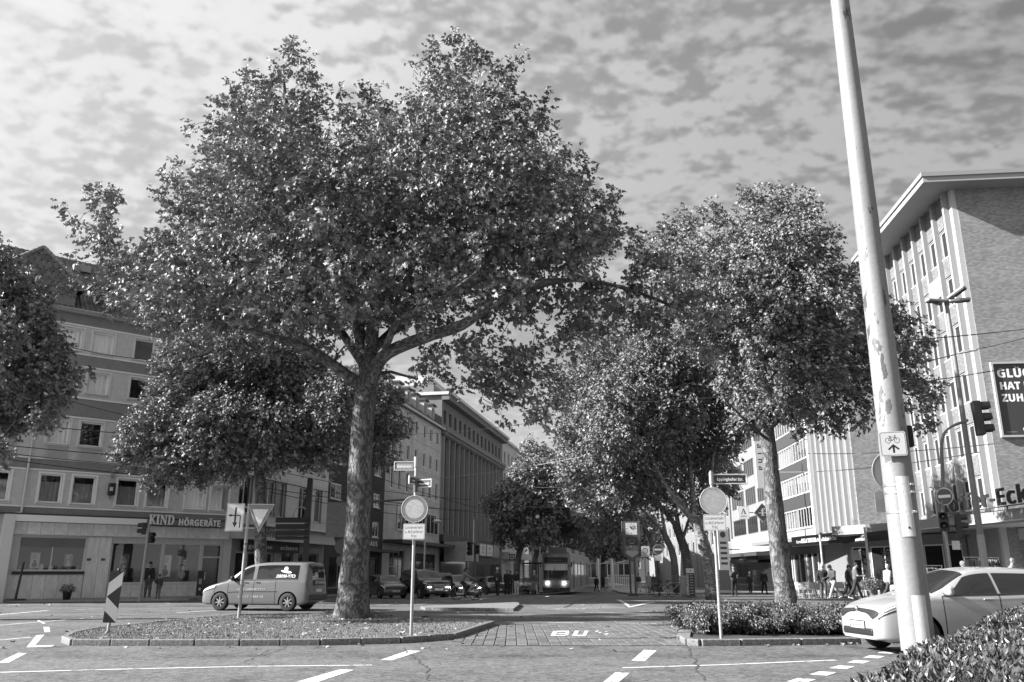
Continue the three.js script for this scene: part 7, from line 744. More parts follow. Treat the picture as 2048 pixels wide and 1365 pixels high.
// queue of dark cars with lights on
{
  const black = phys(0.012, 0.25, { clearcoat: 1, clearcoatRoughness: 0.05 }), dark = phys(0.03, 0.28, { clearcoat: 1, clearcoatRoughness: 0.06 }), grey = phys(0.16, 0.3, { clearcoat: 1 }), lit = mat(0.8, 0.3, { emissive: G(1), emissiveIntensity: 0.9 });
  const suv = carKit({ L: 4.7, y0: 0.3, r: 0.39, track: 0.82, axles: [0.9, 3.75], tumble: 0.28, top: [[0, 0.85], [0.03, 0.98], [0.2, 1.08], [0.7, 1.15], [1.2, 1.2], [1.3, 1.24], [1.8, 1.56], [2.2, 1.72], [2.8, 1.77], [4.0, 1.74], [4.4, 1.62], [4.62, 1.25], [4.7, 0.9]], belt: [[0, 0.8], [0.1, 0.95], [1.2, 1.12], [4.4, 1.2], [4.7, 0.86]], w: [[0, 0.72], [0.06, 0.82], [0.3, 0.92], [0.8, 0.955], [4, 0.955], [4.5, 0.88], [4.7, 0.78]], low: [[0, 0.36], [0.3, 0.31], [4.3, 0.31], [4.7, 0.5]], side: [['side_window', (v) => lerp(1.45, 2.0, v), 2.6, 4.12, 4.93], ['side_window', 2.66, 3.5, 4.12, 4.93], ['side_window', 3.58, (v) => lerp(4.35, 4.1, v), 4.14, 4.9]], screen: [1.32, 2.1], rear: [4.2, 4.6], lamp: [0.05, 0.35, 3.3, 3.95], tail: [4.4, 4.66, 2.8, 3.95], grille: [0.004, 0.06, 4.2], inset: 0.08, plateY: 0.58, mirror: 1.55, handles: [2.35, 3.35], seams: [1.4, 2.63, 3.5], crease: [1, 4, 3.3] });
  const place = (kit, label, u, D, turn, m, o = {}) => { const p = V(at(u, 1160, D).x, gnd(-D), -D), t = thing('car', label, 'car', p, turn); buildCar(kit, t, m, o); if (o.bars) part(t, 'grille_bars', [0, 1].map((k) => rb(0, 0.78 + k * 0.1, kit.s.L / 2 + 0.01, 0.7, 0.035, 0.05, 0.01)), M.chrome); if (o.rails) part(t, 'roof_rails', [-1, 1].map((sd) => rod(V(sd * 0.62, 1.79, 0.3), V(sd * 0.62, 1.78, -1.6), 0.025)), M.steel); return t; };
  const drl = (t, y, x, z) => { for (const s of [-1, 1]) { const h = part(t, 'headlight_beam', rb(s * x, y, z, 0.28, 0.06, 0.08, 0.025), lit); void h; const l = new THREE.PointLight(0xffffff, 0.4); l.position.set(s * x, y, z + 0.12); l.castShadow = true; l.shadow.radius = 2; t.add(l); } };
  place(skodaKit, 'dark hatchback waiting without lights, left of the large off-road car', 772, 56, 0.45, dark, { lit: null });
  drl(place(suv, 'large black off-road car with roof rails and its headlights on', 848, 55, 0.5, black, { bars: true, rails: true }), 0.72, 0.62, 2.34);
  drl(place(skodaKit, 'dark estate car with one lit headlight behind the cyclist', 918, 57.5, 0.4, black, { bars: true }), 0.66, 0.62, 2.08);
  place(skodaKit, 'dark car further back between the estate car and the standing man', 985, 70, 0.25, dark); place(skodaKit, 'grey car half hidden behind the waiting people', 1046, 80, 0.2, grey); place(suv, 'dark car behind the cyclist, second row of the queue', 885, 69, 0.35, dark);
}
// ---------------------------------------------------------------- tram
{
  const D = 71, nose = V(at(1112, 1187, D).x, gnd(-D), -D), dirB = V(Math.sin(8.5 * Math.PI / 180), 0, -Math.cos(8.5 * Math.PI / 180)), t = thing('tram', 'low-floor tram with lit headlights coming up the street', 'tram', nose, Math.atan2(-dirB.x, -dirB.z));
  const bodyM = mat(0.13, 0.35), bodyL = mat(0.2, 0.4), W = 2.3, secs = [[-0.2, -8.5], [-8.7, -17.5], [-17.7, -27]];
  // nose: a lofted cab
  const f = (y) => -0.25 * sstep(1.0, 3.1, y) - 0.18 * (1 - sstep(0.3, 0.8, y)); const cab = grid(12, 20, (u, v) => { const y = 0.28 + 2.95 * v, x = (u - 0.5) * W * (1 - 0.02 * v), e = Math.pow(Math.abs(u - 0.5) * 2, 4); return V(x, y, f(y) - 0.34 * e); }); part(t, 'cab_front', cab, bodyL);
  secs.forEach(([z0, z1], i) => { const s = part(t, 'car_body', [bb(-W / 2, W / 2, 0.55, 3.2, i ? z0 : -0.6, z1)], bodyM); part(s, 'skirt', bb(-W / 2 + 0.02, W / 2 - 0.02, 0.22, 0.55, i ? z0 : -0.6, z1), mat(0.2, 0.5)); part(s, 'roof_edge', [bb(-W / 2 + 0.08, W / 2 - 0.08, 3.2, 3.38, i ? z0 : -0.7, z1)], bodyL); part(s, 'roof_equipment', [rb(0, 3.6, (z0 + z1) / 2, 1.6, 0.45, Math.abs(z1 - z0) * 0.6, 0.08)], M.grey);
    for (let k = 0; k < 4; k++) { const za = z0 - 0.9 + (z1 - z0 + 1.0) * k / 4, zb = za + (z1 - z0 + 1.0) / 4 + 0.15; for (const sd of [1, -1]) part(s, 'side_window', rb(sd * (W / 2 + 0.004), 1.95, (za + zb) / 2, 0.02, 1.05, Math.abs(zb - za), 0.008), M.glass); } for (const sd of [1, -1]) part(s, 'door', bb(sd * W / 2, sd * (W / 2 + 0.02), 0.45, 2.75, (z0 + z1) / 2 - 0.65, (z0 + z1) / 2 + 0.65), M.dark); part(s, 'belt_stripe', [bb(-W / 2 - 0.012, W / 2 + 0.012, 2.62, 2.9, i ? z0 : -0.75, z1)], bodyL); });
  for (const z of [-8.6, -17.6]) part(t, 'bellows', bb(-W / 2 + 0.12, W / 2 - 0.12, 0.5, 3.2, z + 0.12, z - 0.12), M.black);
  const glassF = (y0, y1, x0, x1, off) => grid(10, 8, (u, v) => { const y = lerp(y0, y1, v), x = lerp(x0, x1, u), e = Math.pow(Math.abs(x) / W * 2, 4); return V(x, y, f(y) - 0.34 * e + off); });
  part(t, 'windscreen', glassF(1.15, 2.5, -1.02, 1.02, 0.012), phys(0.03, 0.05, { ior: 1.55 })); part(t, 'destination_box', glassF(2.55, 2.98, -0.98, 0.98, 0.014), M.black); part(t, 'destination_text', glassF(2.62, 2.9, -0.7, 0.7, 0.02), textPlate(80, 1.4, 0.28, '#111', [['112 Kaiserplatz', 0.5, 0.52, 0.7, '#666', 'bold %px sans-serif', 'center', 0.9]]));
  part(t, 'sun_blind', glassF(1.95, 2.46, -0.95, 0.95, 0.016), mat(0.5, 0.6)); part(t, 'front_panel', glassF(0.72, 1.1, -0.45, 0.45, 0.014), bodyM); part(t, 'lower_apron', glassF(0.24, 0.56, -1.1, 1.1, 0.016), M.black); part(t, 'wiper', rod(V(0.1, 1.1, 0.02), V(-0.15, 2.2, -0.12), 0.02), M.black); part(t, 'coupling', rb(0, 0.42, 0.05, 0.5, 0.22, 0.3, 0.04), M.black);
  const lit = mat(0.9, 0.3, { emissive: G(1), emissiveIntensity: 0.55 }); for (const s of [-1, 1]) { part(t, 'headlight', new THREE.SphereGeometry(0.12, 16, 10).scale(1, 1, 0.5).translate(s * 0.72, 0.92, -0.08), lit); const l = new THREE.PointLight(0xffffff, 0.5); l.position.set(s * 0.72, 0.92, 0.1); l.castShadow = true; l.shadow.radius = 4; t.add(l); } part(t, 'top_lamp', [bx(-0.08, 3.12, -0.22, 0.08, 0.06, 0.03), bx(0.08, 3.12, -0.22, 0.08, 0.06, 0.03)], M.white);
  for (const s of [-1, 1]) part(t, 'mirror', rb(s * 1.28, 2.4, -0.4, 0.12, 0.4, 0.2, 0.04), M.dark); part(t, 'pantograph', [rod(V(-0.5, 3.8, -12), V(-0.5, 4.6, -11), 0.03), rod(V(0.5, 3.8, -12), V(0.5, 4.6, -11), 0.03), rod(V(-0.5, 4.6, -11), V(-0.5, 5.4, -12), 0.03), rod(V(0.5, 4.6, -11), V(0.5, 5.4, -12), 0.03), rod(V(-0.9, 5.4, -12), V(0.9, 5.4, -12), 0.03)], M.iron);
}
// ---------------------------------------------------------------- bicycles
function bicycle(label, p, turn, frameM, group) {                       // forward is +x
  const t = thing('bicycle', label, 'bicycle', p, turn, group), R = 0.34, b = V(-0.52, R, 0), f = V(0.55, R, 0), bbk = V(-0.08, 0.3, 0), seat = V(-0.22, 0.88, 0), head = V(0.36, 0.86, 0);
  for (const c of [b, f]) { const w = part(t, 'wheel', new THREE.TorusGeometry(R, 0.02, 8, 36).translate(c.x, c.y, 0), tyreM); part(w, 'spokes', Array.from({ length: 14 }, (_, k) => rod(c, c.clone().add(V(Math.cos(k * 0.449) * R, Math.sin(k * 0.449) * R, 0)), 0.0025, 0.0025, 3)), M.steel); part(w, 'mudguard', new THREE.TorusGeometry(R + 0.04, 0.018, 6, 24, 2.4).rotateZ(0.3).translate(c.x, c.y, 0), frameM); }
  part(t, 'frame', [rod(bbk, seat, 0.016), rod(bbk, head.clone().add(V(0.02, -0.12, 0)), 0.02), rod(seat.clone().add(V(0.03, -0.1, 0)), head, 0.016), rod(bbk, b, 0.012), rod(seat.clone().add(V(0.02, -0.1, 0)), b, 0.01), rod(head, f, 0.014)], frameM); part(t, 'saddle', rb(-0.25, 0.93, 0, 0.27, 0.07, 0.16, 0.03), M.black); part(t, 'handlebar', [rod(head, V(0.33, 1.02, 0), 0.014), rod(V(0.33, 1.02, -0.28), V(0.33, 1.02, 0.28), 0.012), rod(V(0.33, 1.02, 0.28), V(0.2, 1.0, 0.3), 0.015), rod(V(0.33, 1.02, -0.28), V(0.2, 1.0, -0.3), 0.015)], M.steel); part(t, 'chain_guard', rb(-0.28, 0.33, 0.05, 0.5, 0.1, 0.03, 0.01), frameM); part(t, 'rack', [bx(-0.55, 0.76, 0, 0.4, 0.02, 0.14), rod(V(-0.7, 0.76, 0), b, 0.008)], M.steel); part(t, 'pedal', [bx(-0.08, 0.14, 0.12, 0.1, 0.02, 0.08), bx(-0.08, 0.46, -0.12, 0.1, 0.02, 0.08)], M.black); part(t, 'headlamp', sph(0.42, 0.82, 0, 0.05, 8), M.chrome); return t;
}
const cycP = gp(931, 1195.5, 0); cycP.z = -50.5; cycP.x = at(931, 1190, 50.5).x; cycP.y = gnd(-50.5); bicycle('bicycle ridden by the cyclist crossing in front of the dark cars', cycP, 0.12, mat(0.5, 0.5));
bicycle('parked bicycle with a front basket left of the utility cabinet', V(at(1327, 1160, 54).x, gnd(-54) + 0.12, -54), 0.2, M.dark); bicycle('parked bicycle leaning close to the utility cabinet', V(at(1345, 1160, 53).x, gnd(-53) + 0.12, -53.1), 0.15, mat(0.3, 0.5));
// ---------------------------------------------------------------- people: one smooth body each, with clothes and hair over it
function netMesh(fn, lo, hi, cell) {                                    // surface nets over a signed distance
  const n = [0, 1, 2].map((k) => Math.ceil((hi.getComponent(k) - lo.getComponent(k)) / cell) + 1), val = new Float32Array(n[0] * n[1] * n[2]), ix = (i, j, k) => (k * n[1] + j) * n[0] + i;
  for (let k = 0; k < n[2]; k++) for (let j = 0; j < n[1]; j++) for (let i = 0; i < n[0]; i++) val[ix(i, j, k)] = fn(lo.x + i * cell, lo.y + j * cell, lo.z + k * cell);
  const id = new Int32Array(val.length).fill(-1), pos = [], idx = [];
  for (let k = 0; k < n[2] - 1; k++) for (let j = 0; j < n[1] - 1; j++) for (let i = 0; i < n[0] - 1; i++) { let c = 0, sx = 0, sy = 0, sz = 0; const g = (a) => val[ix(i + (a & 1), j + ((a >> 1) & 1), k + (a >> 2))]; for (const [a, b] of [[0, 1], [2, 3], [4, 5], [6, 7], [0, 2], [1, 3], [4, 6], [5, 7], [0, 4], [1, 5], [2, 6], [3, 7]]) { const p = g(a), q = g(b); if ((p < 0) !== (q < 0)) { const t = p / (p - q), f = (m) => lerp((a >> m) & 1, (b >> m) & 1, t); sx += f(0); sy += f(1); sz += f(2); c++; } } if (c) { id[ix(i, j, k)] = pos.length / 3; pos.push(lo.x + (i + sx / c) * cell, lo.y + (j + sy / c) * cell, lo.z + (k + sz / c) * cell); } }
  const quad = (a, b, c, d, f) => { if (a < 0 || b < 0 || c < 0 || d < 0) return; f ? idx.push(a, b, c, a, c, d) : idx.push(a, c, b, a, d, c); };
  for (let k = 1; k < n[2] - 1; k++) for (let j = 1; j < n[1] - 1; j++) for (let i = 1; i < n[0] - 1; i++) { const s = val[ix(i, j, k)] < 0; if (s !== (val[ix(i + 1, j, k)] < 0)) quad(id[ix(i, j - 1, k - 1)], id[ix(i, j, k - 1)], id[ix(i, j, k)], id[ix(i, j - 1, k)], s); if (s !== (val[ix(i, j + 1, k)] < 0)) quad(id[ix(i - 1, j, k - 1)], id[ix(i - 1, j, k)], id[ix(i, j, k)], id[ix(i, j, k - 1)], s); if (s !== (val[ix(i, j, k + 1)] < 0)) quad(id[ix(i - 1, j - 1, k)], id[ix(i, j - 1, k)], id[ix(i, j, k)], id[ix(i - 1, j, k)], s); }
  const g = new THREE.BufferGeometry(); g.setAttribute('position', new THREE.Float32BufferAttribute(pos, 3)); g.setIndex(idx); g.computeVertexNormals(); return g;
}
const cap = (a, b, r0, r1, sx = 1, sz = 1) => ({ a, b, r0, r1, sx, sz });
function field(list, k = 0.035) { return (x, y, z) => { let s = 0; let m = 1e9; for (const c of list) { const ax = c.b.x - c.a.x, ay = c.b.y - c.a.y, az = c.b.z - c.a.z, px = x - c.a.x, py = y - c.a.y, pz = z - c.a.z, L = ax * ax + ay * ay + az * az, t = L ? clamp((px * ax + py * ay + pz * az) / L) : 0, dx = (px - ax * t) / c.sx, dy = py - ay * t, dz = (pz - az * t) / c.sz, d = Math.sqrt(dx * dx + dy * dy + dz * dz) - lerp(c.r0, c.r1, t); m = Math.min(m, d); s += Math.exp(-d / k); } return m > 0.25 ? m : -k * Math.log(s); }; }
function bounds(list, pad = 0.12) { const b = new THREE.Box3(); for (const c of list) { const r = Math.max(c.r0, c.r1) * Math.max(c.sx, c.sz) + pad; for (const p of [c.a, c.b]) { b.expandByPoint(p.clone().addScalar(r)); b.expandByPoint(p.clone().addScalar(-r)); } } return b; }
const skinG = (list, cell, k) => { const b = bounds(list); return netMesh(field(list, k), b.min, b.max, cell); };
function person(label, p, turn, h, o = {}) {                            // faces +z; o.step = stride, o.arm = [left, right] lift, o.elbow = bends, o.lean, o.nod
  const t = thing('person', label, 'person', p, turn), st = o.step ?? 0.05, ln = o.lean ?? 0.03, W = o.wide ?? 1, sit = o.sit;
  const rot = (v, a) => V(v.x, v.y * Math.cos(a) - v.z * Math.sin(a), v.y * Math.sin(a) + v.z * Math.cos(a));
  const legs = [1, -1].map((s, i) => { const hip = V(s * 0.085, 0, 0), a = sit ? sit.thigh[i] : (i ? -st : st), bend = sit ? sit.knee[i] : Math.max(0.06, (i ? 0.55 : 0.12) * st + 0.04), knee = hip.clone().add(rot(V(s * 0.01, -0.43, 0), -a)), ank = knee.clone().add(rot(V(0, -0.42, 0), -a + bend)); return { s, hip, knee, ank, fa: -a + bend }; });
  const drop = sit ? -sit.y : Math.min(...legs.map((l) => l.ank.y)) - 0.075; legs.forEach((l) => ['hip', 'knee', 'ank'].forEach((k) => { l[k].y -= drop; }));
  const pel = V(0, -drop + 0.04, 0), up = (y, z = 0, x = 0) => V(x, pel.y, 0).add(rot(V(0, y, z), ln)), che = up(0.36), nk = up(0.52, 0.0), nd = o.nod ?? 0.05, headC = nk.clone().add(rot(V(0, 0.17, 0.03), ln + nd));
  const arms = [1, -1].map((s, i) => { const sh = up(0.45, 0, s * 0.18 * W), a = (o.arm ?? [st * 0.8, -st * 0.8])[i], e = (o.elbow ?? [0.25, 0.25])[i], out = (o.out ?? [0.1, 0.1])[i], d1 = rot(V(s * out, -1, 0), -a).normalize(), el = sh.clone().addScaledVector(d1, 0.28), d2 = rot(V(s * out * 0.4 - s * (o.inward ?? [0, 0])[i], -1, 0), -a - e).normalize(), wr = el.clone().addScaledVector(d2, 0.25); return { s, sh, el, wr, d2, f: rot(V(0, 0, 1), -a - e) }; });
  const N = V(0, 0, 0), body = [], add = (...c) => body.push(cap(...c));
  add(pel, che, 0.10, 0.115, 1.2 * W, 0.85 * W); add(che, nk, 0.10, 0.05, 1.3, 0.8); add(nk, headC.clone().add(V(0, -0.05, 0)), 0.052, 0.055); void N;
  for (const l of legs) { add(l.hip, l.knee, 0.08, 0.05); add(l.knee, l.ank, 0.05, 0.034); } for (const a of arms) { add(a.sh, a.el, 0.045, 0.036); add(a.el, a.wr, 0.036, 0.026); }
  const fz = rot(V(0, 0, 1), ln + nd), fy = rot(V(0, 1, 0), ln + nd), H = (x, y, z) => headC.clone().addScaledVector(fy, y).addScaledVector(fz, z).add(V(x, 0, 0));
  const head = [cap(H(0, 0.03, -0.01), H(0, -0.02, 0.0), 0.088, 0.082, 0.88), cap(H(0, -0.075, 0.04), H(0, -0.03, 0.03), 0.048, 0.06), cap(H(0, 0.0, 0.088), H(0, -0.025, 0.103), 0.009, 0.014), cap(H(0.076, 0.01, -0.01), H(0.076, -0.035, -0.005), 0.016, 0.012), cap(H(-0.076, 0.01, -0.01), H(-0.076, -0.035, -0.005), 0.016, 0.012), cap(H(-0.02, -0.062, 0.08), H(0.02, -0.062, 0.08), 0.009, 0.009)];
  const hands = []; for (const a of arms) { const side = V(1, 0, 0), f = a.f; const palm = a.wr.clone().addScaledVector(a.d2, 0.05); hands.push(cap(a.wr, palm, 0.024, 0.034, 1, 1)); for (let k = 0; k < 4; k++) { const b = palm.clone().addScaledVector(f, (k - 1.5) * 0.019).addScaledVector(a.d2, 0.028), m = b.clone().addScaledVector(a.d2, 0.036 - 0.004 * Math.abs(k - 1.3)).addScaledVector(side, -a.s * 0.008), e2 = m.clone().addScaledVector(a.d2, 0.026).addScaledVector(side, -a.s * 0.02); hands.push(cap(b, m, 0.0095, 0.0085), cap(m, e2, 0.0085, 0.007)); } const th = palm.clone().addScaledVector(f, 0.03); hands.push(cap(th, th.clone().addScaledVector(f, 0.03).addScaledVector(a.d2, 0.03), 0.012, 0.009)); }
  const sk = mat(o.skin ?? 0.22, 0.6); part(t, 'body', [skinG(body, 0.03, 0.03), skinG(head, 0.016, 0.012), skinG(hands, 0.0115, 0.006)], sk);
  part(t, 'eyes', [sph(...H(0.031, 0.008, 0.074).toArray(), 0.012, 8), sph(...H(-0.031, 0.008, 0.074).toArray(), 0.012, 8)], M.black);
  const topL = [cap(pel.clone().add(V(0, o.long ? -o.long : 0.02, 0)), che, 0.128 + (o.bulk ?? 0), 0.132 + (o.bulk ?? 0), 1.25 * W, 0.9 * W), cap(che, nk.clone().add(V(0, -0.02, 0)), 0.12, 0.06, 1.35, 0.85), ...arms.flatMap((a) => o.shortSleeve ? [cap(a.sh, a.sh.clone().lerp(a.el, 0.75), 0.062, 0.056)] : [cap(a.sh, a.el, 0.064, 0.052 + (o.bulk ?? 0) * 0.5), cap(a.el, a.wr.clone().lerp(a.el, 0.04), 0.052, 0.042)])];
  part(t, o.topName ?? 'jacket', skinG(topL, 0.026, 0.03), mat(o.top ?? 0.05, 0.85, { bumpMap: rep(grainT, 1) }));
  if (o.shirt) part(t, 'shirt', skinG([cap(pel.clone().add(V(0, 0.05, 0.07)), nk.clone().add(V(0, -0.05, 0.045)), 0.062, 0.04, 0.9, 1)], 0.02, 0.02), mat(o.shirt, 0.8));
  if (o.skirt) part(t, 'skirt', skinG([cap(pel, legs[0].knee.clone().lerp(legs[1].knee, 0.5).add(V(0, -0.12, 0)), 0.13, 0.19, 1.1, 0.9)], 0.026, 0.03), mat(o.skirt, 0.85)); else part(t, 'trousers', skinG([cap(pel, pel.clone().add(V(0, -0.06, 0)), 0.118, 0.115, 1.22 * W, 0.92 * W), ...legs.flatMap((l) => [cap(l.hip, l.knee, 0.093, 0.068), cap(l.knee, l.ank.clone().add(V(0, 0.02, 0)), 0.068, 0.058)])], 0.026, 0.02), mat(o.legs ?? 0.06, 0.9));
  part(t, 'shoes', skinG(legs.flatMap((l) => { const f = rot(V(0, 0, 1), sit ? 0.1 : clamp(l.fa * 0.5, -0.4, 0.5)); return [cap(l.ank.clone().add(V(0, -0.03, -0.03)), l.ank.clone().add(V(l.s * 0.02, -0.042, 0)).addScaledVector(f, 0.16), 0.042, 0.035)]; }), 0.02, 0.015), mat(o.shoes ?? 0.03, 0.6));
  if (o.hair !== null) { const hr = [cap(H(0, 0.055, -0.03), H(0, 0.045, 0.02), 0.088, 0.078, 0.96), cap(H(0, -0.02, -0.05), H(0, 0.03, -0.045), 0.07, 0.08)]; if (o.longHair) hr.push(cap(H(0, -0.02, -0.06), H(0, -0.17, -0.07), 0.075, 0.06)); part(t, o.capHat ? 'cap' : 'hair', skinG(o.capHat ? [...hr, cap(H(0, 0.07, 0.06), H(0, 0.06, 0.15), 0.02, 0.012, 3.4)] : hr, 0.018, 0.012), mat(o.hair ?? 0.02, 0.8)); }
  if (o.beard) part(t, 'beard', skinG([cap(H(-0.03, -0.09, 0.055), H(0.03, -0.09, 0.055), 0.042, 0.042)], 0.014, 0.01), mat(o.beard, 0.9));
  if (o.phone) { const a = arms[o.phone > 0 ? 0 : 1], q = a.wr.clone().addScaledVector(a.d2, 0.09); const ph = thing('phone', 'small dark phone held by the walking man in the vest', 'phone', V(0, 0, 0)); scene.remove(ph); t.updateMatrixWorld(); ph.position.copy(q.multiplyScalar(h / 1.74).applyEuler(t.rotation).add(t.position)); ph.rotation.y = turn; scene.add(ph); part(ph, 'case', rb(0, 0.02, 0.02, 0.075, 0.15, 0.012, 0.005), M.black); part(ph, 'screen', bx(0, 0.02, 0.013, 0.066, 0.135, 0.001), M.glass); }
  if (o.bag) { const a = arms[o.bag > 0 ? 0 : 1], q = a.wr.clone().addScaledVector(a.d2, 0.08).multiplyScalar(h / 1.74); t.updateMatrixWorld(); const w = q.applyEuler(new THREE.Euler(0, turn, 0)).add(p), bg = thing('bag', o.bagLabel, 'bag', V(w.x, w.y - 0.36, w.z), turn); part(bg, 'sack', rb(0, 0.12, 0, 0.24, 0.26, 0.12, 0.05), mat(o.bagTone ?? 0.5, 0.7)); part(bg, 'handle', new THREE.TorusGeometry(0.07, 0.01, 6, 14, Math.PI).translate(0, 0.27, 0), M.grey); }
  t.scale.setScalar(h / 1.74); return t;
}
const stand = (u, D, off = 0.12) => V(at(u, 1160, D).x, gnd(-D) + off, -D);
// left: man and child before the shop
person('man in a dark jacket standing by the traffic light before the hearing aid shop', stand(297, 45.5), 0.5, 1.85, { top: 0.02, legs: 0.10, shirt: 0.35, shoes: 0.35, hair: 0.02, arm: [0.1, 0.1], elbow: [0.3, 0.3] });
person('small boy in a printed jacket standing beside the man at the traffic light', stand(318.5, 45.3), 0.3, 1.22, { top: 0.06, legs: 0.14, shirt: 0.28, shoes: 0.05, hair: 0.015, arm: [0.1, 0.5], elbow: [0.2, 2.0], wide: 1.05 });
// crossing: cyclist and people at the tram stop
person('cyclist in a pale jacket riding to the right past the dark cars', cycP.clone().add(V(0.06 - 0.26, 0, 0)), Math.PI / 2 + 0.12, 1.74, { top: 0.2, legs: 0.03, hair: 0.03, longHair: true, lean: 0.35, nod: -0.15, arm: [0.95, 0.95], elbow: [0.25, 0.25], sit: { thigh: [1.05, 0.55], knee: [1.15, 0.75], y: 0.98 } });
person('grey-haired man in dark clothes with a pale shirt front standing at the tram stop kerb', stand(995, 57.5), -0.35, 1.78, { top: 0.03, legs: 0.02, shirt: 0.35, hair: 0.45, arm: [-0.1, 0.15], elbow: [0.2, 0.2], out: [0.3, 0.25], step: 0.16 });
person('woman with long dark hair and white trousers at the tram stop', stand(1033, 61), -0.2, 1.7, { top: 0.02, legs: 0.6, hair: 0.02, longHair: true, shoes: 0.4, arm: [0.1, 0.1], elbow: [0.9, 1.2], bag: 1, bagLabel: 'small pale bag carried by the woman in white trousers', bagTone: 0.4 });
person('person in a long black coat waiting beside the woman in white trousers', stand(1014, 63), 0.2, 1.72, { top: 0.015, legs: 0.015, hair: 0.08, long: 0.4, bulk: 0.02 }); person('second dark-clad person half hidden behind the stop post', stand(1021, 65), -0.3, 1.68, { top: 0.02, legs: 0.02, hair: 0.05 });
person('woman in a patterned dress walking beside the tram', stand(1068, 66), 0.6, 1.74, { top: 0.09, skirt: 0.12, hair: 0.3, longHair: true, step: 0.35, shoes: 0.3, skin: 0.35 }); person('dark figure by the side of the tram at the far crossing', stand(1193, 98, 0), 0.4, 1.75, { top: 0.02, legs: 0.02, step: 0.3 }); person('pedestrian with a dark coat and pale trousers far down the street', stand(1277, 88), 0.1, 1.75, { top: 0.03, legs: 0.3, step: 0.3 }); person('person in a pale coat standing behind the clock column signs', stand(1298, 74), -0.6, 1.68, { top: 0.3, legs: 0.2, hair: 0.05, long: 0.3 });
// right pavement
person('man in a dark jacket drinking, standing right of the right street sign post', stand(1468, 54), 0.1, 1.86, { top: 0.05, legs: 0.02, hair: 0.02, skin: 0.2, arm: [0.35, 0.5], elbow: [0.9, 2.0], inward: [0.5, 0.3], bulk: 0.02 });
person('woman in dark clothes with a pale face before the pharmacy', stand(1500, 72), -0.4, 1.7, { top: 0.02, legs: 0.02, hair: 0.5, long: 0.3, step: 0.2 }); person('walker in black with grey shirt before the pharmacy, beside the trunk', stand(1528, 64), 0.2, 1.78, { top: 0.02, legs: 0.02, shirt: 0.15, hair: 0.02, step: 0.2 });
person('old man with a white cap and beard walking with a stick past the terrace', stand(1646, 45.5), -0.25, 1.72, { top: 0.015, legs: 0.07, hair: 0.5, capHat: true, beard: 0.6, step: 0.18, arm: [0.0, 0.15], elbow: [0.25, 0.3], out: [0.2, 0.28], wide: 1.1 });
{ const p = stand(1637, 45.3), t = thing('walking_stick', 'thin dark walking stick of the old man with the cap', 'stick', p); part(t, 'shaft', rod(V(0, 0, 0), V(0.05, 0.85, 0.03), 0.014), M.black); part(t, 'grip', new THREE.TorusGeometry(0.05, 0.014, 6, 12, Math.PI).translate(0.05, 0.85, 0.03), M.black); }
person('man in a dark body warmer and pale trousers striding left past the terrace', stand(1667, 45), -1.25, 1.8, { top: 0.05, legs: 0.32, shoes: 0.45, hair: 0.015, step: 0.5, nod: 0.5, arm: [0.2, 0.3], elbow: [1.0, 1.0], lean: 0.08 });
person('man in black walking close behind the man in the vest', stand(1696, 47), 1.1, 1.76, { top: 0.015, legs: 0.015, hair: 0.015, step: 0.3, nod: 0.4 });
person('man in a grey vest with pale sleeves looking at his phone', stand(1711, 44.6), 1.45, 1.84, { top: 0.11, topName: 'vest', shortSleeve: true, skin: 0.32, legs: 0.03, shoes: 0.7, hair: 0.015, step: 0.35, nod: 0.45, arm: [0.15, 0.25], elbow: [1.35, 1.25], phone: 1 });
person('stocky man with short pale hair in a white jacket walking away to the right', stand(1775, 45.5), 1.9, 1.78, { top: 0.3, legs: 0.05, hair: 0.4, step: 0.45, bulk: 0.035, wide: 1.1, lean: 0.12 });
person('woman with curly grey hair in a pale top behind the roof of the white car', stand(1928, 36), 0.8, 1.72, { top: 0.28, legs: 0.1, hair: 0.2, wide: 1.1 }); person('bald man in a white shirt behind the white car near the right edge', stand(2028, 35.5), 0.9, 1.86, { top: 0.28, legs: 0.1, hair: null, wide: 1.2, bulk: 0.02 }); person('dark-haired person in black behind the white car left of the bald man', stand(1998, 37), -0.4, 1.66, { top: 0.02, legs: 0.03, hair: 0.015, longHair: true });
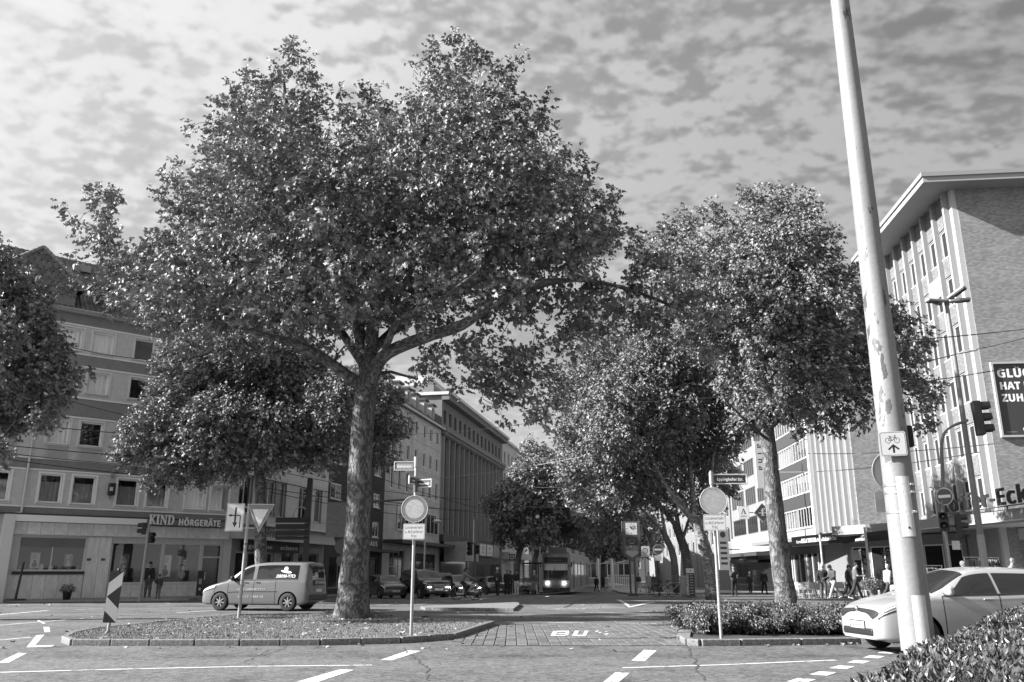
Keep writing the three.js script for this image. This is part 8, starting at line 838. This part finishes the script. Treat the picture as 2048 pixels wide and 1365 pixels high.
// ---------------------------------------------------------------- terrace chairs, tables, parasol bases, racks
{
  const seatM = mat(0.4, 0.6), legM = mat(0.5, 0.4, { metalness: 0.5 }); const proto = thing('terrace_chair', 'woven metal terrace chair before the pizzeria windows', 'chair', V(0, 0, 0), 0, 'terrace chairs');
  part(proto, 'seat', rb(0, 0.45, 0, 0.44, 0.035, 0.42, 0.015), seatM); part(proto, 'backrest', grid(8, 4, (u, v) => V((u - 0.5) * 0.44, 0.5 + 0.36 * v, -0.2 - 0.05 * v + 0.05 * Math.pow(Math.abs(u - 0.5) * 2, 2))), mat(0.4, 0.6, { side: THREE.DoubleSide })); for (const [x, z, a] of [[-0.2, 0.18, 0.04], [0.2, 0.18, 0.04], [-0.2, -0.18, -0.06], [0.2, -0.18, -0.06]]) part(proto, 'leg', rod(V(x, 0.45, z), V(x * 1.15, 0, z + a), 0.014, 0.014, 6), legM); part(proto, 'armrest', [-1, 1].flatMap((s) => [rod(V(s * 0.22, 0.66, -0.2), V(s * 0.23, 0.66, 0.18), 0.014, 0.014, 6), rod(V(s * 0.23, 0.66, 0.18), V(s * 0.2, 0.45, 0.18), 0.012, 0.012, 6), rod(V(s * 0.22, 0.88, -0.24), V(s * 0.2, 0.45, -0.18), 0.014, 0.014, 6)]), legM);
  const spots = [[1588, 49, 0.4], [1600, 50.5, 2.6], [1612, 48.5, -0.5], [1622, 50, 0.9], [1634, 48.8, 3.0], [1656, 50, 0.3], [1674, 49.5, -0.8], [1684, 48.4, 0.5], [1700, 50, 2.2], [1724, 49, 0.2], [1732, 50, -0.6], [1578, 52, 1.2], [1594, 47.6, 2.2], [1608, 51.5, -1.2], [1618, 47.6, 3.4], [1642, 51, 1.6], [1650, 48, -0.3], [1664, 51.5, 2.9], [1690, 51, 0.8], [1716, 51, -1.5]]; spots.forEach(([u, D, a], i) => { const p = stand(u, D); (i ? copyOf(proto, null, p, a, 'terrace_chair') : (proto.position.copy(p), proto.rotation.y = a, proto)); });
  const tp = thing('terrace_table', 'small round terrace table between the metal chairs', 'table', stand(1606, 49.6), 0, 'terrace tables'); part(tp, 'table_top', cyl(0, 0.72, 0, 0.35, 0.35, 0.03, 24), M.light); part(tp, 'stem', cyl(0, 0.03, 0, 0.03, 0.03, 0.7, 10), M.steel); part(tp, 'foot', cyl(0, 0, 0, 0.22, 0.2, 0.04, 18), M.iron); for (const [u, D] of [[1630, 49.6], [1664, 49.4], [1692, 49.3], [1590, 51]]) copyOf(tp, null, stand(u, D), 0, 'terrace_table');
  const pb = thing('planter', 'dark planter with a leafy shrub by the shop window, right of the white-jacketed man', 'planter', stand(1795, 47.5)); part(pb, 'tub', rb(0, 0.35, 0, 0.7, 0.7, 0.6, 0.03), mat(0.12, 0.7)); const r = rng(71), L = []; for (let k = 0; k < 1500; k++) { const a = r() * 6.28, q = Math.sqrt(r()), y = 0.7 + 1.9 * r(); L.push([Math.cos(a) * q * 0.65, y, Math.sin(a) * q * 0.55, leafTurn(r, V(Math.cos(a), 0.3, Math.sin(a))), 0.09 + 0.06 * r(), 0.05 + 0.09 * r()]); } instanced(pb, 'foliage', simpleLeaf(0.25, 0.12), mat(1, 0.5, { side: THREE.DoubleSide }), L); part(pb, 'stems', [0, 1, 2].map((k) => rod(V((k - 1) * 0.15, 0.6, 0), V((k - 1) * 0.35, 2.2, 0.1 * k), 0.025, 0.01, 5)), M.twig);
  for (const [u, D, lab] of [[1742, 45.8, 'low leafy tub plant between the phone man and the white-jacketed man'], [1768, 48, 'taller bushy tub plant before the shop window']]) { const s = thing('potted_plant', lab, 'plant', stand(u, D)); part(s, 'pot', cyl(0, 0, 0, 0.24, 0.3, 0.5, 16), mat(0.2, 0.7)); const F = []; for (let k = 0; k < 700; k++) { const a = r() * 6.28, q = Math.sqrt(r()); F.push([Math.cos(a) * q * 0.5, 0.5 + (D > 47 ? 1.3 : 0.7) * r() * (1 - 0.4 * q), Math.sin(a) * q * 0.5, leafTurn(r, V(Math.cos(a), 0.4, Math.sin(a))), 0.09 + 0.06 * r(), 0.06 + 0.1 * r()]); } instanced(s, 'foliage', simpleLeaf(0.25, 0.12), mat(1, 0.5, { side: THREE.DoubleSide }), F); }
  for (const [u, D, lab] of [[1868, 40, 'clothes rack hung with dark bags left of the curly-haired woman'], [1955, 38.5, 'tall wire rack of bags between the two poles'], [1984, 39.5, 'rack of pale hanging bags near the right edge']]) { const s = thing('goods_rack', lab, 'rack', stand(u, D), 0.3), h = D > 39.8 ? 1.6 : 1.95; part(s, 'frame', [rod(V(-0.55, 0, 0), V(-0.55, h, 0), 0.02), rod(V(0.55, 0, 0), V(0.55, h, 0), 0.02), rod(V(-0.6, h, 0), V(0.6, h, 0), 0.02), rod(V(-0.55, 0.05, -0.3), V(-0.55, 0.05, 0.3), 0.02), rod(V(0.55, 0.05, -0.3), V(0.55, 0.05, 0.3), 0.02)], M.chrome); for (let k = 0; k < 10; k++) part(s, 'bag', rb(-0.5 + k * 0.11, h - 0.28 - 0.1 * r(), (r() - 0.5) * 0.1, 0.1, 0.42, 0.3, 0.04), mat(0.03 + 0.35 * r() * r(), 0.7)); for (let k = 0; k < 6; k++) part(s, 'bag', rb(-0.45 + k * 0.18, h - 0.9, (r() - 0.5) * 0.1, 0.16, 0.4, 0.3, 0.05), mat(0.02 + 0.2 * r() * r(), 0.7)); }
}
renderer.render(scene, camera);
